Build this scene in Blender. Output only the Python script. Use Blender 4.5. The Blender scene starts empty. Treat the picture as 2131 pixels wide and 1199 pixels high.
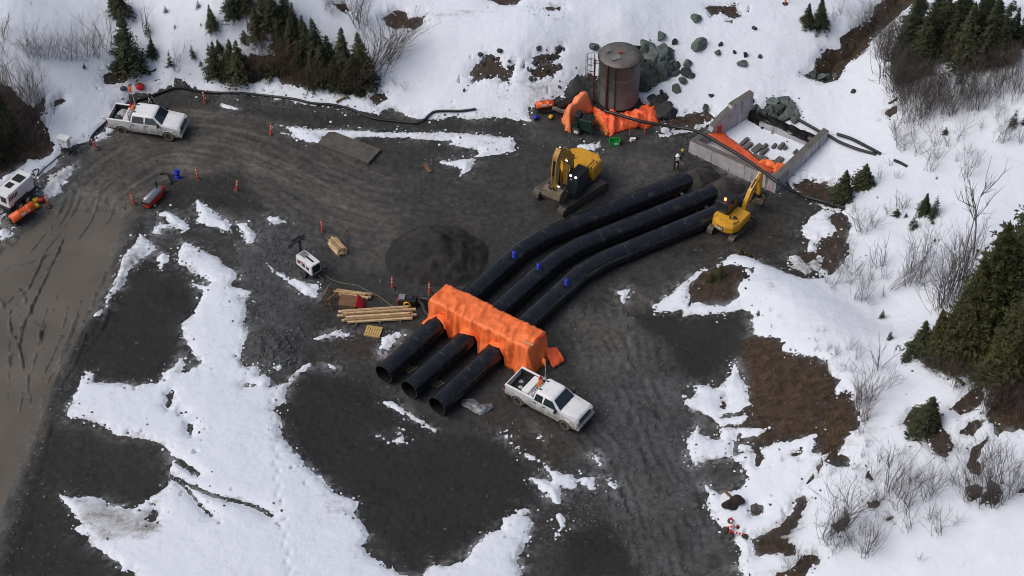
import bpy, bmesh, math, random
import numpy as np
from mathutils import Vector, Matrix
R = math.radians
random.seed(7)
SC = bpy.context.scene
COL = SC.collection
# ------------------------------------------------------------------ camera, world, sun, exposure
CAM_H, PITCH, FPX = 98.0, R(44.5), 4200.0
CAM = np.array([0.0, -CAM_H / math.tan(PITCH), CAM_H])
cam_d = bpy.data.cameras.new('camera'); cam = bpy.data.objects.new('camera', cam_d); COL.objects.link(cam)
cam.location = CAM; cam.rotation_euler = (math.pi / 2 - PITCH, 0, 0)
cam_d.sensor_width = 36; cam_d.lens = 36 * FPX / 2131; cam_d.clip_start = 1; cam_d.clip_end = 2000
SC.camera = cam
SC.render.resolution_x, SC.render.resolution_y = 1024, 576
W = bpy.data.worlds.new("World"); SC.world = W; W.use_nodes = True
nt = W.node_tree; bg = nt.nodes['Background']
sky = nt.nodes.new('ShaderNodeTexSky'); sky.sky_type = 'NISHITA'; sky.sun_disc = False
SUN_EL, SUN_AZ = R(52), R(-105)          # azimuth measured from +Y towards +X
sky.sun_elevation = SUN_EL; sky.sun_rotation = SUN_AZ
sky.air_density = 0.9; sky.dust_density = 5.0; sky.ozone_density = 0.7
nt.links.new(sky.outputs[0], bg.inputs[0]); bg.inputs[1].default_value = 0.09
sd = bpy.data.lights.new('sun', 'SUN'); sun = bpy.data.objects.new('sun', sd); COL.objects.link(sun)
sd.energy = 1.05; sd.angle = R(50); sd.color = (0.98, 0.99, 1.0)
_d = Vector((math.sin(SUN_AZ) * math.cos(SUN_EL), math.cos(SUN_AZ) * math.cos(SUN_EL), math.sin(SUN_EL)))
sun.rotation_euler = _d.to_track_quat('Z', 'Y').to_euler()
SC.view_settings.view_transform = 'Standard'; SC.view_settings.look = 'None'
SC.view_settings.exposure = 0.25; SC.view_settings.gamma = 1.0
SC.cycles.filter_width = 0.95
SC.cycles.max_bounces = 5; SC.cycles.diffuse_bounces = 3; SC.cycles.glossy_bounces = 2
SC.cycles.transparent_max_bounces = 4

# ------------------------------------------------------------------ photo geometry: pixel -> world
FWD = np.array([0, math.cos(PITCH), -math.sin(PITCH)]); UP = np.array([0, math.sin(PITCH), math.cos(PITCH)])
def ray(px, py):
    return FWD + np.array([1.0, 0, 0]) * ((px - 1065.5) / FPX) + UP * ((599.5 - py) / FPX)
def P(px, py, z=0.0):
    d = ray(px, py); t = (z - CAM_H) / d[2]
    return CAM + d * t

# ------------------------------------------------------------------ noise helpers
def _hash(ix, iy, s):
    h = (ix.astype(np.int64) * 374761393 + iy.astype(np.int64) * 668265263 + s * 974634777) & 0x7fffffff
    h = ((h ^ (h >> 13)) * 1274126177) & 0x7fffffff
    return ((h ^ (h >> 16)) & 0xffff) / 32767.5 - 1.0
def vnoise(x, y, s=0):
    ix = np.floor(x); iy = np.floor(y); fx = x - ix; fy = y - iy
    fx = fx * fx * (3 - 2 * fx); fy = fy * fy * (3 - 2 * fy)
    a = _hash(ix, iy, s); b = _hash(ix + 1, iy, s); c = _hash(ix, iy + 1, s); d = _hash(ix + 1, iy + 1, s)
    return (a * (1 - fx) + b * fx) * (1 - fy) + (c * (1 - fx) + d * fx) * fy
def fbm(x, y, scale, octv=3, s=0, gain=0.55):
    r = 0; a = 1.0; t = 0
    for k in range(octv):
        r = r + a * vnoise(x / scale + 13.7 * k, y / scale - 7.1 * k, s + k); t += a; a *= gain; scale *= 0.47
    return r / t

# ------------------------------------------------------------------ scene graph helpers
def tag(o, label=None, cat=None, group=None, kind=None):
    if label: o['label'] = label
    if cat: o['category'] = cat
    if group: o['group'] = group
    if kind: o['kind'] = kind
    return o
def empty(name, loc=(0, 0, 0), rz=0.0, label=None, cat=None, group=None, scale=1.0):
    o = bpy.data.objects.new(name, None); COL.objects.link(o)
    o.location = loc; o.rotation_euler = (0, 0, rz); o.scale = (scale,) * 3
    o.empty_display_size = 0.3
    return tag(o, label, cat, group)
def copy_tree(o, parent=None):
    c = o.copy(); COL.objects.link(c)
    if parent is not None: c.parent = parent
    for ch in list(o.children): copy_tree(ch, c)
    return c

class MB:
    """collects shapes and links them as one mesh object"""
    def __init__(s): s.v = []; s.f = []; s.sm = []
    def add(s, verts, faces, smooth=False):
        n = len(s.v); s.v.extend([tuple(map(float, p)) for p in verts])
        s.f.extend([tuple(i + n for i in f) for f in faces]); s.sm.extend([smooth] * len(faces)); return s
    def box(s, c, d, rz=0.0, ry=0.0, rx=0.0, taper=1.0):
        m = Matrix.Rotation(rz, 3, 'Z') @ Matrix.Rotation(ry, 3, 'Y') @ Matrix.Rotation(rx, 3, 'X')
        vs = []
        for z in (-.5, .5):
            k = taper if z > 0 else 1.0
            for x, y in ((-.5, -.5), (.5, -.5), (.5, .5), (-.5, .5)):
                vs.append(Vector(c) + m @ Vector((x * d[0] * k, y * d[1] * k, z * d[2])))
        return s.add(vs, [(3, 2, 1, 0), (4, 5, 6, 7), (0, 1, 5, 4), (1, 2, 6, 5), (2, 3, 7, 6), (3, 0, 4, 7)])
    def rbox(s, c, d, r=0.05, rz=0.0):
        """box with chamfered vertical and top edges"""
        x, y, z = d[0] / 2, d[1] / 2, d[2] / 2
        def ring(xx, yy, zz, rr):
            return [(xx - rr, -yy, zz), (xx, -yy + rr, zz), (xx, yy - rr, zz), (xx - rr, yy, zz),
                    (-xx + rr, yy, zz), (-xx, yy - rr, zz), (-xx, -yy + rr, zz), (-xx + rr, -yy, zz)]
        rings = [ring(x, y, -z, r), ring(x, y, z - r, r), ring(x - r * .7, y - r * .7, z, r)]
        m = Matrix.Rotation(rz, 3, 'Z'); vs = [Vector(c) + m @ Vector(p) for rg in rings for p in rg]
        fs = [tuple(range(7, -1, -1)), tuple(range(16, 24))]
        for k in range(2):
            for i in range(8):
                j = (i + 1) % 8; fs.append((k * 8 + i, k * 8 + j, k * 8 + 8 + j, k * 8 + 8 + i))
        return s.add(vs, fs)
    def prism(s, prof, y0, y1, rz=0.0, c=(0, 0, 0)):
        """profile in x,z extruded along y"""
        n = len(prof); m = Matrix.Rotation(rz, 3, 'Z')
        vs = [Vector(c) + m @ Vector((p[0], y0, p[1])) for p in prof] + [Vector(c) + m @ Vector((p[0], y1, p[1])) for p in prof]
        fs = [tuple(range(n)), tuple(range(2 * n - 1, n - 1, -1))]
        fs += [(i, n + i, n + (i + 1) % n, (i + 1) % n) for i in range(n)]
        return s.add(vs, fs)
    def loft(s, rings, smooth=True, cap=True, closed=True):
        n = len(rings[0]); vs = [p for r in rings for p in r]; fs = []
        for k in range(len(rings) - 1):
            for i in range(n if closed else n - 1):
                j = (i + 1) % n; fs.append((k * n + i, k * n + j, (k + 1) * n + j, (k + 1) * n + i))
        s.add(vs, fs, smooth)
        if cap:
            s.add(rings[0], [tuple(range(n - 1, -1, -1))]); s.add(rings[-1], [tuple(range(n))])
        return s
    def tube(s, pts, r, n=8, cap=True, smooth=True, wob=None):
        pts = [Vector(p) for p in pts]; rings = []
        rr = r if hasattr(r, '__len__') else [r] * len(pts)
        prev = None
        for i, p in enumerate(pts):
            t = (pts[min(i + 1, len(pts) - 1)] - pts[max(i - 1, 0)])
            if t.length < 1e-9: t = Vector((0, 0, 1))
            t.normalize()
            if prev is None:
                a = Vector((0, 0, 1)) if abs(t.z) < .9 else Vector((1, 0, 0))
                u = t.cross(a).normalized()
            else:
                u = (prev - t * prev.dot(t))
                u = u.normalized() if u.length > 1e-6 else t.orthogonal().normalized()
            prev = u; w = t.cross(u)
            rings.append([p + (u * math.cos(2 * math.pi * k / n) + w * math.sin(2 * math.pi * k / n)) * rr[i] for k in range(n)])
        return s.loft(rings, smooth, cap)
    def cyl(s, p0, p1, r, n=12, r1=None, smooth=True):
        return s.tube([p0, p1], [r, r if r1 is None else r1], n, True, smooth)
    def lathe(s, prof, c=(0, 0, 0), n=24, axis='Z', smooth=True, rz=0.0):
        rings = []
        m = Matrix.Rotation(rz, 3, 'Z')
        for r, h in prof:
            rg = []
            for k in range(n):
                a = 2 * math.pi * k / n; x, y = r * math.cos(a), r * math.sin(a)
                v = Vector((x, y, h)) if axis == 'Z' else (Vector((x, h, y)) if axis == 'Y' else Vector((h, x, y)))
                rg.append(Vector(c) + m @ v)
            rings.append(rg)
        return s.loft(rings, smooth, True)
    def build(s, name, m, parent=None, label=None):
        me = bpy.data.meshes.new(name); me.from_pydata(s.v, [], s.f); me.update()
        me.polygons.foreach_set('use_smooth', s.sm)
        if m is not None: me.materials.append(m)
        o = bpy.data.objects.new(name, me); COL.objects.link(o)
        if parent is not None: o.parent = parent
        if label: o['label'] = label
        return o
def catmull(pts, step=0.3):
    pts = [Vector(p) for p in pts]; out = []
    for i in range(len(pts) - 1):
        p0 = pts[max(i - 1, 0)]; p1 = pts[i]; p2 = pts[i + 1]; p3 = pts[min(i + 2, len(pts) - 1)]
        n = max(2, int((p2 - p1).length / step))
        for k in range(n):
            t = k / n
            out.append(0.5 * ((2 * p1) + (p2 - p0) * t + (2 * p0 - 5 * p1 + 4 * p2 - p3) * t * t + (3 * p1 - p0 - 3 * p2 + p3) * t ** 3))
    out.append(pts[-1]); return out

# ------------------------------------------------------------------ materials
def srgb(r, g, b):
    f = lambda c: (c / 255 / 12.92) if c / 255 <= .04045 else ((c / 255 + .055) / 1.055) ** 2.4
    return (f(r), f(g), f(b), 1)
MATS = {}
def mat(name, col, rough=0.6, metal=0.0, var=0.25, scale=6.0, dirt=None, dirt_amt=0.0, bump=0.0, bscale=30.0, emit=0.0, spec=0.5, coat=0.0, dscale=2.5, dlow=None, crease=0.0, orand=0.0):
    """principled with object-space colour variation, dirt patches (more of it low down when dlow=(z0,z1)) and fine bump"""
    if name in MATS: return MATS[name]
    m = bpy.data.materials.new(name); m.use_nodes = True; t = m.node_tree; b = t.nodes['Principled BSDF']
    N = t.nodes.new; L = t.links.new
    tc = N('ShaderNodeTexCoord')
    nz = N('ShaderNodeTexNoise'); nz.inputs['Scale'].default_value = scale; nz.inputs['Detail'].default_value = 5
    L(tc.outputs['Object'], nz.inputs['Vector'])
    cr = N('ShaderNodeValToRGB'); c = col
    lo = tuple(max(0, v * (1 - var)) for v in c[:3]) + (1,); hi = tuple(min(1, v * (1 + var)) for v in c[:3]) + (1,)
    cr.color_ramp.elements[0].position = .3; cr.color_ramp.elements[1].position = .7
    cr.color_ramp.elements[0].color = lo; cr.color_ramp.elements[1].color = hi
    L(nz.outputs['Fac'], cr.inputs['Fac']); out = cr.outputs['Color']
    if dirt is not None:
        n2 = N('ShaderNodeTexNoise'); n2.inputs['Scale'].default_value = dscale; n2.inputs['Detail'].default_value = 7; n2.inputs['Roughness'].default_value = .7
        L(tc.outputs['Object'], n2.inputs['Vector']); fac = n2.outputs['Fac']
        if dlow:
            sp = N('ShaderNodeSeparateXYZ'); L(tc.outputs['Object'], sp.inputs[0])
            mr = N('ShaderNodeMapRange'); mr.inputs['From Min'].default_value = dlow[1]; mr.inputs['From Max'].default_value = dlow[0]
            mr.inputs['To Min'].default_value = -.25; mr.inputs['To Max'].default_value = .3
            L(sp.outputs['Z'], mr.inputs['Value'])
            ad = N('ShaderNodeMath'); ad.operation = 'ADD'; L(fac, ad.inputs[0]); L(mr.outputs[0], ad.inputs[1]); fac = ad.outputs[0]
        r2 = N('ShaderNodeValToRGB'); r2.color_ramp.elements[0].position = .62 - .3 * dirt_amt; r2.color_ramp.elements[1].position = .72
        L(fac, r2.inputs['Fac'])
        mx = N('ShaderNodeMix'); mx.data_type = 'RGBA'; L(r2.outputs['Color'], mx.inputs['Factor']); L(out, mx.inputs['A']); mx.inputs['B'].default_value = dirt
        out = mx.outputs['Result']
    if orand > 0:       # every object its own tone
        oi = N('ShaderNodeObjectInfo'); ro = N('ShaderNodeMapRange'); ro.inputs['To Min'].default_value = 1-orand; ro.inputs['To Max'].default_value = 1+orand; L(oi.outputs['Random'], ro.inputs['Value'])
        sc_ = N('ShaderNodeVectorMath'); sc_.operation = 'SCALE'; L(out, sc_.inputs[0]); L(ro.outputs[0], sc_.inputs['Scale']); out = sc_.outputs['Vector']
    L(out, b.inputs['Base Color'])
    b.inputs['Roughness'].default_value = rough; b.inputs['Metallic'].default_value = metal
    b.inputs['Specular IOR Level'].default_value = spec; b.inputs['Coat Weight'].default_value = coat
    if crease > 0:      # sharp cloth folds: warped cell edges, coarse and fine
        wn = N('ShaderNodeTexNoise'); wn.inputs['Scale'].default_value = 1.3; wn.inputs['Detail'].default_value = 3; L(tc.outputs['Object'], wn.inputs['Vector'])
        wm = N('ShaderNodeMix'); wm.data_type = 'VECTOR'; wm.inputs['Factor'].default_value = .6; L(tc.outputs['Object'], wm.inputs['A']); L(wn.outputs['Color'], wm.inputs['B'])
        hs = []
        for sc_, w_ in ((.95, 1.0), (2.6, .4)):
            vo = N('ShaderNodeTexVoronoi'); vo.feature = 'DISTANCE_TO_EDGE'; vo.inputs['Scale'].default_value = sc_; L(wm.outputs['Result'], vo.inputs['Vector'])
            mr = N('ShaderNodeMapRange'); mr.inputs['From Max'].default_value = .16; mr.inputs['To Max'].default_value = w_; L(vo.outputs['Distance'], mr.inputs['Value']); hs.append(mr.outputs[0])
        ad = N('ShaderNodeMath'); ad.operation = 'ADD'; L(hs[0], ad.inputs[0]); L(hs[1], ad.inputs[1])
        bp = N('ShaderNodeBump'); bp.inputs['Strength'].default_value = crease; bp.inputs['Distance'].default_value = .07; L(ad.outputs[0], bp.inputs['Height']); L(bp.outputs[0], b.inputs['Normal'])
    elif bump > 0:
        n3 = N('ShaderNodeTexNoise'); n3.inputs['Scale'].default_value = bscale; n3.inputs['Detail'].default_value = 4
        L(tc.outputs['Object'], n3.inputs['Vector'])
        bp = N('ShaderNodeBump'); bp.inputs['Strength'].default_value = bump; bp.inputs['Distance'].default_value = .03
        L(n3.outputs['Fac'], bp.inputs['Height']); L(bp.outputs[0], b.inputs['Normal'])
    if emit > 0:
        b.inputs['Emission Color'].default_value = col; b.inputs['Emission Strength'].default_value = emit
    MATS[name] = m; return m
# ================================================================== TERRAIN
# control heights: (photo x, photo y, height in m)
CTRL = [(600,300,0),(300,330,0),(800,400,0),(1000,500,0),(1250,450,0),(1450,520,0),(1300,700,0),(1100,850,0),(900,950,0),(700,700,0),
 (600,560,.1),(1400,330,0),(1100,280,0),(850,262,0),(480,260,0),(700,235,.1),(1000,650,0),(1000,420,0),(1200,600,0),(430,420,.1),
 (150,560,-.45),(60,640,-.45),(40,800,-.5),(0,1000,-.5),(-60,700,-.4),(100,480,-.25),(230,460,-.25),(200,500,-.4),(20,540,-.35),(230,380,-.1),
 (100,820,.15),(60,1000,.1),(170,700,.2),(250,560,.25),(30,1199,0),(280,470,.15),
 (280,680,.15),(250,960,.1),(160,1150,-.1),(450,950,.35),(420,700,.3),(600,1050,.3),(800,1000,0),(1000,1150,.15),(700,850,.1),(500,1180,.2),
 (1250,950,-.05),(1350,1000,-.1),(1420,1199,-.4),(1200,1150,0),(1400,800,.15),(1350,900,-.1),
 (1400,630,.2),(1490,590,1.5),(1540,535,1.7),(1600,580,2.0),(1650,620,2.5),(1750,690,3.0),(1850,760,3.4),(1480,700,.4),(1725,600,1.2),(1790,645,1.6),(1860,690,2.3),(1690,570,.6),
 (1700,480,.5),(1640,540,.2),(1760,520,1.3),(1680,560,.9),(1800,450,1.6),(1900,500,2.4),(1900,300,2.2),(2000,420,3.4),(2100,250,4.6),(2131,500,4.2),
 (1680,395,.05),(1730,320,.2),(1690,350,.05),(1820,330,1.3),(1600,210,.8),(1560,180,1.0),(1680,240,.8),
 (1690,160,.9),(1740,140,.5),(1820,60,1.6),(1870,10,2.6),(1700,80,2.6),(1760,30,3.2),(1830,130,2.6),(1900,60,4.2),(1980,100,5.2),(2080,60,6.6),(2200,120,7.0),(1850,200,2.6),(1960,200,4.0),
 (1450,200,.4),(1480,120,1.6),(1520,40,3.0),(1400,60,2.6),(1340,190,.25),(1350,120,1.7),(1430,250,.1),(1230,150,1.0),(1200,120,2.2),(1285,205,.15),(1240,215,.1),(1300,230,.05),
 (1150,190,1.0),(1050,170,1.6),(1060,110,3.0),(1100,60,3.9),(1150,15,4.2),(950,110,2.6),(900,180,1.0),(850,130,1.8),(950,45,3.6),(880,60,3.0),(800,20,3.2),(1000,-10,3.6),(1300,40,3.8),
 (860,215,.2),(960,225,.4),(1060,235,.3),
 (200,150,1.6),(120,80,4.0),(30,10,6.0),(350,80,3.6),(450,30,5.0),(560,20,5.4),(650,100,2.6),(700,60,3.4),(740,160,1.0),(560,120,2.0),(450,120,1.8),(330,150,.6),(540,175,.35),(420,172,.25),
 (270,185,.4),(200,235,.9),(150,280,.35),(60,220,2.4),(20,280,1.6),(30,180,3.2),(100,340,.1),(30,340,.6),(60,390,-.1),(0,300,1.5),
 (1560,800,.5),(1520,760,.3),(1660,800,2.2),(1760,830,3.2),(1640,705,2.3),(1570,720,1.1),(1545,670,.4),(1450,860,.1),(1540,900,.5),(1520,985,.4),(1620,940,1.2),(1720,960,2.2),
 (1900,700,4.2),(2000,740,5.2),(2100,800,6.4),(1950,900,5.0),(1850,880,3.8),(1900,1000,4.0),(2100,1000,5.6),(1750,1060,2.2),(1620,1080,.7),(1520,1080,-.1),(1580,1170,.1),(1700,1170,1.4),(1900,1150,3.0),(2131,1150,4.5),(2200,900,7.0),
 (2080,650,5.2),(2131,700,6.0),(1950,600,3.4)]
_c = np.array([list(P(a, b, z)) for a, b, z in CTRL])
# far anchors so that the land outside the photo stays calm
_far = np.array([(-70,-20,-.4),(-70,20,5),(-60,55,8),(0,60,6),(40,60,6),(75,40,9),(75,0,7),(70,-45,6),(20,-50,-.6),(-20,-50,0),(-60,-50,-.5),(-120,0,2),(120,0,9),(0,120,8),(0,-120,0)])
_c = np.vstack([_c, _far])
def _k(r): return r ** 1.5
_n = len(_c); _r = np.sqrt(((_c[:, None, :2] - _c[None, :, :2]) ** 2).sum(-1))
_A = np.zeros((_n + 3, _n + 3)); _A[:_n, :_n] = _k(_r) + np.eye(_n) * -1.6
_A[:_n, _n] = 1; _A[:_n, _n + 1] = _c[:, 0]; _A[:_n, _n + 2] = _c[:, 1]; _A[_n:, :_n] = _A[:_n, _n:].T
_w = np.linalg.solve(_A, np.concatenate([_c[:, 2], [0, 0, 0]]))
def h0(x, y):
    x = np.asarray(x, float); y = np.asarray(y, float); sh = x.shape; q = np.stack([x.ravel(), y.ravel()], 1); o = np.zeros(len(q))
    for i in range(0, len(q), 20000):
        r2 = ((q[i:i + 20000, None, :] - _c[None, :, :2]) ** 2).sum(-1)
        o[i:i + 20000] = (r2 ** .75) @ _w[:_n] + _w[_n] + q[i:i + 20000] @ _w[_n + 1:]
    return o.reshape(sh)
# grid: fine where the photo looks, widening outwards
def axis(lo, hi, step, far):
    a = list(np.arange(lo, hi + 1e-6, step)); d = step; out = []
    x = hi
    while x < far: d *= 1.35; x += d; out.append(x)
    x = lo; d = step; pre = []
    while x > -far: d *= 1.35; x -= d; pre.append(x)
    return np.array(pre[::-1] + a + out)
STEP = 0.105
GX = axis(-44, 44, STEP, 160); GY = axis(-27, 37, STEP, 160)
XX, YY = np.meshgrid(GX, GY)                       # rows: y
# coarse evaluation then bicubic-ish interpolation is enough for the smooth base
def coarse_eval():
    ax = np.concatenate([np.arange(-180, -46, 6.), np.arange(-46, 46.1, .8), np.arange(52, 181, 6.)])
    ay = np.concatenate([np.arange(-180, -30, 6.), np.arange(-30, 40.1, .8), np.arange(46, 181, 6.)])
    X, Y = np.meshgrid(ax, ay); Z = h0(X, Y); return ax, ay, Z
AX, AY, AZ = coarse_eval()
# soften the coarse grid a touch so that bilinear facets never show
def bil(ax, ay, Z, x, y):
    i = np.clip(np.searchsorted(ax, x) - 1, 0, len(ax) - 2); j = np.clip(np.searchsorted(ay, y) - 1, 0, len(ay) - 2)
    fx = np.clip((x - ax[i]) / (ax[i + 1] - ax[i]), 0, 1); fy = np.clip((y - ay[j]) / (ay[j + 1] - ay[j]), 0, 1)
    return (Z[j, i] * (1 - fx) + Z[j, i + 1] * fx) * (1 - fy) + (Z[j + 1, i] * (1 - fx) + Z[j + 1, i + 1] * fx) * fy
def base_z(x, y): return bil(AX, AY, AZ, np.asarray(x, float), np.asarray(y, float))
def hit(px, py, zf, dz=0.0):
    d = ray(px, py); t0 = (9.5 - CAM_H) / d[2]; t1 = (-2.5 - CAM_H) / d[2]
    ts = np.linspace(t0, t1, 60); q = CAM[:, None] + d[:, None] * ts
    g = q[2] - (zf(q[0], q[1]) + dz); k = np.argmax(g < 0)
    if g[k] >= 0: k = len(ts) - 1
    if k == 0: return q[:, 0]
    a, b = ts[k - 1], ts[k]
    for _ in range(14):
        m = (a + b) / 2; p = CAM + d * m
        if p[2] - (float(zf(p[0], p[1])) + dz) < 0: b = m
        else: a = m
    return CAM + d * b
def UP_(poly, dz=0.12): return np.array([hit(a, b, base_z, dz)[:2] for a, b in poly])

def sdf(poly, x, y, big=2.0):
    """signed distance (positive inside), limited to +-big"""
    lo = poly.min(0) - big; hi = poly.max(0) + big
    out = np.full(x.shape, -big); m = (x > lo[0]) & (x < hi[0]) & (y > lo[1]) & (y < hi[1])
    qx = x[m]; qy = y[m]; d2 = np.full(qx.shape, big * big); ins = np.zeros(qx.shape, bool)
    n = len(poly)
    for i in range(n):
        a = poly[i]; b = poly[(i + 1) % n]; e = b - a; L2 = (e ** 2).sum() + 1e-12
        lo_ = np.minimum(a, b) - big; hi_ = np.maximum(a, b) + big
        k = (qx > lo_[0]) & (qx < hi_[0]) & (qy > lo_[1]) & (qy < hi_[1])
        if k.any():
            t = np.clip(((qx[k] - a[0]) * e[0] + (qy[k] - a[1]) * e[1]) / L2, 0, 1)
            d2[k] = np.minimum(d2[k], (qx[k] - a[0] - t * e[0]) ** 2 + (qy[k] - a[1] - t * e[1]) ** 2)
        c = ((a[1] > qy) != (b[1] > qy))
        if c.any(): ins ^= c & (qx < (b[0] - a[0]) * (qy - a[1]) / (b[1] - a[1] + 1e-12) + a[0])
    d = np.sqrt(d2); out[m] = np.where(ins, d, -d); return out
def line_d(pts, x, y, big=4.0):
    out = np.full(x.shape, big)
    for a, b in zip(pts[:-1], pts[1:]):
        lo_ = np.minimum(a, b) - big; hi_ = np.maximum(a, b) + big
        k = (x > lo_[0]) & (x < hi_[0]) & (y > lo_[1]) & (y < hi_[1])
        if not k.any(): continue
        e = b - a; L2 = (e ** 2).sum() + 1e-12
        t = np.clip(((x[k] - a[0]) * e[0] + (y[k] - a[1]) * e[1]) / L2, 0, 1)
        out[k] = np.minimum(out[k], np.hypot(x[k] - a[0] - t * e[0], y[k] - a[1] - t * e[1]))
    return out
def sstep(v, a, b):
    t = np.clip((v - a) / (b - a), 0, 1); return t * t * (3 - 2 * t)

# ---- outlines traced on the photograph, dropped onto the land
YARD = [(-250,460),(0,470),(10,440),(0,400),(30,372),(55,372),(80,367),(108,347),(122,328),(125,310),(150,300),(175,295),(195,285),(205,270),(225,250),(240,235),(243,220),(262,214),(268,197),(285,190),(305,195),(330,190),(345,183),(362,172),(363,160),(378,162),(392,172),(402,182),(425,188),(443,192),(500,193),(557,200),(613,210),(653,218),(700,220),(733,228),(777,235),(787,237),(792,230),(810,224),(830,230),(843,238),(867,247),(883,245),(897,247),(913,245),(943,240),(967,245),(987,247),(1010,243),(1047,245),(1073,248),(1100,252),(1110,253),(1098,233),(1113,220),(1130,210),(1153,203),(1173,197),(1178,187),(1187,167),(1200,155),(1213,152),(1225,152),(1240,160),(1245,180),(1300,200),(1330,205),(1350,215),(1370,225),(1385,245),(1380,262),(1370,285),(1400,280),(1440,270),(1465,262),(1480,255),(1445,312),(1520,352),(1617,392),(1637,377),(1660,400),(1677,413),(1690,420),(1715,430),(1757,443),(1773,467),(1763,500),(1770,527),(1753,547),(1730,570),(1703,577),(1673,577),(1640,567),(1593,547),(1553,530),(1540,523),(1513,533),(1490,553),(1463,558),(1450,563),(1407,597),(1403,603),(1357,637),(1360,645),(1390,647),(1420,643),(1423,657),(1450,650),(1473,653),(1507,650),(1547,643),(1557,647),(1570,653),(1563,677),(1567,692),(1587,700),(1603,700),(1623,705),(1630,730),(1650,730),(1673,738),(1703,742),(1720,753),(1730,777),(1743,783),(1747,797),(1737,807),(1743,820),(1763,810),(1773,823),(1777,837),(1790,860),(1790,887),(1767,897),(1753,927),(1747,940),(1770,950),(1767,967),(1740,970),(1717,960),(1723,943),(1693,940),(1693,920),(1707,897),(1690,903),(1640,917),(1623,915),(1590,927),(1573,933),(1527,945),(1568,927),(1530,922),(1523,912),(1580,906),(1597,890),(1573,887),(1500,886),(1550,876),(1567,862),(1498,866),(1540,853),(1560,838),(1557,807),(1540,780),(1530,760),(1533,745),(1520,777),(1503,797),(1490,807),(1473,800),(1444,797),(1450,820),(1425,832),(1433,847),(1473,863),(1497,883),(1500,913),(1487,915),(1460,900),(1450,877),(1443,897),(1427,912),(1433,943),(1448,966),(1471,957),(1513,947),(1544,962),(1555,989),(1544,1012),(1498,1025),(1479,1016),(1465,1004),(1475,1031),(1470,1045),(1482,1077),(1509,1104),(1532,1123),(1547,1146),(1536,1161),(1536,1184),(1555,1199),(1560,1330),(-250,1330)]
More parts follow.
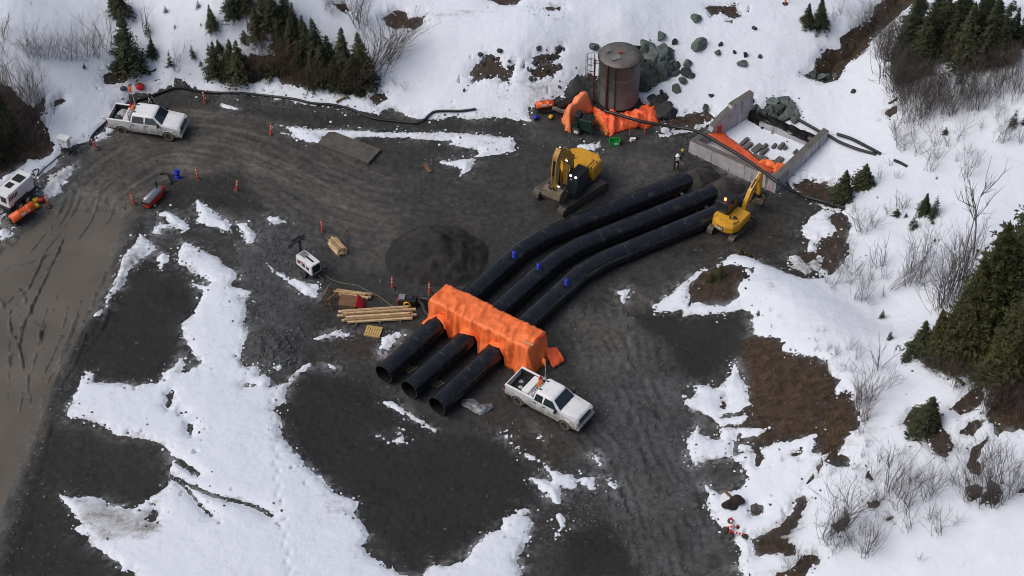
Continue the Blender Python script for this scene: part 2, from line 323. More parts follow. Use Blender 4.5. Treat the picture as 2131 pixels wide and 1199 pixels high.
SNOW = [  # snow left lying inside the yard: (raggedness, bias, outline)
 (.5,0,[(573,255),(600,257),(633,263),(653,267),(700,267),(783,272),(833,273),(950,275),(1017,280),(1063,285),(1075,297),(1067,313),(1033,320),(1007,325),(983,325),(990,328),(980,350),(957,363),(960,350),(933,343),(907,333),(930,333),(960,330),(980,327),(997,317),(990,310),(950,302),(937,298),(943,290),(900,290),(850,285),(770,282),(713,285),(693,282),(667,283),(677,300),(640,293),(613,283),(580,273),(613,277),(600,267)]),
 (.25,0,[(455,213),(475,215),(497,224),(485,226),(465,221)]),
 (.4,0,[(405,413),(413,413),(430,427),(447,443),(477,460),(477,480),(447,470),(413,463),(407,463),(413,447)]),
 (.7,-.02,[(323,443),(347,435),(367,447),(393,463),(397,475),(377,477),(360,473),(337,473),(333,485),(317,485),(320,473),(333,465),(350,463),(350,453)]),
 (.5,0,[(490,463),(513,462),(533,487),(527,507),(510,503),(507,487)]),
 (.9,0,[(290,487),(317,500),(322,517),(300,533),(280,547),(267,567),(260,593),(240,610),(227,623),(227,640),(200,663),(197,658),(217,640),(220,627),(233,600),(240,577),(253,547),(263,527),(283,507)]),
 (.6,0,[(323,533),(343,523),(353,533),(343,547),(343,563),(333,560),(330,543)]),
 (.6,0,[(383,498),(413,513),(453,533),(467,550),(490,563),(493,577),(483,583),(487,593),(503,597),(520,605),(518,613),(503,617),(513,633),(513,653),(507,670),(517,690),(507,717),(500,737),(507,760),(520,763),(530,757),(542,770),(540,780),(553,777),(560,780),(583,757),(587,767),(567,773),(563,797),(592,794),(615,771),(630,755),(651,753),(645,763),(615,780),(600,805),(592,832),(567,851),(582,851),(586,885),(588,908),(619,939),(634,958),(657,985),(672,1000),(699,1023),(730,1035),(745,1042),(745,1058),(733,1065),(745,1073),(760,1096),(768,1107),(753,1134),(768,1157),(791,1165),(818,1184),(837,1192),(850,1202),(860,1330),(250,1330),(283,1199),(275,1183),(250,1187),(246,1170),(229,1158),(204,1141),(189,1133),(183,1116),(154,1099),(171,1087),(150,1066),(141,1050),(125,1033),(121,1027),(146,1033),(200,1031),(233,1050),(275,1056),(308,1037),(333,1020),(350,1004),(354,987),(356,950),(350,933),(333,921),(304,912),(266,908),(233,896),(204,879),(171,871),(137,866),(146,837),(162,808),(179,771),(191,775),(196,792),(237,796),(283,798),(325,796),(333,785),(354,762),(375,742),(387,754),(375,775),(400,767),(416,754),(402,737),(380,700),(377,673),(397,653),(413,633),(417,620),(423,603),(400,590),(403,587),(430,593),(440,585),(413,570),(380,553),(367,543),(370,523)]),
 (.7,0,[(872,1202),(900,1170),(925,1176),(963,1168),(1000,1125),(1019,1107),(1042,1100),(1046,1077),(1069,1065),(1082,1054),(1100,1058),(1101,1077),(1107,1092),(1103,1115),(1088,1146),(1077,1165),(1088,1180),(1084,1199),(1084,1330),(872,1330)]),
 (.6,0,[(1103,991),(1126,993),(1145,1000),(1153,985),(1130,970),(1130,958),(1107,954),(1065,928),(1077,926),(1100,943),(1142,962),(1145,977),(1168,981),(1191,985),(1203,1000),(1199,1014),(1168,1014),(1165,1050),(1149,1042),(1130,1023)]),
 (.5,0,[(1161,1062),(1178,1081),(1176,1100),(1159,1113)]),
 (1.3,-.08,[(1225,935),(1245,943),(1262,975),(1245,968)]),
 (1.3,-.08,[(1255,990),(1291,1006),(1279,1021)]), (1.3,-.12,[(1199,985),(1245,990),(1240,1020),(1205,1012)]),
 (.8,-.02,[(795,834),(818,832),(845,851),(871,870),(912,893),(906,899),(864,874),(829,857)]),
 (.5,0,[(778,903),(792,900),(800,908),(786,909)]), (.6,0,[(816,912),(838,906),(842,918),(822,920)]), (.5,-.02,[(824,895),(832,895),(830,902)]),
 (.7,0,[(557,548),(577,562),(603,578),(637,583),(663,590),(660,617),(637,613),(610,593),(590,577),(567,563)]),
 (.3,0,[(678,753),(697,760),(700,768),(683,763)]),
 (1.2,-.08,[(655,703),(680,690),(710,682),(737,690),(720,698),(680,704)]),
 (1.0,-.05,[(783,725),(795,700),(825,688),(838,690),(820,712),(800,738),(788,742)]),
 (.9,-.05,[(550,450),(583,450),(597,462),(570,465)]),
 (.7,0,[(1687,450),(1713,433),(1737,440),(1722,452),(1740,473),(1733,490),(1707,497),(1695,522),(1680,523),(1683,500),(1668,480)]),
 (1.5,-.12,[(1640,530),(1660,525),(1680,545),(1710,525),(1712,560),(1680,572),(1650,560)]), (.8,-.05,[(1700,556),(1726,556),(1726,574),(1704,575)]),
 (1.2,-.1,[(1340,765),(1300,640),(1312,600),(1280,600)][1:]),
 (1.6,-.16,[(95,365),(125,345),(150,340),(165,330),(130,395),(95,420),(80,400)]), (1.6,-.12,[(190,285),(235,255),(240,270),(200,300)]), (1.4,-.12,[(-10,480),(40,455),(30,490),(0,500)]),
 (1.2,-.1,[(1195,300),(1250,290),(1255,305),(1220,318)]), (1.2,-.12,[(1045,895),(1060,880),(1065,905),(1050,915)]),
 (1.0,-.06,[(1055,905),(1066,900),(1066,912)]),(1.2,-.14,[(1105,880),(1125,895),(1140,920),(1115,915)]),
]
BARE = [  # bare earth showing through the snow: (raggedness, bias, outline)
 (.6,0,[(-20,160),(20,178),(60,222),(80,215),(92,197),(90,225),(82,245),(95,265),(105,288),(115,300),(105,318),(80,332),(60,327),(42,345),(0,370),(-60,380)]),
 (.7,0,[(800,37),(823,20),(843,22),(850,37),(880,32),(877,47),(860,60),(837,53),(823,57),(803,47)]), (.5,0,[(690,3),(720,7),(727,20),(713,23),(697,10)]),
 (.8,0,[(432,158),(500,168),(540,168),(575,155),(590,172),(640,177),(690,187),(762,202),(768,165),(730,145),(640,125),(560,110),(480,120),(440,130)]),
 (.5,0,[(767,200),(790,190),(805,203),(783,217)]),
 (1.1,.02,[(980,150),(1017,114),(1038,120),(1050,143),(1067,137),(1060,167),(1033,160),(1010,157),(987,168)]), (1.0,0,[(1110,118),(1153,110),(1172,97),(1153,123),(1133,137),(1105,130)]), (1.1,-.05,[(1100,140),(1165,133),(1150,160),(1110,165)]),
 (.5,0,[(1015,-5),(1085,-5),(1075,8),(1040,8)]), (.4,-.02,[(1110,14),(1150,12),(1180,14),(1150,19)]), (.5,0,[(1468,10),(1530,10),(1540,30),(1527,36),(1500,25),(1480,31)]),
 (.5,.1,[(1673,153),(1697,143),(1698,127),(1723,103),(1753,97),(1753,77),(1773,63),(1800,50),(1820,30),(1823,13),(1840,0),(1860,-40),(1950,-40),(1905,0),(1880,17),(1833,60),(1807,90),(1783,117),(1760,130),(1743,163),(1717,168)]),
 (.6,0,[(1867,160),(1893,127),(1947,153),(1900,163),(1867,172)]), (.6,0,[(1960,112),(1973,123),(2013,133),(2053,137),(2103,130),(2120,100),(2000,70),(1900,80),(1890,110)]),
 (.4,0,[(1840,230),(1867,217),(1867,230),(1853,242)]), (.4,0,[(1848,213),(1868,198),(1867,208),(1852,214)]),
 (.6,0,[(1891,744),(1908,744),(1945,769),(1975,769),(1983,779),(2016,775),(2029,800),(2054,796),(2066,775),(2250,760),(2250,690),(2050,690),(1950,700)]),
 (.5,0,[(1979,846),(2016,812),(2041,800),(2049,825),(2033,846),(2000,862)]),
 (.8,0,[(2066,837),(2091,787),(2250,783),(2250,880),(2091,896),(2074,908),(2070,879),(2049,866)]),
 (.8,0,[(1995,900),(2016,879),(2049,871),(2041,883),(2024,904)]), (.7,0,[(2012,966),(2024,929),(2054,912),(2037,950),(2041,991),(2020,979)]),
 (.7,0,[(2012,1012),(2045,1008),(2041,1033),(2020,1041)]), (.7,0,[(2041,1045),(2062,991),(2087,1016),(2079,1050)]), (.5,0,[(2099,1025),(2150,1008),(2150,1022)]),
 (.4,0,[(1729,1091),(1766,1068),(1768,1083),(1746,1108)]), (.4,0,[(1804,1045),(1833,1039),(1833,1050),(1816,1060)]), (.4,0,[(1840,1075),(1855,1073),(1856,1082),(1845,1084)]),
 (.9,0,[(1560,1120),(1600,1105),(1633,1087),(1654,1062),(1658,1033),(1679,1033),(1675,1058),(1658,1091),(1625,1116),(1658,1133),(1654,1154),(1617,1149),(1580,1155)]),
 (.7,0,[(1658,1179),(1675,1149),(1704,1154),(1704,1170),(1679,1183),(1679,1250),(1600,1250),(1617,1190)]),
 (.4,0,[(1650,945),(1667,931),(1664,947)]), (.3,0,[(1675,1012),(1691,985),(1697,990)]), (.4,0,[(1804,991),(1820,1000),(1808,979)]), (.5,0,[(1568,937),(1583,931),(1588,953),(1577,968)]),
 (.4,0,[(1500,832),(1508,818),(1510,845),(1503,848)]), (.4,0,[(1560,1045),(1588,1047),(1585,1070),(1565,1072)]), (.5,0,[(1700,968),(1712,962),(1700,985)]),
 (.6,0,[(1437,590),(1457,567),(1483,553),(1527,548),(1547,553),(1557,573),(1537,587),(1540,617),(1510,635),(1480,633),(1450,627),(1433,627)]), (.3,0,[(1553,553),(1570,555),(1567,567)]),
 (.6,0,[(217,157),(240,147),(237,137),(250,127),(280,123),(278,150),(263,163),(233,173),(218,170)]), (.5,0,[(285,140),(322,143),(310,152),(290,150)]), (.5,0,[(110,213),(130,200),(130,210),(113,223)]),
 (.5,.05,[(1335,130),(1345,100),(1372,95),(1395,115),(1395,155),(1370,165),(1350,185),(1330,180)]), (.6,0,[(1350,205),(1385,200),(1395,235),(1370,235)]),
 (.5,.05,[(1560,222),(1590,232),(1600,208),(1630,200),(1655,212),(1662,240),(1625,250),(1700,290),(1690,298),(1600,252),(1555,240)]),
 (1.2,-.06,[(1385,245),(1430,235),(1480,232),(1490,245),(1440,262),(1390,275)]), (1.2,.0,[(1650,385),(1680,372),(1720,378),(1755,410),(1760,435),(1720,425),(1680,418)]),
 (.5,0,[(1880,880),(1900,845),(1935,845),(1940,880),(1960,890),(1980,905),(1985,935),(1970,950),(1940,935),(1920,905)]),
 (.3,0,[(360,958),(376,952),(412,990),(400,985)]), (.35,0,[(392,880),(402,880),(398,905),(390,900)]),
 (.6,0,[(300,1080),(318,1060),(330,1065),(318,1082)]), (.5,0,[(345,845),(357,810),(362,815),(350,850)]), (.4,0,[(373,852),(385,855),(380,860)]),
 (.4,0,[(562,800),(570,785),(585,780),(580,800)]), (.5,0,[(500,800),(515,795),(530,800),(510,805)]),
 (.5,-.02,[(340,545),(370,560),(365,590),(340,580)]),
]
MELT = [([(350,992),(380,1003),(420,1022),(460,1036),(520,1050),(565,1073)], .14), ([(372,1003),(400,1030),(420,1055),(440,1073)], .1), ([(354,948),(380,962),(415,987)], .1),
        ([(1530,945),(1532,925),(1540,905)], .14)]
TREAD = [(560,760),(575,900),(578,1000),(590,1100),(605,1199)]   # footprints

# ---- ground height with berms, ruts
zg = base_z(XX, YY)
core = (np.abs(XX) < 46) & (YY > -30) & (YY < 40)
zg = zg + np.where(core, 1, .6) * (0.05 * fbm(XX, YY, 2.2, 3, 11) + 0.02 * fbm(XX, YY, .5, 3, 17))
def ln(px): return UP_(px, 0.0)
def smooth_line(px): return np.array([list(p)[:2] for p in catmull([tuple(q) + (0,) for q in ln(px)], .6)])
# haul road from upper left
ROAD = smooth_line([(-80,760),(60,560),(150,430),(240,350),(340,305),(450,310),(560,345),(680,405),(780,440),(860,440),(960,418),(1080,405),(1160,400)])
rbrk = .15 + .85 * sstep(fbm(XX, YY, 2.0, 3, 251), -.4, .4)
rfade = 1 - .75 * sstep(XX, -10.5, -5.5)
dR = line_d(ROAD, XX, YY, 6.0)
sideN = fbm(XX, YY, 3.0, 2, 5)
for off, wd, dp in ((.55, .28, .05), (1.35, .25, .06), (2.2, .3, .06), (3.0, .3, .045), (3.8, .3, .03)):
    zg -= rfade * rbrk * dp * np.exp(-((dR - off - .12 * sideN) / wd) ** 2)
    zg += rfade * rbrk * dp * .8 * np.exp(-((dR - off - .4 - .12 * sideN) / .13) ** 2)
zg += np.where(dR < 4.5, .018 * fbm(XX, YY, .22, 2, 8), 0)
# long ruts through the wet flat on the left
WET = UP_([(-300,640),(-60,560),(90,440),(190,425),(262,437),(262,470),(238,560),(196,640),(138,740),(100,830),(78,910),(45,1000),(5,1080),(-20,1160),(-100,1320),(-300,1320)], 0)
sW = sdf(WET, XX, YY, 4.0)
sW = sW + .55 * fbm(XX, YY, 1.6, 3, 15) - .1; _k5 = sstep(sW, -.7, .7); zg = zg * (1 - _k5) + (-.56 + .03 * fbm(XX, YY, 1.5, 2, 13)) * _k5
for a, b, w in (((20,640),(0,1000),.16), ((40,650),(35,960),.14), ((165,620),(60,960),.22), ((215,560),(100,860),.18), ((130,690),(75,1000),.2), ((0,620),(70,860),.2), ((110,470),(40,640),.2), ((135,480),(60,640),.16), ((40,600),(90,720),.18), ((70,620),(10,760),.15), ((95,640),(20,900),.18), ((180,700),(120,820),.12), ((10,560),(120,520),.3), ((180,640),(110,800),.16), ((195,600),(150,700),.14), ((150,660),(95,790),.16), ((120,600),(80,700),.15), ((100,560),(30,700),.16), ((85,540),(20,650),.15), ((130,500),(80,580),.15), ((230,640),(190,720),.14), ((50,660),(20,760),.16), ((30,700),(60,830),.13), ((135,415),(60,525),.15), ((165,412),(95,520),.13), ((205,412),(160,500),.13), ((150,400),(120,470),.2), ((235,425),(205,480),.14), ((140,630),(85,780),.15), ((60,580),(0,640),.25)):
    l = UP_([a, ((a[0] + b[0]) / 2 + 6, (a[1] + b[1]) / 2), b], 0); d = line_d(l, XX, YY, 1.5)
    brk = sstep(fbm(XX, YY, 1.3, 2, int(a[0]) + 3), -.75, -.1)
    brk = brk * np.clip((YY + 13) / 6, .0, 1)
    zg += brk * (.115 * np.exp(-(d / (w * .72)) ** 2) + .05 * np.exp(-(d / (w * 1.0)) ** 2) * fbm(XX, YY, .3, 2, 3)) - .03 * np.exp(-((d - w * 2) / .1) ** 2)
zg += np.where(sW > -.5, .035 * fbm(XX, YY, .9, 3, 77), 0)
# berm along the wet flat, with gravel
BERM = smooth_line([(285,470),(262,545),(215,640),(160,740),(115,850),(75,950),(40,1080),(0,1190)])
dB = line_d(BERM, XX, YY, 3.0); zg += .25 * np.exp(-(dB / .9) ** 2) + .05 * np.exp(-(dB / .7) ** 2) * fbm(XX, YY, .35, 2, 4)
# tracked lower road
for px, dp in (([(1250,640),(1300,780),(1370,920),(1430,1060),(1480,1230)], .07), ([(1210,680),(1270,840),(1310,960),(1350,1080),(1380,1230)], .07), ([(1340,700),(1350,820),(1330,940),(1300,1060)], .05), ([(1180,780),(1240,900),(1330,1020),(1420,1200)], .05), ([(1400,1000),(1360,900),(1330,760)], .05),
               ([(1040,440),(900,420),(760,390),(640,350)], .05), ([(1060,420),(960,390),(860,370),(760,400),(600,380)], .04), ([(1330,640),(1480,560),(1600,520)], .05), ([(1310,620),(1460,545),(1560,500)], .05), ([(1240,300),(1330,350),(1420,330)], .05)):
    l = smooth_line(px)
    for o in (0.0, ):
        d = line_d(l, XX + .28 * fbm(XX, YY, 1.3, 3, 61), YY + .28 * fbm(XX, YY, 1.3, 3, 67), 2.0); rk = sstep(fbm(XX, YY, 1.7, 3, int(px[0][0])), -.25, .35)
        for c0 in (.25, 1.0):
            zg -= rk * dp * np.exp(-((d - c0) / .22) ** 2); zg += rk * dp * .7 * np.exp(-((d - c0 - .34) / .14) ** 2)
LOW = UP_([(1180,640),(1340,650),(1420,760),(1440,900),(1480,1060),(1540,1200),(1540,1330),(1380,1330),(1330,1180),(1240,1050),(1150,1040),(1170,960),(1230,900),(1200,760)], 0)
sL = sdf(LOW, XX, YY, 3.0); zg += sstep(sL, -1, 1) * (.05 * fbm(XX, YY, .8, 3, 31) + .03 * np.abs(fbm(XX, YY, .35, 2, 41)))
# rubble in the yard middle
RUB = UP_([(520,440),(600,450),(690,540),(640,640),(660,700),(600,790),(500,760),(520,640),(480,540)], 0)
sRub = sdf(RUB, XX, YY, 3.0); zg += sstep(sRub, -1, .8) * (.08 * fbm(XX, YY, .7, 3, 51) + .05 * np.maximum(0, vnoise(XX / .3, YY / .3, 61)))
HEAP = UP_([(505,735),(515,700),(560,690),(600,700),(610,730),(600,765),(560,775),(530,760)], 0); zg += .5 * sstep(sdf(HEAP, XX, YY, 2.5), -.6, 1.2) * (1 + .25 * vnoise(XX / .28, YY / .28, 9))
ROUGH = UP_([(1165,1020),(1240,1000),(1300,1080),(1240,1100),(1160,1115)], 0); zg += sstep(sdf(ROUGH, XX, YY, 2), -.5, .6) * .08 * np.abs(vnoise(XX / .25, YY / .25, 19))
# soil bank on the right is lumpy
BANK = UP_([(1535,745),(1563,690),(1623,705),(1673,738),(1720,753),(1747,797),(1773,823),(1790,887),(1753,927),(1770,965),(1717,960),(1693,920),(1690,903),(1590,927),(1560,880),(1560,838),(1557,807)], 0)
sBk = sdf(BANK, XX, YY, 3.0); zg += sstep(sBk, -.5, .8) * (.20 * fbm(XX, YY, 1.1, 5, 71, .65))
CREEK = UP_([b[2] for b in BARE if b[2][0] == (1673, 153)][0], 0)
sCk = sdf(CREEK, XX, YY, 3.0); zg += sstep(sCk, -.3, 1.2) * (-.9 + .15 * fbm(XX, YY, .6, 3, 81))
# mix of churned soil near the small digger
CH = UP_([(1690,440),(1757,443),(1773,467),(1763,500),(1770,527),(1753,547),(1703,577),(1640,567),(1600,545),(1660,520)], 0)
sCh = sdf(CH, XX, YY, 2.0); zg += sstep(sCh, -.3, .7) * (.22 * np.abs(fbm(XX, YY, .6, 3, 91)))

# ---- snow cover
zsm = zg.copy()
zg = zg + np.where(core, .022 * vnoise(XX / .23, YY / .23, 201) + .014 * vnoise(XX / .12, YY / .12, 203), 0)
nfine = .14 * fbm(XX, YY, 1.0, 3, 21) + .20 * fbm(XX, YY, .36, 3, 29, .8) + .10 * vnoise(XX / .16, YY / .16, 33)
sS = -sdf(UP_(YARD), XX, YY, 2.5) + .7 * nfine
far = ~core; sS[far] = np.maximum(sS[far], 0) if False else sS[far]
for rag, bias, poly in SNOW:
    if len(poly) < 3: continue
    s_ = sdf(UP_(poly), XX, YY, 1.8) + bias; sS = np.maximum(sS, np.where(s_ > -1.7, s_ + rag * nfine * 1.25, -9))
for rag, bias, poly in BARE:
    s_ = sdf(UP_(poly), XX, YY, 1.8) + bias; sS = np.minimum(sS, np.where(s_ > -1.7, -(s_ + rag * nfine * 1.25), 9))
for px, w in MELT:
    l = smooth_line(px); d = line_d(l, XX, YY, 2.0); sS = np.minimum(sS, np.where(d < 1.9, d - w + .12 * nfine, 9))
# lone stones and clods poking out of the snow
pk = vnoise(XX / .45, YY / .45, 101); edge = np.exp(-np.maximum(sS, 0) / .7)
sS = np.where((pk > .93 - .1 * edge) & (sS > 0) & (sS < 1.1), -.05, sS)
cr = vnoise(XX / .33, YY / .33, 111)
sS = np.where((sS < -.0) & (sS > -.55) & (cr > .9) & (YY < 20), .05, sS)     # crumbs of snow outside the edge
DIRTY = [(.9,[(145,1035),(200,1035),(280,1058),(330,1040),(340,1110),(300,1130),(200,1120),(150,1060)]), (.6,[(383,500),(420,520),(400,560),(368,545)]), (.5,[(700,1040),(740,1060),(700,1100),(640,1010)]), (.45,[(1020,160),(1180,150),(1170,215),(1040,220)]), (.9,[(1385,245),(1480,232),(1465,265),(1380,282)]),
         (.7,[(1660,380),(1740,370),(1760,440),(1690,430)]), (.9,[(1640,530),(1710,520),(1720,575),(1640,570)]), (.5,[(600,215),(780,225),(1100,240),(1100,255),(780,240)]), (.6,[(240,175),(340,165),(330,195),(250,215)]), (.5,[(1580,560),(1620,600),(1560,680),(1600,590)]),
         (.8,[(60,360),(170,320),(130,400),(70,440)]), (.5,[(900,20),(1080,10),(1000,40),(840,70)]), (.35,[(1450,420),(1520,640),(1400,650)]), (.8,[(270,490),(320,510),(240,620),(200,660)]), (.4,[(573,255),(700,267),(950,275),(1070,300),(960,330),(700,290)]), (.5,[(1740,860),(1800,880),(1770,970),(1700,960)])]
dirt = np.zeros_like(XX)
for a, poly in DIRTY: dirt = np.maximum(dirt, a * sstep(sdf(UP_(poly), XX, YY, 2.0) + nfine * 1.2, -.8, .9))
slush = np.where(sS < 0, np.exp(sS / .38), 0) * sstep(fbm(XX, YY, 1.1, 3, 241) + .5 * vnoise(XX / .2, YY / .2, 243), -.05, .35) * .5 * np.where(YY > 14, .5, 1)
dirt = np.maximum(dirt, .75 * np.exp(-np.maximum(sS, 0) / .38) * sstep(fbm(XX, YY, 1.6, 2, 131), -.3, .4))
th = np.where(sS > 0, .055 * np.clip(sS / .3, 0, 1) + .17 * (1 - np.exp(-np.maximum(sS - .12, 0) / .35)) + .004, np.maximum(sS, -1.5) * .5)
_rx = XX * math.cos(.45) + YY * math.sin(.45); _ry = -XX * math.sin(.45) + YY * math.cos(.45)
drift = .020 * fbm(_rx * .22, _ry, .5, 2, 231) * np.where((XX < 2) & (YY < 5), 1, .5) + .16 * fbm(XX, YY, 4.2, 3, 141) * np.where((XX > 12) | (YY > 12), 1, .5) + .018 * fbm(XX * .5 + YY, YY - .3 * XX, .8, 2, 151)
zs = zsm + th + np.where(sS > 0, 1, 0) * np.clip(sS / .6, 0, 1) * (drift + .012 * fbm(XX, YY, .35, 2, 161))
# footprints
TL = smooth_line(TREAD); acc = 0
for i, q in enumerate(TL[::1]):
    if i % 1 == 0:
        nx = .13 if i % 2 else -.13
        zs -= .09 * np.exp(-(((XX - q[0] - nx) / .13) ** 2 + ((YY - q[1]) / .2) ** 2)) if abs(q[0]) < 60 else 0
TOP = np.where(sS > 0, np.maximum(zs, zg), zg)
def top_z(x, y): return bil(GX, GY, TOP, np.asarray(x, float), np.asarray(y, float))
def gnd_z(x, y): return bil(GX, GY, zg, np.asarray(x, float), np.asarray(y, float))
def G(px, py, dz=0.0): return Vector(hit(px, py, top_z, dz))
def heading(a, b, z=0.0):
    p = P(a[0], a[1], z); q = P(b[0], b[1], z); return math.atan2(q[1] - p[1], q[0] - p[0])

# ---- colour zones of the ground (what the ground is made of)
def zone(poly, soft, n=.35, s=0):
    return sstep(sdf(UP_(poly, 0), XX, YY, soft * 2 + 1) + n * fbm(XX, YY, 1.1, 3, 171 + s), -soft, soft)
soil = np.zeros_like(XX); tan = np.zeros_like(XX); dark = np.zeros_like(XX); grey = np.zeros_like(XX)
for _, _, poly in BARE: soil = np.maximum(soil, zone(poly, .5))
soil *= np.where((YY < 8) & (XX < 10), 0, 1)
soil = np.maximum(soil, sstep(sBk + .4 * fbm(XX, YY, .9, 3, 3), -.3, .5))
soil = np.maximum(soil, .8 * sstep(sCh, -.3, .8))
for poly, a in (([(1455,815),(1560,760),(1590,930),(1500,930)], .5), ([(1040,880),(1120,870),(1200,940),(1150,975),(1080,930)], .55), ([(990,830),(1060,850),(1050,900),(990,880)], .4), ([(690,690),(800,700),(780,745),(700,740)], .55), ([(930,440),(1020,500),(990,560),(930,590)], .3), ([(1440,470),(1620,450),(1660,500),(1480,600)], .35), ([(1440,360),(1500,380),(1450,420)], .5)):
    soil = np.maximum(soil, a * zone(poly, .9, .6, 5))
tan = np.maximum(tan, sstep(5.0 - dR + .5 * sideN, 0, 1.2) * (rfade ** 1.5) * (.38 + .62 * sstep(.7 * vnoise(dR / .42, XX * .12, 7) + .7 * vnoise(dR / .17, XX * .2, 9) + .8 * fbm(XX, YY, 1.0, 3, 181), -.3, .7)))
tan = np.maximum(tan, sstep(sW, -.5, .6) * 1.0)
for poly, a in (([(40,450),(110,385),(200,380),(275,405),(275,445),(180,460),(60,490)], .95), ([(120,400),(280,300),(420,270),(560,320),(440,390),(300,370),(200,420)], .55), ([(540,330),(700,370),(830,460),(830,520),(740,480),(640,430)], .6), ([(1180,650),(1330,640),(1350,760),(1250,800),(1200,720)], .55), ([(700,500),(830,480),(830,560),(720,560)], .4), ([(1250,330),(1330,310),(1430,340),(1300,400)], .35), ([(1260,1000),(1350,980),(1430,1199),(1300,1199)], .4), ([(90,900),(360,890),(350,1000),(200,960)], .35), ([(1280,600),(1360,620),(1330,660),(1250,700)], .5)):
    tan = np.maximum(tan, a * zone(poly, 1.2, .8, 9))
grey = np.maximum(grey, sstep(sL + .5 * fbm(XX, YY, 1.4, 3, 191), -.6, .8) * sstep(fbm(XX, YY, 2.4, 3, 195), -.5, .5) * .8)
grey = np.maximum(grey, .7 * sstep(sRub, -.6, .8)); grey = np.maximum(grey, .6 * np.exp(-((dB - 1.0) / .35) ** 2) * sstep(fbm(XX, YY, 1.0, 2, 7), -.3, .4))
for poly, a in (([(100,340),(200,290),(130,420),(20,480),(60,400)], .8), ([(1200,290),(1420,290),(1400,400),(1260,400)], .15), ([(1430,800),(1500,900),(1480,1030),(1430,960)], .5), ([(1110,255),(1200,290),(1180,310),(1100,290)], .5)):
    grey = np.maximum(grey, a * zone(poly, .8, .7, 13))
for poly, a in (([(140,740),(300,540),(400,580),(420,660),(330,790),(180,790)], .9), ([(60,1000),(110,890),(340,930),(345,1010),(280,1050),(120,1030),(200,1150),(260,1200),(0,1200)], .75), ([(580,850),(640,770),(760,800),(930,900),(1080,940),(1120,1050),(1000,1110),(860,1190),(760,1090),(620,930)], .9), ([(1180,1110),(1260,1090),(1330,1200),(1180,1200)], .9), ([(1300,650),(1560,650),(1540,740),(1440,800),(1400,720)], .9), ([(320,380),(500,360),(560,440),(420,430),(330,440)], .7), ([(470,225),(900,260),(1080,262),(1080,280),(800,268),(560,250)], .6), ([(620,630),(700,640),(680,680),(610,780),(600,700)], .5)):
    dark = np.maximum(dark, a * zone(poly, .5, .5, 17))

def grid_mesh(name, Z, keep, attrs, material):
    ny, nx = Z.shape; idx = np.arange(ny * nx).reshape(ny, nx)
    q = np.stack([idx[:-1, :-1], idx[:-1, 1:], idx[1:, 1:], idx[1:, :-1]], -1).reshape(-1, 4)
    if keep is not None:
        k = keep; kk = k[:-1, :-1] | k[:-1, 1:] | k[1:, 1:] | k[1:, :-1]; q = q[kk.ravel()]
    used = np.zeros(ny * nx, bool); used[q.ravel()] = True; remap = np.cumsum(used) - 1
    v = np.stack([XX.ravel(), YY.ravel(), Z.ravel()], 1)[used]; q = remap[q]
    me = bpy.data.meshes.new(name); me.vertices.add(len(v)); me.vertices.foreach_set('co', v.ravel().astype(np.float32))
    me.loops.add(q.size); me.loops.foreach_set('vertex_index', q.ravel().astype(np.int32))
    me.polygons.add(len(q)); me.polygons.foreach_set('loop_start', np.arange(0, q.size, 4, dtype=np.int32)); me.polygons.foreach_set('loop_total', np.full(len(q), 4, np.int32))
    me.polygons.foreach_set('use_smooth', np.ones(len(q), bool)); me.update(calc_edges=True)
    for an, arrs in attrs.items():
        at = me.color_attributes.new(an, 'FLOAT_COLOR', 'POINT'); d = np.stack([a.ravel()[used] for a in arrs], 1).astype(np.float32)
        at.data.foreach_set('color', d.ravel())
    me.materials.append(material); o = bpy.data.objects.new(name, me); COL.objects.link(o); return o

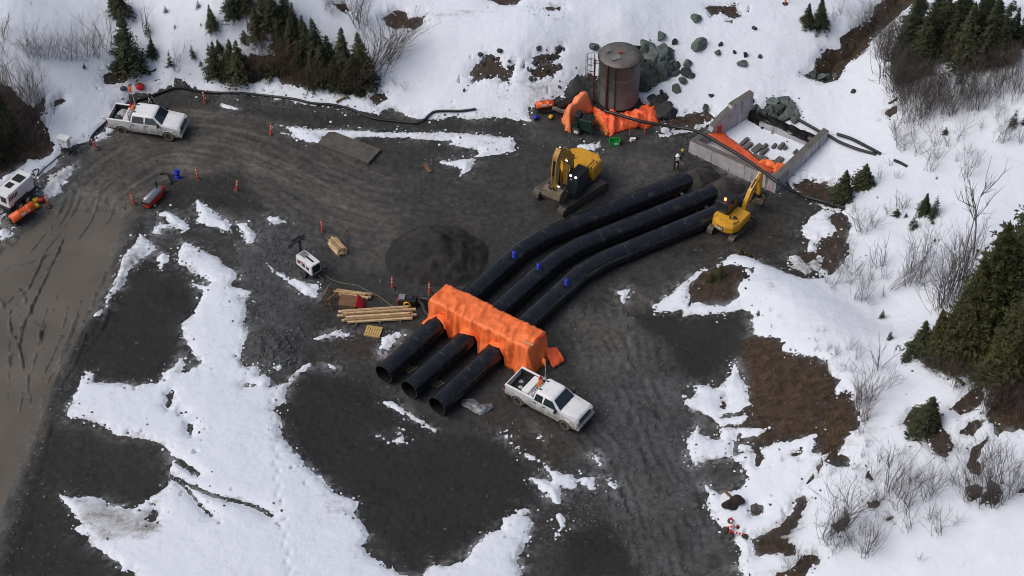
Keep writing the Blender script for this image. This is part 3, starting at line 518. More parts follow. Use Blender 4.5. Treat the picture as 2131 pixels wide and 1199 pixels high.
# ---- ground material
def ground_material():
    m = bpy.data.materials.new('gravel_ground'); m.use_nodes = True; t = m.node_tree; N = t.nodes.new; L = t.links.new; b = t.nodes['Principled BSDF']
    ge = N('ShaderNodeNewGeometry'); at = N('ShaderNodeAttribute'); at.attribute_name = 'zones'
    sp = N('ShaderNodeSeparateColor'); L(at.outputs['Color'], sp.inputs[0])
    def noise(sc, det=6, ro=.6):
        n = N('ShaderNodeTexNoise'); n.inputs['Scale'].default_value = sc; n.inputs['Detail'].default_value = det; n.inputs['Roughness'].default_value = ro
        L(ge.outputs['Position'], n.inputs['Vector']); return n.outputs['Fac']
    def ramp(f, a, b_, ca, cb):
        r = N('ShaderNodeValToRGB'); r.color_ramp.elements[0].position = a; r.color_ramp.elements[1].position = b_
        r.color_ramp.elements[0].color = ca; r.color_ramp.elements[1].color = cb; L(f, r.inputs['Fac']); return r.outputs['Color']
    def mix(f, a, b_, mode='MIX'):
        x = N('ShaderNodeMix'); x.data_type = 'RGBA'; x.blend_type = mode
        if hasattr(f, 'links'): L(f, x.inputs['Factor'])
        else: x.inputs['Factor'].default_value = f
        for k, v in (('A', a), ('B', b_)):
            if hasattr(v, 'links'): L(v, x.inputs[k])
            else: x.inputs[k].default_value = v
        return x.outputs['Result']
    big = noise(.35, 5); mid = noise(2.2, 6, .65); fine = noise(14, 4, .7)
    base = ramp(mid, .32, .7, (.0225, .0228, .0223, 1), (.053, .053, .0515, 1))
    dk = ramp(mid, .3, .75, (.0165, .0165, .016, 1), (.0245, .0243, .0235, 1))
    tn = ramp(mid, .3, .7, (.062, .0585, .052, 1), (.140, .131, .115, 1))
    so = ramp(mid, .3, .72, (.015, .0095, .007, 1), (.076, .050, .032, 1))
    gr = ramp(mid, .3, .72, (.042, .045, .047, 1), (.105, .111, .115, 1))
    c = mix(sp.outputs['Green'], base, tn); al = at.outputs['Alpha']
    c = mix(al, c, gr); c = mix(sp.outputs['Blue'], c, dk); c = mix(sp.outputs['Red'], c, so)
    a2 = N('ShaderNodeAttribute'); a2.attribute_name = 'slush'; s2 = N('ShaderNodeSeparateColor'); L(a2.outputs['Color'], s2.inputs[0]); c = mix(s2.outputs['Red'], c, (.36, .37, .39, 1))
    bg_ = ramp(big, .35, .65, (.8, .8, .8, 1), (1.2, 1.19, 1.17, 1)); c = mix(1.0, c, bg_, 'MULTIPLY')
    fi = ramp(fine, .3, .7, (.55, .55, .55, 1), (1.5, 1.5, 1.5, 1)); c = mix(1.0, c, fi, 'MULTIPLY')
    vo = N('ShaderNodeTexVoronoi'); vo.inputs['Scale'].default_value = 4.5; vo.inputs['Randomness'].default_value = 1; L(ge.outputs['Position'], vo.inputs['Vector'])
    wn = N('ShaderNodeSeparateColor'); L(vo.outputs['Color'], wn.inputs[0])
    st = N('ShaderNodeMath'); st.operation = 'GREATER_THAN'; st.inputs[1].default_value = .93; L(wn.outputs[0], st.inputs[0])
    cl = N('ShaderNodeMath'); cl.operation = 'LESS_THAN'; cl.inputs[1].default_value = .22; L(vo.outputs['Distance'], cl.inputs[0])
    mu = N('ShaderNodeMath'); mu.operation = 'MULTIPLY'; L(st.outputs[0], mu.inputs[0]); L(cl.outputs[0], mu.inputs[1])
    m2 = N('ShaderNodeMath'); m2.operation = 'MULTIPLY'; m2.inputs[1].default_value = .55; L(mu.outputs[0], m2.inputs[0])
    c = mix(m2.outputs[0], c, (.13, .13, .125, 1)); L(c, b.inputs['Base Color'])
    rr = ramp(big, .35, .65, (.55, .55, .55, 1), (.92, .92, .92, 1)); L(rr, b.inputs['Roughness']); b.inputs['Specular IOR Level'].default_value = .25
    n3 = noise(9, 6, .75); bp = N('ShaderNodeBump'); bp.inputs['Strength'].default_value = .7; bp.inputs['Distance'].default_value = .06; L(n3, bp.inputs['Height']); L(bp.outputs[0], b.inputs['Normal'])
    return m
def snow_material():
    m = bpy.data.materials.new('snow'); m.use_nodes = True; t = m.node_tree; N = t.nodes.new; L = t.links.new; b = t.nodes['Principled BSDF']
    ge = N('ShaderNodeNewGeometry'); at = N('ShaderNodeAttribute'); at.attribute_name = 'zones'; sp = N('ShaderNodeSeparateColor'); L(at.outputs['Color'], sp.inputs[0])
    n = N('ShaderNodeTexNoise'); n.inputs['Scale'].default_value = 3.2; n.inputs['Detail'].default_value = 8; n.inputs['Roughness'].default_value = .72; L(ge.outputs['Position'], n.inputs['Vector'])
    mp = N('ShaderNodeMapping'); mp.inputs['Scale'].default_value = (.5, 1.4, 1); mp.inputs['Rotation'].default_value = (0, 0, .5); L(ge.outputs['Position'], mp.inputs[0])
    ns = N('ShaderNodeTexNoise'); ns.inputs['Scale'].default_value = 1.2; ns.inputs['Detail'].default_value = 6; L(mp.outputs[0], ns.inputs['Vector'])
    ad = N('ShaderNodeMath'); ad.operation = 'MULTIPLY'; L(n.outputs['Fac'], ad.inputs[0]); L(ns.outputs['Fac'], ad.inputs[1])
    a2 = N('ShaderNodeMath'); a2.operation = 'MULTIPLY_ADD'; a2.inputs[1].default_value = .34; L(sp.outputs['Red'], a2.inputs[0]); L(ad.outputs[0], a2.inputs[2])
    r = N('ShaderNodeValToRGB'); r.color_ramp.elements[0].position = .36; r.color_ramp.elements[1].position = .66
    r.color_ramp.elements[0].color = (.695, .735, .80, 1); r.color_ramp.elements[1].color = (.26, .25, .235, 1); L(a2.outputs[0], r.inputs['Fac'])
    L(r.outputs['Color'], b.inputs['Base Color']); b.inputs['Roughness'].default_value = .75; b.inputs['Specular IOR Level'].default_value = .2
    n3 = N('ShaderNodeTexNoise'); n3.inputs['Scale'].default_value = 2.6; n3.inputs['Detail'].default_value = 7; n3.inputs['Roughness'].default_value = .68; L(ge.outputs['Position'], n3.inputs['Vector'])
    bp = N('ShaderNodeBump'); bp.inputs['Strength'].default_value = .55; bp.inputs['Distance'].default_value = .12; L(n3.outputs['Fac'], bp.inputs['Height']); L(bp.outputs[0], b.inputs['Normal'])
    return m
M_GROUND, M_SNOW = ground_material(), snow_material()
tag(grid_mesh('ground', zg, None, {'zones': (soil, tan, dark, grey), 'slush': (slush * (1 - soil) * (1 - .75 * dark), slush * 0, slush * 0, slush * 0 + 1)}, M_GROUND), 'dark gravel yard and bare soil banks of the work site', 'ground', kind='structure')
zero = np.zeros_like(XX)
tag(grid_mesh('snow', zs, sS > -.25, {'zones': (dirt, zero, zero, zero + 1)}, M_SNOW), 'white snow cover lying on the banks and yard', 'snow', kind='structure')
# muddy puddle: one flat sheet of water that the ruts break through
M_MUD = mat('muddy_water', (.122, .109, .090, 1), rough=.2, var=.14, scale=.35, spec=.25)
wb = UP_([(-280,640),(0,520),(100,445),(180,405),(275,425),(262,560),(215,690),(150,850),(70,1050),(20,1250),(-280,1320)], 0)
_zw = float(np.median(zg[sW > 1.5])) if (sW > 1.5).any() else -.5
# water level follows the very slight fall of the flat towards the viewer
_w = MB(); rows = []
def wlevel(x, y): return bil(AX, AY, AZ, x, y)
ZW = -.515
_w.add([(p[0], p[1], ZW) for p in wb], [tuple(range(len(wb)))])
tag(_w.build('water', M_MUD), 'muddy brown puddle water flooding the haul road', 'puddle', kind='structure')
# ================================================================== MACHINES AND GEAR
M_WHITE = mat('white_paint_muddy', (.66,.66,.655,1), .35, var=.05, dirt=(.22,.205,.18,1), dirt_amt=.75, dscale=3.0, dlow=(.3,1.5), coat=.3)
M_WHITEC = mat('white_paint', (.78,.785,.79,1), .3, var=.04, dirt=(.42,.40,.37,1), dirt_amt=.05, coat=.3)
M_WHITEG = mat('white_enclosure_paint', (.70,.705,.71,1), .4, var=.06, dirt=(.35,.33,.3,1), dirt_amt=.15)
M_GLASS = mat('dark_glass', (.018,.030,.036,1), .06, var=.2, spec=.8)
M_BLACK = mat('black_plastic', (.012,.012,.013,1), .55, var=.3)
M_RUBBER = mat('tyre_rubber', (.030,.028,.025,1), .85, var=.3, dirt=(.11,.098,.08,1), dirt_amt=.6, dscale=4)
M_RIM = mat('wheel_rim', (.055,.052,.048,1), .5, metal=.2, dirt=(.11,.10,.085,1), dirt_amt=.25)
M_TYRE = mat('muddy_tyre', (.07,.063,.055,1), .9, var=.3, dirt=(.19,.17,.14,1), dirt_amt=.75, dscale=3)
M_CHROME = mat('bright_metal', (.5,.5,.5,1), .25, metal=.9, var=.1, dirt=(.15,.13,.11,1), dirt_amt=.4)
M_LINER = mat('bed_liner', (.014,.014,.015,1), .8, var=.4, dirt=(.05,.048,.045,1), dirt_amt=.2)
M_ORANGE = mat('orange_plastic', (.75,.12,.025,1), .45, var=.1)
M_AMBER = mat('amber_lens', (.65,.16,.02,1), .3, var=.1)
M_RED = mat('red_paint', (.5,.022,.018,1), .45, var=.15)
M_REDLENS = mat('red_lens', (.25,.012,.012,1), .25)
M_LAMP = mat('clear_lens', (.6,.62,.64,1), .15)
M_LIT = mat('lit_lamp', (1,.96,.85,1), .3, emit=2.5)
M_LITR = mat('lit_beacon', (1,.16,.05,1), .3, emit=5.0)
M_YEL = mat('machine_yellow', (.62,.31,.022,1), .42, var=.1, dirt=(.12,.095,.06,1), dirt_amt=.25, dscale=2.2)
M_YELD = mat('machine_yellow_worn', (.42,.23,.035,1), .55, var=.25, dirt=(.10,.085,.06,1), dirt_amt=.55, dscale=2.8)
M_STEEL = mat('track_steel', (.095,.085,.074,1), .65, metal=.3, var=.35, dirt=(.11,.095,.075,1), dirt_amt=.5, dscale=4)
M_BUCKET = mat('bucket_steel', (.16,.125,.085,1), .6, metal=.3, var=.35, dirt=(.10,.085,.065,1), dirt_amt=.5)
M_HYD = mat('hydraulic_black', (.02,.02,.02,1), .4, var=.3, dirt=(.08,.07,.055,1), dirt_amt=.3)
M_FRAME = mat('dark_frame', (.018,.018,.019,1), .6, var=.3, dirt=(.07,.062,.05,1), dirt_amt=.3)
M_SILVER = mat('silver_sheet', (.42,.42,.42,1), .35, metal=.7, var=.15)
M_TEXT = mat('decal_white', (.8,.8,.78,1), .5, var=.03)
M_BLUE = mat('blue_paint', (.012,.028,.42,1), .4, var=.15)
M_YELL = mat('bright_yellow', (.70,.45,.02,1), .45, var=.1)
M_SKIN = mat('skin', (.42,.25,.17,1), .6)

def wheel(parent, x, y, r, w, rim=M_RIM, tyre=M_RUBBER):
    o = MB().lathe([(r*.5,-w*.15),(r*.55,-w/2),(r*.93,-w/2),(r,-w*.32),(r,w*.32),(r*.93,w/2),(r*.55,w/2),(r*.5,w*.15)], (0,0,0), 20, 'Y').build('wheel', tyre, parent)
    o.location = (x, y, r)
    s = 1 if y > 0 else -1
    b = MB(); b.lathe([(.01,s*w*.30),(r*.2,s*w*.44),(r*.24,s*w*.36),(r*.46,s*w*.30),(r*.57,s*w*.46),(r*.62,s*w*.51),(r*.62,s*w*.2)], (0,0,0), 20, 'Y')
    for k in range(6):
        a = k*math.pi/3; b.box((math.cos(a)*r*.34, s*w*.40, math.sin(a)*r*.34), (r*.34, .05, r*.13), ry=-a)
    b.build('rim', rim, o)
    return o

def pickup(loc, rz, label, group, xb, extra, crew):
    t = empty('pickup_truck', loc, rz, label, 'pickup truck', group)
    W_ = 1.0; fx, rx, wr = 1.95, -1.73, .41
    def arch(cx, r=.5, n=8, z0=.42):
        return [(cx + r*math.cos(a), z0 + r*math.sin(a)) for a in [math.pi*k/n for k in range(n+1)]]
    # lower body of nose and cab, arches cut out of the side profile
    a = [p for p in arch(fx) if p[1] >= .40]
    prof = [(xb,.46)] + [(1.4,.44)] + a[::-1] + [(2.62,.44),(2.80,.52),(2.86,.85),(2.80,1.10),(2.66,1.20),(2.0,1.27),(1.42,1.33),(xb,1.36)]
    b = MB(); b.prism(prof, -W_+.03, W_-.03)
    b.build('body', M_WHITE, t)
    # domed hood
    rings = []
    for x, zc, hw in ((2.74,1.14,.80),(2.55,1.23,.86),(2.0,1.305,.9),(1.44,1.36,.92)):
        rings.append([(x, y, zc - .05*(abs(y)/hw)**3 + (.02 if .3 < abs(y) < .55 else 0)) for y in np.linspace(-hw, hw, 9)] + [(x, hw, zc-.14), (x, -hw, zc-.14)])
    MB().loft(rings, True).build('hood', M_WHITEC, t)
    # cab: pillars + roof shell
    zr = 1.93; xr0, xr1 = xb + .1, .80
    b = MB()
    def ring(z, x0, x1, hw): return [(x1, -hw*.82, z), (x1+.0, hw*.82, z), (x1-.14, hw, z), (x0+.1, hw, z), (x0, hw*.86, z), (x0, -hw*.86, z), (x0+.1, -hw, z), (x1-.14, -hw, z)]
    b.loft([ring(1.30, xb, 1.48, .97), ring(1.50, xb+.02, 1.26, .93), ring(1.84, xr0, xr1+.07, .79), ring(1.90, xr0+.04, xr1, .75), ring(1.945, xr0+.16, xr1-.18, .62)], False)
    b.build('cab', M_WHITEC, t)
    MB().add([(1.45,-.80,1.36),(1.45,.80,1.36),(.88,.68,1.85),(.88,-.68,1.85)],[(0,1,2,3)]).build('windshield', M_GLASS, t).location = (.022,0,.018)
    MB().add([(xb-.012,-.7,1.45),(xb-.012,.7,1.45),(xr0-.02,.62,1.82),(xr0-.02,-.62,1.82)],[(3,2,1,0)]).build('rear_window', M_GLASS, t)
    L = .42 - xb; mid = xb + (1.12 if crew else .80)
    for s in (-1, 1):
        def yy(z): return s*(.97 - (z-1.34)*.36 + .012)
        for nm, x0, x1, x1t in (('side_window', xb+.14, mid-.05, mid-.05), ('side_window', mid+.03, 1.32, .84)):
            q = [(x0, yy(1.36)+s*.012, 1.36), (x1, yy(1.36)+s*.012, 1.36), (x1t, yy(1.84)+s*.012, 1.84), (x0+.08, yy(1.84)+s*.012, 1.84)]
            MB().add(q, [(0,1,2,3) if s < 0 else (3,2,1,0)]).build(nm, M_GLASS, t)
        for x0, x1 in ((xb+.08, mid-.02), (mid+.02, 1.42)):
            d = MB().box(((x0+x1)/2, s*(W_-.018), .90), (x1-x0, .028, .78)).build('door', M_WHITE, t)
            MB().box((x0+.14, s*(W_+.012), 1.16), (.2, .035, .05)).build('handle', M_BLACK, d)
        MB().box((1.26, s*1.10, 1.40), (.12, .22, .24)).box((1.29, s*1.02, 1.36), (.06, .1, .05)).build('mirror', M_BLACK, t)
        MB().box((2.74, s*.76, 1.0), (.2, .32, .2), rz=-s*.25).build('headlight', M_LAMP, t)
        MB().box((-2.80, s*.93, 1.08), (.1, .13, .38)).build('taillight', M_REDLENS, t)
        # bed side with arch
        ar = [p for p in arch(rx) if p[1] >= .44]
        pr = [(-2.78,.58)] + ar[::-1] + [(xb-.02,.46),(xb-.02,1.36),(-2.80,1.36)]
        MB().prism(pr, s*.86 if s < 0 else .86, s*.99 if s < 0 else .99).build('bed_side', M_WHITE, t)
        MB().box(((xb-2.8)/2, s*.925, 1.375), (-xb*1.0+0 if False else (xb+2.78)*1.0, .15, .03)).build('bed_rail', M_WHITEC, t)
        for cx in (fx, rx):   # flared arch lip
            MB().tube([(cx + .52*math.cos(a_), s*.985, .42 + .52*math.sin(a_)) for a_ in np.linspace(.05, math.pi-.05, 10)], .035, 6).build('wheel_arch', M_WHITE, t)
            wheel(t, cx, s*.89, wr, .27, M_RIM, M_TYRE)
    b = MB(); b.box(((xb-2.78)/2, 0, .80), (xb+2.74, 1.7, .06)); b.box((xb-.04, 0, 1.07), (.04, 1.7, .5))
    for s in (-1, 1): b.box(((xb-2.78)/2, s*.845, 1.08), (xb+2.74, .02, .54)); b.box((rx, s*.72, .93), (.9, .24, .2))
    b.build('bed_liner', M_LINER, t)
    MB().box((-2.77, 0, 1.05), (.07, 1.7, .6)).build('tailgate', M_WHITE, t)
    MB().box((-2.90, 0, .64), (.2, 1.85, .2)).box((-2.98,0,.55),(.2,.1,.1)).build('rear_bumper', M_CHROME, t)
    MB().prism([(2.74,.42),(2.98,.46),(3.0,.68),(2.8,.74)], -.93, .93).build('front_bumper', M_WHITE, t)
    g = MB().box((2.83, 0, .96), (.09, 1.22, .34)).build('grille', M_BLACK, t)
    for z in (.88, 1.03): MB().box((2.885, 0, z), (.03, 1.2, .05)).build('grille_bar', M_CHROME, g)
    MB().box((-.4,0,.5),(4.2,1.3,.16)).build('chassis', M_FRAME, t)
    # headache rack, light bar, whip flag
    b = MB()
    for s in (-1, 1): b.cyl((xb-.14, s*.84, 1.36), (xb-.12, s*.78, 2.02), .035, 6)
    b.cyl((xb-.12, -.82, 2.02), (xb-.12, .82, 2.02), .035, 6); b.cyl((xb-.12, -.8, 1.7), (xb-.12, .8, 1.7), .025, 6)
    for y in (-.5, -.2, .1, .4): b.cyl((xb-.12, y, 1.37), (xb-.12, y, 2.0), .018, 6)
    b.build('headache_rack', M_CHROME, t)
    MB().rbox((xb+.0, extra['bar'], 2.06), (.22, .5, .13), .04).build('beacon', M_AMBER, t)
    for s in (-1,1): MB().rbox((xb+.28, s*.42, 1.965), (.2,.1,.05), .02).build('roof_light', M_BLACK, t)
    wf = MB().tube([(xb-.2, .80, 1.4), (xb-.24, .86, 2.3), (xb-.32, .95, 3.2)], [.016,.013,.01], 5).build('whip_flag', M_TEXT, t)
    v = [(xb-.30,.93,2.75),(xb-.33,.96,3.22),(xb-.62,1.02,3.12),(xb-.60,1.0,2.72),(xb-.46,.90,2.9)]
    MB().add([(v[0][0],v[0][1],2.55),v[1],v[2],v[3],v[4]], [(0,4,1),(4,2,1),(0,3,4),(3,2,4)]).build('flag', M_ORANGE, wf)
    MB().box((xb-.42,.62,1.52),(.22,.22,.3)).cyl((xb-.42,.62,1.67),(xb-.42,.62,1.86),.07,8).build('winch', M_RED, t)
    for sh in extra['bed']: sh(t)
    return t
def place_by_wheels(pr, pf, zc=None):
    a = G(*pr); b = G(*pf); rz = math.atan2(b.y-a.y, b.x-a.x)
    f = Vector((math.cos(rz), math.sin(rz), 0)); l = Vector((-f.y, f.x, 0))
    mid = (a+b)/2; c = mid - f*.11 + l*.98
    c.z = float(gnd_z(c.x, c.y)); return c, rz
def bed_near(t):
    MB().rbox((-1.35, 0, 1.12), (.55, 1.55, .66), .05).build('toolbox', M_WHITEC, t)
    b = MB().rbox((-.93, 0, 1.05), (.34, 1.5, .55), .1); b.build('fuel_tank', M_WHITEC, t)
    b = MB()
    for y in (-.2, .02, .22): b.cyl((-.93,y,1.3),(-.93,y,1.37),.055,8)
    b.build('filler_cap', M_BLACK, t)
def bed_far(t):
    MB().rbox((xb_far-.42, .0, 1.16), (.5, 1.5, .5), .08).build('toolbox', M_WHITE, t)
xb_near, xb_far = -.62, -.98
c, rz = place_by_wheels((1077,843), (1176,895))
near_truck = pickup(c, rz, 'muddy white extended-cab pickup parked below the orange tarp tent', 'white pickup trucks', xb_near, {'bar': -.1, 'bed': [bed_near]}, False)
c2, rz2 = place_by_wheels((257,276), (350,295))
far_truck = pickup(c2, rz2, 'mud-splashed white crew-cab pickup on the curve of the haul road', 'white pickup trucks', xb_far, {'bar': -.1, 'bed': [bed_far]}, True)
M_BAG = mat('grey_bag', (.30,.30,.31,1), .6, var=.5, scale=9, bump=.5)
def lump(name, at, size, m, seed, label, cat, rz=0.0, group=None, n=3, amp=.25):
    me = bpy.data.meshes.new(name); bm = bmesh.new(); bmesh.ops.create_icosphere(bm, subdivisions=n, radius=1)
    for v in bm.verts:
        k = 1 + amp*float(vnoise(np.array(v.co.x*1.7+seed*3.1+v.co.z), np.array(v.co.y*1.7-v.co.z*1.3+seed), seed)); v.co *= k
        v.co.x *= size[0]/2; v.co.y *= size[1]/2; v.co.z *= size[2]/2
        if v.co.z < -size[2]*.32: v.co.z = -size[2]*.32
        v.co.z += size[2]*.32
    bm.to_mesh(me); bm.free(); me.materials.append(m)
    o = bpy.data.objects.new(name, me); COL.objects.link(o); o.location = at; o.rotation_euler = (0,0,rz)
    return tag(o, label, cat, group)
def on(truck, x, y, z):
    c_ = Vector(truck.location); r_ = truck.rotation_euler[2]
    return (c_.x + x*math.cos(r_) - y*math.sin(r_), c_.y + x*math.sin(r_) + y*math.cos(r_), c_.z + z)
lump('bag', on(far_truck,-1.9,.25,.83), (.95,.9,.55), M_BAG, 3, 'grey plastic-wrapped bundle in the bed of the crew-cab pickup', 'bundle', .4)
lump('bag', on(far_truck,-2.2,-.15,.83), (.6,.6,.42), mat('dark_bag',(.05,.055,.07,1),.6,var=.5,scale=9), 5, 'dark blue-grey bag lying behind the bundle in the crew-cab pickup bed', 'bag', .9)
lump('jerry_can', on(far_truck,-1.72,-.55,.83), (.42,.3,.45), M_RED, 7, 'red fuel can in the bed corner of the crew-cab pickup', 'fuel can', .2, amp=.08)
lump('bag', on(near_truck,-2.05,-.25,.83), (.32,.26,.24), mat('pale_bag',(.5,.5,.48,1),.6), 9, 'small pale bag on the bed floor of the extended-cab pickup', 'bag')
lump('rag', on(near_truck,-2.35,.25,.83), (.3,.26,.1), M_BAG, 11, 'grey rag lying at the tailgate end of the extended-cab pickup bed', 'rag')

# ------------------------------------------------------------------ excavators
def track(parent, y, length, h, w, n=None):
    r = h/2; L = length/2 - r; pts = []
    for a in np.linspace(-math.pi/2, math.pi/2, 9): pts.append((L + r*math.cos(a), r + r*math.sin(a)))
    for a in np.linspace(math.pi/2, 1.5*math.pi, 9): pts.append((-L + r*math.cos(a), r + r*math.sin(a)))
    b = MB(); b.prism([(x*.97, r+(z-r)*.86) for x, z in pts], y-w*.42, y+w*.42)
    # shoes round the loop
    P_ = [Vector((x,0,z)) for x, z in pts]; P_.append(P_[0]); per = sum((P_[i+1]-P_[i]).length for i in range(len(P_)-1)); cnt = int(per/.2); d = 0
    for k in range(cnt):
        s_ = per*k/cnt; i = 0
        while s_ > (P_[i+1]-P_[i]).length: s_ -= (P_[i+1]-P_[i]).length; i += 1
        e = (P_[i+1]-P_[i]).normalized(); q = P_[i]+e*s_
        b.box((q.x, y, q.z), (.16, w, .05), ry=-math.atan2(e.z, e.x))
    o = b.build('track', M_STEEL, parent)
    b = MB(); s = 1 if y > 0 else -1
    for x in (-L, L): b.cyl((x, y+s*w*.3, r), (x, y+s*w*.52, r), r*.66, 14)
    for x in np.linspace(-L*.7, L*.7, 6): b.cyl((x, y+s*w*.3, r*.5), (x, y+s*w*.5, r*.5), r*.3, 10)
    b.box((0, y+s*w*.44, r*1.15), (length*.62, .08, r*.6))
    b.build('sprocket', M_STEEL, o)
def arm(pts, w0, name, m, parent, y=0.0):
    """box-section arm along points (x, z, half depth)"""
    rings = []
    for i, (x, z, hd) in enumerate(pts):
        a = Vector(pts[max(i-1,0)][:2]); c_ = Vector(pts[min(i+1,len(pts)-1)][:2]); t_ = (c_-a).normalized(); n_ = Vector((-t_.y, t_.x))
        rings.append([(x+n_.x*hd, y-w0, z+n_.y*hd), (x+n_.x*hd, y+w0, z+n_.y*hd), (x-n_.x*hd, y+w0, z-n_.y*hd), (x-n_.x*hd, y-w0, z-n_.y*hd)])
    return MB().loft(rings, False).build(name, m, parent)
def ram(p, q, r, parent, y=0.0):
    b = MB(); p = Vector((p[0], y, p[1])); q = Vector((q[0], y, q[1])); k = p.lerp(q, .58)
    o = b.cyl(p, k, r, 8).build('hydraulic_ram', M_HYD, parent)
    MB().cyl(k, q, r*.55, 8).build('ram_rod', M_CHROME, o)
def bucket(parent, at, w, s, ang, n_teeth=5):
    prof = [(0,.25),(.42,.30),(.72,.02),(.70,-.42),(.42,-.72),(.05,-.80),(-.32,-.72)]
    inner = [(-.30,-.66),(.05,-.72),(.40,-.64),(.62,-.40),(.64,.0),(.38,.22),(.03,.18)]
    ca, sa = math.cos(ang), math.sin(ang)
    def tr(p): return (at[0]+s*(p[0]*ca-p[1]*sa), at[1]+s*(p[0]*sa+p[1]*ca))
    b = MB(); b.prism([tr(p) for p in prof+inner], -w/2, w/2)
    for y in (-w/2, w/2-.05): b.prism([tr(p) for p in prof], y, y+.05)
    for k in range(n_teeth):
        y = -w/2 + w*(k+.5)/n_teeth; q0 = tr((-.3,-.70)); q1 = tr((-.52,-.66))
        b.tube([(q0[0], y, q0[1]), (q1[0], y, q1[1])], [.07*s, .03*s], 5)
    return b.build('bucket', M_BUCKET, parent)
def text(parent, s, size, loc, rot, m, name='lettering'):
    me = None
    cu = bpy.data.curves.new(name, 'FONT'); cu.body = s; cu.size = size; cu.align_x = 'CENTER'; cu.align_y = 'CENTER'; cu.extrude = .006; cu.offset = .012
    o = bpy.data.objects.new(name, cu); COL.objects.link(o); cu.materials.append(m); o.parent = parent; o.location = loc; o.rotation_euler = rot
    dg = bpy.context.evaluated_depsgraph_get(); me = bpy.data.meshes.new_from_object(o.evaluated_get(dg)); bpy.data.objects.remove(o); bpy.data.curves.remove(cu)
    me.materials.clear(); me.materials.append(m); o = bpy.data.objects.new(name, me); COL.objects.link(o); o.parent = parent; o.location = loc; o.rotation_euler = rot; return o

# big digger: tracks, house, cab, folded boom in front
pc = P(1187,401,0); ex = empty('excavator', (pc[0], pc[1], float(gnd_z(pc[0], pc[1]))), R(238), 'large yellow excavator with folded boom, on the bare yard below the tank', 'excavator')
for y in (-1.38, 1.38): track(ex, y, 4.9, .95, .64)
MB().box((0,0,.62),(2.6,2.2,.4)).cyl((0,0,.8),(0,0,1.15),.75,18).build('undercarriage', M_STEEL, ex)
hs = empty  # (upper works share the machine's heading)
b = MB(); b.rbox((-.55,0,1.3),(3.9,2.7,.3),.08); b.build('deck', M_FRAME, ex)
b = MB(); b.loft([[(-1.05,-1.38,1.25),(-1.05,1.38,1.25),(-2.35,1.38,1.25),(-2.85,.8,1.25),(-2.85,-.8,1.25),(-2.35,-1.38,1.25)],
                  [(-1.05,-1.38,2.3),(-1.05,1.38,2.3),(-2.35,1.38,2.3),(-2.9,.8,2.3),(-2.9,-.8,2.3),(-2.35,-1.38,2.3)],
                  [(-1.05,-1.30,2.48),(-1.05,1.30,2.48),(-2.28,1.3,2.42),(-2.75,.75,2.40),(-2.75,-.75,2.40),(-2.28,-1.3,2.42)]], False)
b.build('counterweight', M_YEL, ex)
b = MB(); b.rbox((-.55,-.95,1.85),(2.3,.8,1.1),.08); b.build('side_cover', M_YEL, ex)
b = MB(); b.rbox((-.8,.2,2.2),(1.3,1.4,.6),.1); b.box((-1.5,.0,2.52),(.9,1.8,.1)); b.build('engine_hood', M_YEL, ex)
MB().cyl((-1.2,-.5,2.5),(-1.2,-.5,2.95),.08,10).build('exhaust', M_BLACK, ex)
b = MB(); b.box((-.9,1.28,2.75),(1.8,.03,.03)); b.box((-.9,-1.28,2.75),(1.8,.03,.03))
for x in (-1.7,-.9,-.1): b.box((x,1.28,2.55),(.03,.03,.4)); b.box((x,-1.28,2.55),(.03,.03,.4))
b.build('handrail', M_BLACK, ex)
cb = MB().loft([[(1.45,.5,1.4),(1.45,1.38,1.4),(-.3,1.38,1.4),(-.3,.5,1.4)],[(1.5,.5,2.1),(1.5,1.38,2.1),(-.3,1.38,2.1),(-.3,.5,2.1)],[(1.15,.52,3.1),(1.15,1.36,3.1),(-.25,1.36,3.1),(-.25,.52,3.1)]], False).build('cab', M_BLACK, ex)
MB().add([(1.515,.56,1.55),(1.515,1.32,1.55),(1.535,1.32,2.1),(1.535,.56,2.1),(1.2,1.30,3.02),(1.2,.58,3.02)],[(0,1,2,3),(3,2,4,5)]).build('windshield', M_GLASS, cb)
MB().add([(-.2,1.392,1.9),(1.35,1.392,1.6),(1.4,1.392,2.1),(1.1,1.375,3.0),(-.2,1.375,3.0)],[(4,3,2,1,0)]).build('side_window', M_GLASS, cb)
MB().rbox((.45,.94,3.14),(1.5,.92,.1),.05).build('cab_roof', M_BLACK, cb)
for y in (.7,1.15): MB().cyl((1.22,y,3.2),(1.30,y,3.2),.09,10).build('lamp', M_LIT, ex)
arm([(.55,1.55,.20),(.35,2.6,.34),(.45,3.9,.42),(1.05,5.0,.40),(1.75,5.45,.28),(2.1,5.5,.16)], .27, 'boom', M_YELD, ex)
arm([(1.85,6.0,.12),(2.12,5.5,.34),(2.35,4.4,.30),(2.45,3.2,.22),(2.5,2.35,.14)], .21, 'stick', M_YELD, ex)
for y in (-.42,.42): ram((1.1,1.5), (.95,4.3), .11, ex, y)
ram((.6,4.75),(1.75,6.05),.10, ex); ram((2.55,5.3),(2.85,3.0),.085, ex)
MB().tube([(2.5,-.17,2.35),(2.9,-.17,2.75),(2.85,-.17,3.0)],.06,6).tube([(2.5,.17,2.35),(2.9,.17,2.75),(2.85,.17,3.0)],.06,6).build('linkage', M_HYD, ex)
for ch in list(ex.children):
    if ch.name.split('.')[0] in ('track','undercarriage'): ch.rotation_euler = (0,0,R(-15))
bucket(ex, (2.3,2.35), 1.65, 1.2, R(-25))
ex.scale = (.94,)*3
MB().tube([(2.0,-.14,5.85),(1.2,-.14,5.6),(.5,-.16,4.5),(.3,-.18,2.4)],.045,6).tube([(2.0,.14,5.85),(1.2,.14,5.6),(.5,.16,4.5),(.3,.18,2.4)],.045,6).build('hydraulic_hose', M_HYD, ex)
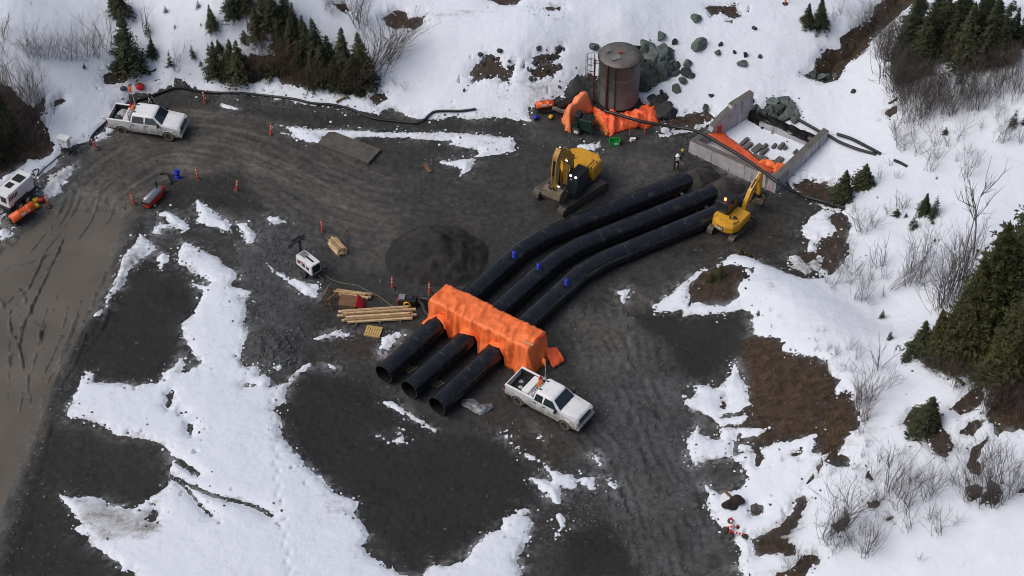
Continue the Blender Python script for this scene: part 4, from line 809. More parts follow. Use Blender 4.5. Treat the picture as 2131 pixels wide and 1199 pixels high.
for y in (-.36,.36): MB().cyl((1.30,y,4.62),(1.36,y,4.58),.09,10).build('lamp', M_LIT, ex)
MB().cyl((2.35,.3,2.75),(2.4,.32,2.73),.08,8).build('lamp', M_LIT, ex)

# small digger at the pipe ends, counterweight to the viewer
pc = P(1519,479,0); sx = empty('excavator', (pc[0], pc[1], float(gnd_z(pc[0], pc[1]))), R(52), 'small yellow excavator with a lit red beacon, digging beside the concrete walls', 'excavator')
for y in (-.88,.88): track(sx, y, 2.75, .6, .45)
MB().box((0,0,.4),(1.7,1.4,.25)).cyl((0,0,.5),(0,0,.78),.5,16).build('undercarriage', M_STEEL, sx)
sx_w = []
ring = lambda z, k: [(.9,-1.02*k,z),(.9,1.02*k,z),(-.6*k,1.06*k,z),(-1.12*k,.85*k,z),(-1.34*k,.4*k,z),(-1.40*k,0,z),(-1.34*k,-.4*k,z),(-1.12*k,-.85*k,z),(-.6*k,-1.06*k,z)]
b = MB().loft([ring(.74,.9), ring(.9,1.0), ring(1.35,1.0), ring(1.52,.94)], False); b.build('house', M_YEL, sx)
b = MB().loft([[(p[0]*.9, p[1]*.9, 1.5) for p in ring(0,1)[2:]],[(p[0]*.84, p[1]*.86, 1.72) for p in ring(0,1)[2:]]], False); b.build('engine_hood', M_YEL, sx)
b = MB().box((-1.17,-.42,1.12),(.04,.5,.26),rz=.35); 
for k in range(5): b.box((-1.06,-.72,.95+.08*k),(.05,.34,.03),rz=.75)
b.build('vent', M_BLACK, sx)
MB().box((-1.395,.05,1.14),(.05,.5,.34),rz=-.1).build('decal_panel', M_BLACK, sx)
text(sx, 'CAT', .27, (-1.432,.055,1.14), (R(90),0,R(-96)), M_TEXT)
cb = MB().loft([[(.95,.1,1.5),(.95,.98,1.5),(-.55,.98,1.5),(-.55,.1,1.5)],[(1.0,.1,1.9),(1.0,.98,1.9),(-.58,.98,1.9),(-.58,.1,1.9)],[(.75,.14,2.6),(.75,.95,2.6),(-.5,.95,2.6),(-.5,.14,2.6)]], False).build('cab', M_BLACK, sx)
MB().add([(-.592,.2,1.75),(-.592,.88,1.75),(-.522,.85,2.5),(-.522,.24,2.5)],[(3,2,1,0)]).build('rear_window', M_GLASS, cb)
MB().add([(-.45,.99,1.75),(.85,.99,1.75),(.65,.965,2.5),(-.42,.965,2.5)],[(0,1,2,3)]).build('side_window', M_GLASS, cb)
MB().add([(-.45,.088,1.75),(.85,.088,1.75),(.65,.125,2.5),(-.42,.125,2.5)],[(3,2,1,0)]).build('side_window', M_GLASS, cb)
MB().add([(1.012,.2,1.6),(1.012,.88,1.6),(.772,.85,2.5),(.772,.24,2.5)],[(0,1,2,3)]).build('windshield', M_GLASS, cb)
MB().rbox((.12,.54,2.64),(1.42,.94,.1),.06).build('cab_roof', M_BLACK, cb)
MB().lathe([(.09,2.69),(.1,2.72),(.09,2.84),(.03,2.88)],(-.2,.5,0),12).build('beacon', M_LITR, sx)
MB().box((-.62,.55,1.66),(.03,.5,.08)).build('reflector', M_YELL, sx)
MB().lathe([(.16,1.7),(.17,1.76),(.1,1.84)],(-.45,-.55,0),12).build('air_filter', M_HYD, sx)
MB().cyl((-.7,-.3,1.7),(-.7,-.3,1.98),.05,8).build('exhaust', M_BLACK, sx)
MB().box((1.05,-.25,1.0),(.5,.5,.5)).build('boom_bracket', M_YELD, sx)
arm([(1.15,1.05,.12),(1.45,1.8,.2),(1.95,2.45,.24),(2.55,2.95,.2),(3.05,3.2,.12)], .14, 'boom', M_YEL, sx, -.25)
arm([(2.92,3.5,.08),(3.08,3.18,.18),(3.15,2.3,.16),(3.15,1.35,.1)], .12, 'stick', M_YEL, sx, -.25)
ram((1.35,.95),(1.9,2.1),.08,sx,-.25); ram((1.95,2.75),(2.9,3.5),.07,sx,-.25); ram((3.3,2.9),(3.42,1.75),.06,sx,-.25)
bk = bucket(sx, (0,0), .95, .62, R(-20), 4); bk.location = (3.15,-.25,1.1)
MB().box((3.15,-.25,1.2),(.35,.3,.3)).build('coupler', M_HYD, sx)
MB().box((1.55,0,.3),(.08,1.9,.5)).build('dozer_blade', M_STEEL, sx)

# ------------------------------------------------------------------ trailer generator, heaters, light tower
def trailer_wheels(t, x, y, r):
    for s in (-1,1): wheel(t, x, s*y, r, .2, M_TEXT)
c_ = P(37,418,0); gz = float(gnd_z(c_[0], c_[1])); t = empty('trailer_generator', (c_[0],c_[1],gz), R(60), 'large white box generator on a black trailer at the left edge', 'generator')
b = MB().rbox((0,0,1.25),(2.75,1.15,1.15),.06); enc = b.build('enclosure', M_WHITEG, t)
MB().box((.55,0,1.85),(.7,.75,.05)).box((-.35,.1,1.84),(.55,.5,.04)).build('roof_vent', M_BLACK, enc)
b = MB()
for k in range(6): b.box((-.45-.16*k,-.585,1.42),(.09,.02,.34))
b.build('louvre', M_BLACK, enc)
MB().box((-1.385,-.1,1.3),(.02,.5,.5)).box((-1.385,.35,1.5),(.02,.2,.2)).build('control_panel', M_BLACK, enc)
for x in (-.2,.5): MB().box((x+.3,-.585,1.2),(.5,.02,.7)).build('door', M_WHITEG, enc)
MB().box((0,0,.55),(3.0,1.2,.16)).tube([(-1.4,-.5,.5),(-2.4,0,.45)],.05,6).tube([(-1.4,.5,.5),(-2.4,0,.45)],.05,6).tube([(1.4,-.4,.5),(1.9,0,.5)],.05,6).tube([(1.4,.4,.5),(1.9,0,.5),(1.9,0,.05)],.05,6).cyl((-2.3,0,.05),(-2.3,0,.9),.045,8).build('chassis', M_FRAME, t)
trailer_wheels(t, -.55, .68, .34); 
for s in (-1,1): wheel(t, .25, s*.68, .34, .2, M_TEXT)
MB().box((-.15,-.70,.80),(1.5,.28,.05)).box((-.15,.70,.80),(1.5,.28,.05)).build('mudguard', M_BLACK, t)

def heater_drum(px, py, rz, label, z=.75, L=2.0, r=.34, m=M_ORANGE):
    c_ = P(px, py, z); gz = float(gnd_z(c_[0], c_[1])); t = empty('heater', (c_[0],c_[1],gz), rz, label, 'heater')
    MB().lathe([(r*.55,-L/2-.06),(r*.8,-L/2),(r,-L/2+.02),(r,-L*.2),(r*1.04,-L*.19),(r*1.04,-L*.16),(r,-L*.15),(r,L*.2),(r*1.04,L*.21),(r*1.04,L*.24),(r,L*.25),(r,L/2-.02),(r*.8,L/2),(r*.5,L/2+.05)], (0,0,z), 20, 'X').build('drum', m, t)
    MB().lathe([(r*.5,-L/2-.10),(r*.52,-L/2-.03)],(0,0,z),16,'X').build('outlet', M_BLACK, t)
    b = MB()
    for s in (-1,1): b.box((0,s*.26,.16),(L*.95,.08,.12)); b.box((-L*.3,s*.22,z*.45),(.08,.06,z*.8)); b.box((L*.3,s*.22,z*.45),(.08,.06,z*.8))
    b.box((0,0,.3),(L*.8,.45,.18)); b.build('skid', M_FRAME, t)
    MB().box((-.1,-r*.98,z+.1),(.4,.02,.18)).box((.4,-r*.98,z+.1),(.2,.02,.12)).build('decal_panel', M_TEXT, t)
    MB().tube([(-.3,0,z+r),(-.3,.0,z+r+.12),(.3,0,z+r+.12),(.3,0,z+r)],.02,6).build('lifting_handle', M_BLACK, t)
    return t
heater_drum(45, 437, R(50), 'long orange cylindrical heater beside the white trailer generator')
ob = heater_drum(1133, 226, R(12), 'short orange cylindrical heater beside the snow bank left of the tank', z=.7, L=1.3, r=.28)
M_DUCTG = mat('grey_duct', (.16,.155,.15,1), .7, var=.25); M_DUCTB = mat('black_duct', (.016,.016,.017,1), .6, var=.4)
def duct(name, pts, r, m, label, cat, ribs=True, n=10):
    cl = catmull(pts, .09); rr = [r*(1+.09*(k % 2)) for k in range(len(cl))] if ribs else r
    return tag(MB().tube(cl, rr, n).build(name, m), label, cat)
def Gz(px, py, z=0.0):
    """point above the ground: pixel of the point itself, z above the local ground"""
    return Vector(hit(px, py, top_z, z))
duct('air_duct', [Gz(1150,224,.65), Gz(1160,228,.5), Gz(1170,232,.3), Gz(1182,232,.35)], .16, M_DUCTG, 'short grey flexible duct from the orange heater to the tarp hump', 'air duct')
for q in (([(1150,218),(1165,215),(1185,205),(1205,192)], 'black flexible duct lying along the snow bank below the tank, upper one'), ([(1158,226),(1175,216),(1195,206),(1203,200)], 'black flexible duct under the tarp edge behind the orange heater, lower one')):
    duct('air_duct', [Gz(a, b_, .18) for a, b_ in q[0]], .2, M_DUCTB, q[1], 'air duct')
def coupler(px, py, m, label, r=.2, L=.3, rz=.5, z=.25):
    c_ = Gz(px, py, z); t = empty('duct_adapter', (c_.x,c_.y,c_.z-z), rz, label, 'duct adapter')
    MB().lathe([(r*.6,-L/2-.05),(r,-L/2),(r,L/2),(r*.75,L/2+.1),(r*.7,L/2+.1)],(0,0,z),14,'X').build('drum', m, t)
    MB().tube([(0,0,z+r),(0,0,z+r+.08),(.12,0,z+r+.08),(.12,0,z+r)],.02,5).build('handle', M_BLACK, t)
    MB().box((0,0,.05),(L*.9,r*1.4,.1)).build('foot', M_FRAME, t)
coupler(73,417,M_YELL,'upper yellow drum-shaped adapter between the orange heater and the red one',.2,.3,.9)
coupler(74,429,M_YELL,'lower yellow drum-shaped adapter beside the long orange heater',.2,.32,.6)
coupler(84,416,M_RED,'red drum-shaped adapter beside the left traffic post',.2,.34,.3)
coupler(1146,243,M_YELL,'small yellow drum-shaped adapter below the short orange heater',.15,.2,1.2)
coupler(1115,244,M_BLUE,'small dark blue drum in front of the short orange heater',.16,.22,.4)

# red and silver heater
c_ = P(318,411,.5); gz = float(gnd_z(c_[0],c_[1])); t = empty('heater', (c_[0],c_[1],gz), R(58), 'red and silver indirect heater with a black chimney on the gravel', 'heater')
MB().rbox((0,0,.42),(1.7,.62,.42),.05).build('frame', M_RED, t)
r=.30
MB().loft([[(x, k*r*math.cos(a), .68+ r*1.1*k*math.sin(a)) for a in np.linspace(-.15, math.pi+.15, 14)] for x, k in ((-.85,.85),(-.8,1),(.72,1),(.8,.85))], True, True).build('drum', M_SILVER, t)
b = MB()
for x in (-.4,.0,.4): b.lathe([(r*1.02,x-.02),(r*1.03,x+.02)],(0,0,.68),14,'X')
b.build('strap', M_SILVER, t)
MB().cyl((.55,.0,.95),(.55,.0,1.6),.07,10).build('chimney', M_BLACK, t)
MB().box((-.87,0,.62),(.05,.5,.3)).build('control_panel', M_BLACK, t)
MB().tube([(-.9,-.26,.5),(-.98,-.26,.85),(-.98,.26,.85),(-.9,.26,.5)],.025,6).build('handle', M_CHROME, t)
for s in (-1,1): wheel(t, -.35, s*.4, .18, .12, M_TEXT)
duct('air_duct', [Gz(331,398,.4),Gz(337,392,.45),Gz(341,394,.3),Gz(336,399,.22)], .17, M_RED, 'red flexible duct bunched at the far end of the silver heater', 'air duct')
# blue valve and black fittings lying on gravel
def valve_body(t, h=.5, r=.15):
    b = MB().lathe([(r*1.35,0),(r*1.35,.07),(r,.08),(r,.2),(r*1.25,.21),(r*1.25,.27),(r,.28),(r,h-.12),(r*1.3,h-.11),(r*1.3,h),(r*.5,h+.05)],(0,0,0),14)
    return b
t = empty('valve', Gz(370,371,0), .4, 'blue pipe valve standing on the gravel by the traffic posts', 'valve'); valve_body(t,.6,.17).build('valve_body', M_BLUE, t); MB().cyl((0,0,.65),(.0,0,.8),.16,10).build('handwheel', M_BLUE, t)
duct('pipe_fitting', [Gz(333,361,.08),Gz(345,360,.1),Gz(350,366,.1)], .08, M_BLACK, 'bent black pipe fitting lying on gravel left of the blue valve', 'pipe', False)
duct('pipe_fitting', [Gz(350,365,.08),Gz(354,375,.08),Gz(356,383,.08)], .08, M_BLACK, 'straight black pipe piece lying below the bent fitting', 'pipe', False)
tag(MB().box((0,0,.03),(.5,.9,.06),rz=.3).build('rubber_mat', M_BLACK), 'dark square mat on gravel beside the blue valve', 'mat').location = Gz(360,372,0)
# white light tower
c_ = P(643,562,.3); gz = float(gnd_z(c_[0],c_[1])); t = empty('light_tower', (c_[0],c_[1],gz), R(-46), 'white engine box light tower with a folded black mast, mid-yard', 'light tower')
enc = MB().rbox((0,0,.95),(1.7,.85,.85),.05).build('enclosure', M_WHITEG, t)
MB().box((.855,0,.95),(.02,.66,.66)).build('radiator_grille', M_BLACK, enc)
MB().box((-.45,.05,1.39),(.55,.5,.03)).build('roof_hatch', M_SILVER, enc); MB().box((.2,.0,1.42),(.75,.1,.08)).build('mast_rest', M_BLACK, enc)
for x in (-.5,.0,.45): MB().box((x,-.432,.95),(.3,.015,.24)).build('vent', M_BLACK, enc)
MB().box((-.2,-.436,1.15),(.3,.014,.1)).box((.1,-.436,1.12),(.1,.014,.16)).build('decal_panel', M_RED, enc)
b = MB().box((0,0,.45),(1.9,.9,.1))
for x in (-.8,.8):
    for s in (-1,1): b.tube([(x*.8,s*.4,.45),(x*1.0,s*.95,.3),(x*1.0,s*.95,.02)],.035,6)
b.tube([(.9,0,.45),(1.7,0,.4)],.045,6).build('chassis', M_FRAME, t)
for s in (-1,1): wheel(t, .1, s*.58, .3, .18)
mst = MB().box((-.98,.15,1.3),(.14,.14,1.9)).box((-.98,.0,1.1),(.3,.5,.1)).box((-1.08,.15,2.2),(.3,.2,.12)).build('mast', M_FRAME, t)
for k, (x,y) in enumerate(((-1.25,-.45),(-1.3,-.1),(-1.3,.3),(-1.2,.6))):
    MB().box((x,y,2.2-.25*(k==0)),(.22,.3,.2),ry=.5).build('flood_lamp', M_BLACK, mst)
MB().tube([(-1.0,-.5,2.25),(-1.0,.7,2.25)],.05,6).tube([(-1.0,-.5,2.25),(-1.15,-.6,1.9)],.05,6).build('lamp_bar', M_FRAME, mst)
# compressor with yellow hose, ducts into the tent
c_ = P(848,630,.3); gz = float(gnd_z(c_[0],c_[1])); t = empty('heater', (c_[0],c_[1],gz), R(-6), 'black portable heater with a coiled yellow hose by the tarp tent', 'heater')
MB().rbox((0,0,.5),(1.25,.6,.5),.06).build('enclosure', M_BLACK, t); MB().rbox((-.35,.0,.82),(.45,.45,.16),.03).build('control_box', M_SILVER, t); MB().box((.15,.0,.8),(.4,.4,.1)).build('lid', M_FRAME, t)
MB().box((-.65,-.1,.5),(.05,.4,.35)).build('end_panel', M_RED, t)
b = MB()
for k in range(3): b.tube([(-.02+.2*math.cos(a)+.04*k, -.33-.03*k, .48+.19*math.sin(a)) for a in np.linspace(0, 2*math.pi, 16)], .022, 5, False)
b.build('hose_coil', M_YELL, t)
for s in (-1,1): wheel(t, .3, s*.36, .16, .1, M_TEXT)
duct('air_duct', [Gz(866,620,.45),Gz(880,621,.45),Gz(895,624,.6)], .15, M_DUCTB, 'upper black flexible duct running straight from the heater into the tarp tent', 'air duct')
duct('air_duct', [Gz(868,624,.4),Gz(880,635,.25),Gz(884,648,.2),Gz(895,660,.2)], .16, M_DUCTB, 'lower black flexible duct curving down beside the tarp tent', 'air duct')
duct('cable', [Gz(a,b_,.02) for a,b_ in ((677,572),(690,582),(715,590),(740,593),(760,603),(790,618),(815,636),(840,640))], .022, mat('olive_cable',(.20,.19,.10,1),.6), 'thin olive cable running from the light tower to the black heater', 'cable', False, 5)
# junction box left with cables
c_ = P(138,320,0); gz = float(top_z(c_[0],c_[1])); t = empty('electrical_cabinet', (c_[0],c_[1],gz), R(-20), 'white electrical cabinet on a steel stand by the snow at the road edge', 'cabinet')
cbx = MB().rbox((0,0,1.0),(.85,.45,.7),.03).build('cabinet_box', M_WHITEG, t); MB().prism([(-.48,1.38),(.48,1.38),(.44,1.44),(-.44,1.44)],-.30,.28).build('lid', M_WHITEG, cbx)
MB().box((.2,-.235,1.02),(.38,.02,.5)).build('door', M_WHITEC, cbx); MB().box((.12,-.25,1.15),(.12,.02,.1)).box((-.2,-.235,.85),(.1,.02,.1)).build('outlet', M_BLACK, cbx)
b = MB()
for x in (-.35,.35): b.box((x,0,.34),(.06,.06,.68)); b.box((x,0,.03),(.08,.6,.06))
b.box((0,0,.62),(.76,.05,.05)); b.box((0,0,.12),(.76,.05,.05)); b.build('stand', M_FRAME, t)
for pts, lb in (([(148,308),(153,303),(160,302),(175,300),(187,299)],'black cable from the white cabinet to the black hose end'), ([(146,318),(152,322),(160,317),(154,310),(165,305)],'looped black cable hanging at the foot of the white cabinet'),
                ([(62,372),(66,362),(72,366),(68,356),(80,352),(78,366),(90,352),(105,340),(122,325)],'tangled black cable from the trailer generator to the white cabinet')):
    duct('cable', [Gz(a,b_,.04) for a,b_ in pts], .035, M_BLACK, lb, 'cable', False, 5)
# dark green trailer pump before the tank
c_ = P(1215,270,.0); gz = float(gnd_z(c_[0],c_[1])); M_GREEN = mat('dark_green_paint', (.010,.030,.024,1), .45, var=.2, dirt=(.06,.055,.045,1), dirt_amt=.2)
t = empty('trailer_pump', (c_[0],c_[1],gz), R(-22), 'dark green engine pump on a small trailer in front of the tank tarp', 'pump')
MB().rbox((.25,-.0,1.0),(1.0,.85,.85),.05).build('engine_cover', M_GREEN, t); MB().rbox((-.45,0,1.15),(.5,.75,1.05),.08).build('pump_housing', M_BLACK, t)
MB().box((.3,0,1.46),(.5,.5,.06)).cyl((.0,.2,1.4),(.0,.2,1.8),.05,8).build('exhaust', M_BLACK, t); MB().cyl((-.45,-.42,.9),(-.45,-.6,.9),.2,12).build('pump_flange', M_GREEN, t)
MB().box((0,0,.5),(1.7,.9,.12)).tube([(.8,-.4,.5),(1.7,0,.35)],.05,6).tube([(.8,.4,.5),(1.7,0,.35)],.05,6).cyl((.85,-.5,.05),(.85,-.5,.9),.04,6).build('chassis', M_GREEN, t)
for s in (-1,1): wheel(t, -.4, s*.58, .33, .2, M_TEXT)
MB().lathe([(.02,.0),(.09,.03),(.09,.1),(.02,.14)],(1.75,0,.28),10).build('hitch', M_YELL, t)
# ------------------------------------------------------------------ traffic posts
M_POST = mat('orange_post', (.72,.085,.03,1), .45, var=.12, dirt=(.25,.07,.04,1), dirt_amt=.2); M_BAND = mat('reflective_band', (.75,.74,.72,1), .4, var=.05)
def post(px, py, tilt, label, h=1.12):
    p = Gz(px, py, 0); t = empty('traffic_post', p, 0, label, 'traffic post', 'orange traffic posts round the yard'); t.rotation_euler = (tilt[1], tilt[0], 0)
    MB().lathe([(.075,.04),(.07,h*.5),(.06,h*.92),(.03,h),(.05,h+.05),(.02,h+.09)],(0,0,0),10).build('post', M_POST, t)
    for z in (.62,.86): MB().lathe([(.078-.012*z,h*z-.05),(.077-.012*z,h*z+.05)],(0,0,0),10).build('band', M_BAND, t)
    MB().lathe([(.24,0),(.23,.05),(.1,.08)],(0,0,0),8).build('base', M_RUBBER, t)
for a in ((202,310,(-.3,0),'orange traffic post leaning at the hose end below the crew-cab pickup'), (426,213,(-.02,0),'orange traffic post at the snow edge right of the crew-cab pickup'), (563,282,(.12,0),'orange traffic post at the left tip of the long snow strip'),
          (412,374,(-.03,0),'orange traffic post right of the blue valve on the road inside curve'), (492,398,(.14,0),'orange traffic post tilted to the right, below the curve of the haul road'), (279,426,(-.12,0),'orange traffic post left of the red and silver heater'),
          (101,430,(-.02,0),'orange traffic post beside the yellow and red adapters at left'), (671,483,(0,0),'orange traffic post above the bundle of short timbers'), (817,601,(0,0),'orange traffic post above the black heater with the yellow hose'), (894,612,(.01,0),'orange traffic post at the left corner of the tarp tent'), (1634,8,(0,0),'red-orange post standing alone on the snow at the top edge')):
    post(*a)
# ------------------------------------------------------------------ people (skinned skeletons turned into one mesh)
def person(loc, rz, label, J, E, mats, name='person'):
    """J: joints name -> (x, y, z, radius); E: edges"""
    names = list(J); me = bpy.data.meshes.new('tmp'); me.from_pydata([J[n][:3] for n in names], [(names.index(a), names.index(b)) for a, b in E], []); me.update()
    o = bpy.data.objects.new('tmp', me); COL.objects.link(o); o.modifiers.new('s', 'SKIN'); sv = me.skin_vertices[0].data
    for i, n in enumerate(names): sv[i].radius = (J[n][3], J[n][3]*(.72 if n in ('chest','belly','pelvis') else 1)); sv[i].use_root = (n == 'pelvis')
    sb = o.modifiers.new('b', 'SUBSURF'); sb.levels = 1; sb.render_levels = 1
    dg = bpy.context.evaluated_depsgraph_get(); m2 = bpy.data.meshes.new_from_object(o.evaluated_get(dg)); bpy.data.objects.remove(o); bpy.data.meshes.remove(me)
    m2.name = name; m2.materials.clear()
    for m in mats: m2.materials.append(m)
    hd = Vector(J['head'][:3]); hands = [Vector(J[n][:3]) for n in names if n.startswith('palm')]; neck = J['neck'][2]
    for p in m2.polygons:
        p.use_smooth = True; c = p.center
        if c.z > neck + .03 and (c - hd).length < .3: p.material_index = 1
        elif any((c - h).length < .13 for h in hands): p.material_index = 1
        elif c.z < .13: p.material_index = 3
        elif c.z < J['pelvis'][2] - .02: p.material_index = 2
    b = bpy.data.objects.new(name, m2); COL.objects.link(b); b.location = loc; b.rotation_euler = (0,0,rz); tag(b, label, 'person'); return b
def skeleton(lean, feet, hands):
    J = {'pelvis': (0,0,.95,.15), 'belly': (lean*.3,0,1.12,.15), 'chest': (lean*.75,0,1.36,.17), 'neck': (lean*1.05,0,1.52,.06), 'head': (lean*1.3,0,1.62,.095), 'crown': (lean*1.4,0,1.73,.085), 'nose': (lean*1.3+.11,0,1.63,.018)}
    E = [('pelvis','belly'),('belly','chest'),('chest','neck'),('neck','head'),('head','crown'),('head','nose')]
    for s, f, h in ((1,feet[0],hands[0]),(-1,feet[1],hands[1])):
        k = 'l' if s > 0 else 'r'; sh = (lean*.85, s*.2, 1.42)
        J['hip'+k] = (0,s*.1,.88,.1); kn = (f[0]*.5+.07, s*.1+(f[1]-s*.1)*.55, .5); J['knee'+k] = kn+(.065,); J['ank'+k] = (f[0],f[1],.09,.05); J['toe'+k] = (f[0]+.18,f[1]+s*.03,.05,.045)
        el = ((sh[0]+h[0])/2-.06, (sh[1]+h[1])/2+s*.06, (sh[2]+h[2])/2-.04); J['sho'+k] = sh+(.07,); J['elb'+k] = el+(.05,); J['wri'+k] = h+(.033,)
        d = (Vector(h)-Vector(el)).normalized(); pm = Vector(h)+d*.07; J['palm'+k] = tuple(pm)+(.036,); side = Vector((0,0,1)).cross(d).normalized() if abs(d.z) < .95 else Vector((0,1,0))
        E += [('pelvis','hip'+k),('hip'+k,'knee'+k),('knee'+k,'ank'+k),('ank'+k,'toe'+k),('chest','sho'+k),('sho'+k,'elb'+k),('elb'+k,'wri'+k),('wri'+k,'palm'+k)]
        for q in range(4):
            a = pm+side*(.027*(q-1.5))+d*.04; J[f'fa{k}{q}'] = tuple(a)+(.011,); c = a+d*(.06-.008*abs(q-1.3))+Vector((.02,0,-.03)); J[f'fb{k}{q}'] = tuple(c)+(.009,); E += [('palm'+k,f'fa{k}{q}'),(f'fa{k}{q}',f'fb{k}{q}')]
        a = pm+side*.055*s; J['th'+k] = tuple(a+d*.02)+(.012,); E.append(('wri'+k,'th'+k))
    return J, E
M_DARK = mat('dark_workwear', (.014,.014,.017,1), .8, var=.3); M_PANTS = mat('dark_trousers', (.018,.018,.022,1), .85, var=.3); M_BOOT = mat('work_boots', (.06,.045,.03,1), .8); M_HIVIS = mat('pale_vest', (.62,.64,.58,1), .6, var=.1)
M_HELM = mat('white_hard_hat', (.8,.8,.8,1), .3, var=.03)
def kit(b, J, vest=True, helm=M_HELM):
    h = J['head']; hm = MB().lathe([(.165,.03),(.16,.045),(.135,.05),(.13,.1),(.105,.165),(.05,.2),(.005,.205)],(h[0]+.015,0,h[2]-.01),16).build('hard_hat', helm, b)
    c = J['chest']; l = J['belly']
    v = MB()
    if vest:
        for s in (-1,1):   # reflective braces, front and back, and a belt
            v.tube([(l[0]+.13,s*.11,l[2]-.02),(c[0]+.155,s*.1,c[2]-.05),(c[0]+.11,s*.1,c[2]+.09),(c[0]-.02,s*.1,c[2]+.135),(c[0]-.14,s*.1,c[2]+.02),(l[0]-.13,s*.1,l[2]-.02)],.034,6)
        v.tube([(l[0]+.155*math.cos(a), .185*math.sin(a), l[2]-.01) for a in np.linspace(0,2*math.pi,17)],.028,6,False)
        v.build('vest', M_HIVIS, b)
p = Gz(1406,354,0); J, E = skeleton(.22, ((.12,.16),(-.08,-.15)), ((.30,.34,.98),(.42,-.10,1.05)))
b = person(p, R(-80), 'person in dark clothing, pale vest and white hard hat looking down, holding a survey pole', J, E, [M_DARK, M_SKIN, M_PANTS, M_BOOT]); kit(b, J)
hm = MB().prism([(.02,.0),(.12,.0),(.12,.2),(.02,.28)],-.11,.11).build('vest_front', M_HIVIS, b); hm.location = (.19,0,1.17)
pp = Gz(1417,352,0); t = empty('survey_pole', pp, R(-60), 'black survey pole with a yellow receiver box, held by the person in the vest', 'survey pole')
MB().cyl((0,0,0),(.02,0,1.75),.018,6).build('pole', M_BLACK, t); MB().rbox((.02,0,1.85),(.2,.16,.16),.03).build('receiver', mat('receiver_yellow',(.5,.36,.06,1),.5), t); MB().box((0,.1,1.35),(.06,.18,.14)).build('data_collector', M_BLACK, t)
p = Gz(322,233,0); J, E = skeleton(.18, ((.05,.13),(-.02,-.13)), ((.22,.26,.95),(.24,-.22,1.0)))
b = person(p, R(-150), 'person in a black jacket with pale reflective stripes standing behind the crew-cab pickup', J, E, [M_DARK, M_SKIN, M_PANTS, M_BOOT]); kit(b, J, True, mat('black_hard_hat',(.012,.012,.013,1),.4))

# ------------------------------------------------------------------ timber
M_WOOD = mat('fresh_timber', (.46,.31,.16,1), .7, var=.25, scale=5, dirt=(.25,.17,.09,1), dirt_amt=.2, bump=.2, orand=.3); M_WOODD = mat('weathered_timber', (.13,.105,.08,1), .8, var=.3, scale=5, bump=.3)
M_WOODB = mat('brown_timber', (.15,.075,.035,1), .75, var=.3, scale=4, bump=.2); M_WOODP = mat('pale_timber', (.56,.41,.24,1), .7, var=.2, scale=5, bump=.2, orand=.25)
def stick(cx, cy, cz, L, w, h, rz, m, label, cat, group, ry=0.0):
    o = MB().box((0,0,0),(L,w,h)).build('timber', m); o.location = (cx,cy,cz); o.rotation_euler = (0,ry,rz); return tag(o, label, cat, group)
def stack(px0, px1, spacing, rows, L, w, h, label, group, seed, z0=.12, jl=.25, jr=.03, m=(M_WOOD, M_WOODP)):
    a = Gz(*px0, 0); b = Gz(*px1, 0); rz = math.atan2(b.y-a.y, b.x-a.x); c = (a+b)/2; rnd = random.Random(seed); f = Vector((math.cos(rz),math.sin(rz),0)); n = Vector((-f.y,f.x,0))
    z = z0 + h/2 + c.z
    for k, cnt in enumerate(rows):
        for i in range(cnt):
            q = c + n*((i-(cnt-1)/2)*spacing + rnd.uniform(-.02,.02)) + f*rnd.uniform(-jl,jl)
            stick(q.x, q.y, z + rnd.uniform(-.004,.004), L*rnd.uniform(.85,1.0), w, h, rz+rnd.uniform(-jr,jr), rnd.choice(m), label, 'timber', group)
        z += h + .012
    return c, rz, f, n
c, rz, f, n = stack((712,664),(855,656), .2, (6,5,4,2), 5.0, .15, .13, 'long pale sawn board in the long lumber stack left of the black pipes', 'boards of the long lumber stack', 1, .14, .3, .012)
for k, s in enumerate((-1.4,0.2,1.6)):
    q = c + f*s; stick(q.x,q.y,c.z+.07,1.5,.12,.13,rz+math.pi/2,M_WOODD,'dark cross bearer under the long lumber stack','bearer','bearers under the long lumber stack')
stack((694,508),(712,530), .17, (5,5,4,3), 1.5, .14, .14, 'short squared timber in the bundle above the light tower', 'short timbers of the bundle', 2, .02, .12, .05)
stack((697,612),(769,622), .16, (3,3,2), 2.5, .13, .1, 'pale board in the small pile behind the brown wooden box', 'boards of the small pile', 3, .1, .2, .04, (M_WOODP, M_WOOD))
# brown box with a red sheet over its end
c_ = Gz(726,640,0); t = empty('wooden_box', (c_.x,c_.y,c_.z), R(-8), 'brown-topped wooden work box beside the sawhorses', 'work box')
MB().box((0,0,.32),(1.15,.95,.6)).build('side_panel', M_WOODD, t); MB().box((0,0,.66),(1.25,1.05,.06)).build('lid', M_WOODB, t)
b = MB()
for x in (-.5,0,.5): b.box((x,-.49,.32),(.08,.03,.6))
b.build('batten', M_WOODD, t)
q = Gz(748,640,0); o = MB(); rows = []
for i in range(7):
    u = i/6; rows.append([( .05+.55*u + .03*math.sin(j*2.1+i), -.55+1.1*j/6, max(.02,.82*(1-u)**.8 + .03*math.sin(j*1.7+i*2))) for j in range(7)])
o.loft(rows, True, False, False); o = o.build('red_sheet', mat('red_cloth',(.55,.015,.02,1),.5,var=.15)); o.location = (c_.x+.5*math.cos(R(-8)), c_.y+.5*math.sin(R(-8)), c_.z); o.rotation_euler = (0,0,R(-8)); tag(o, 'bright red sheet hanging over the end of the wooden work box', 'sheet'); so = o.modifiers.new('thick','SOLIDIFY'); so.thickness = .02
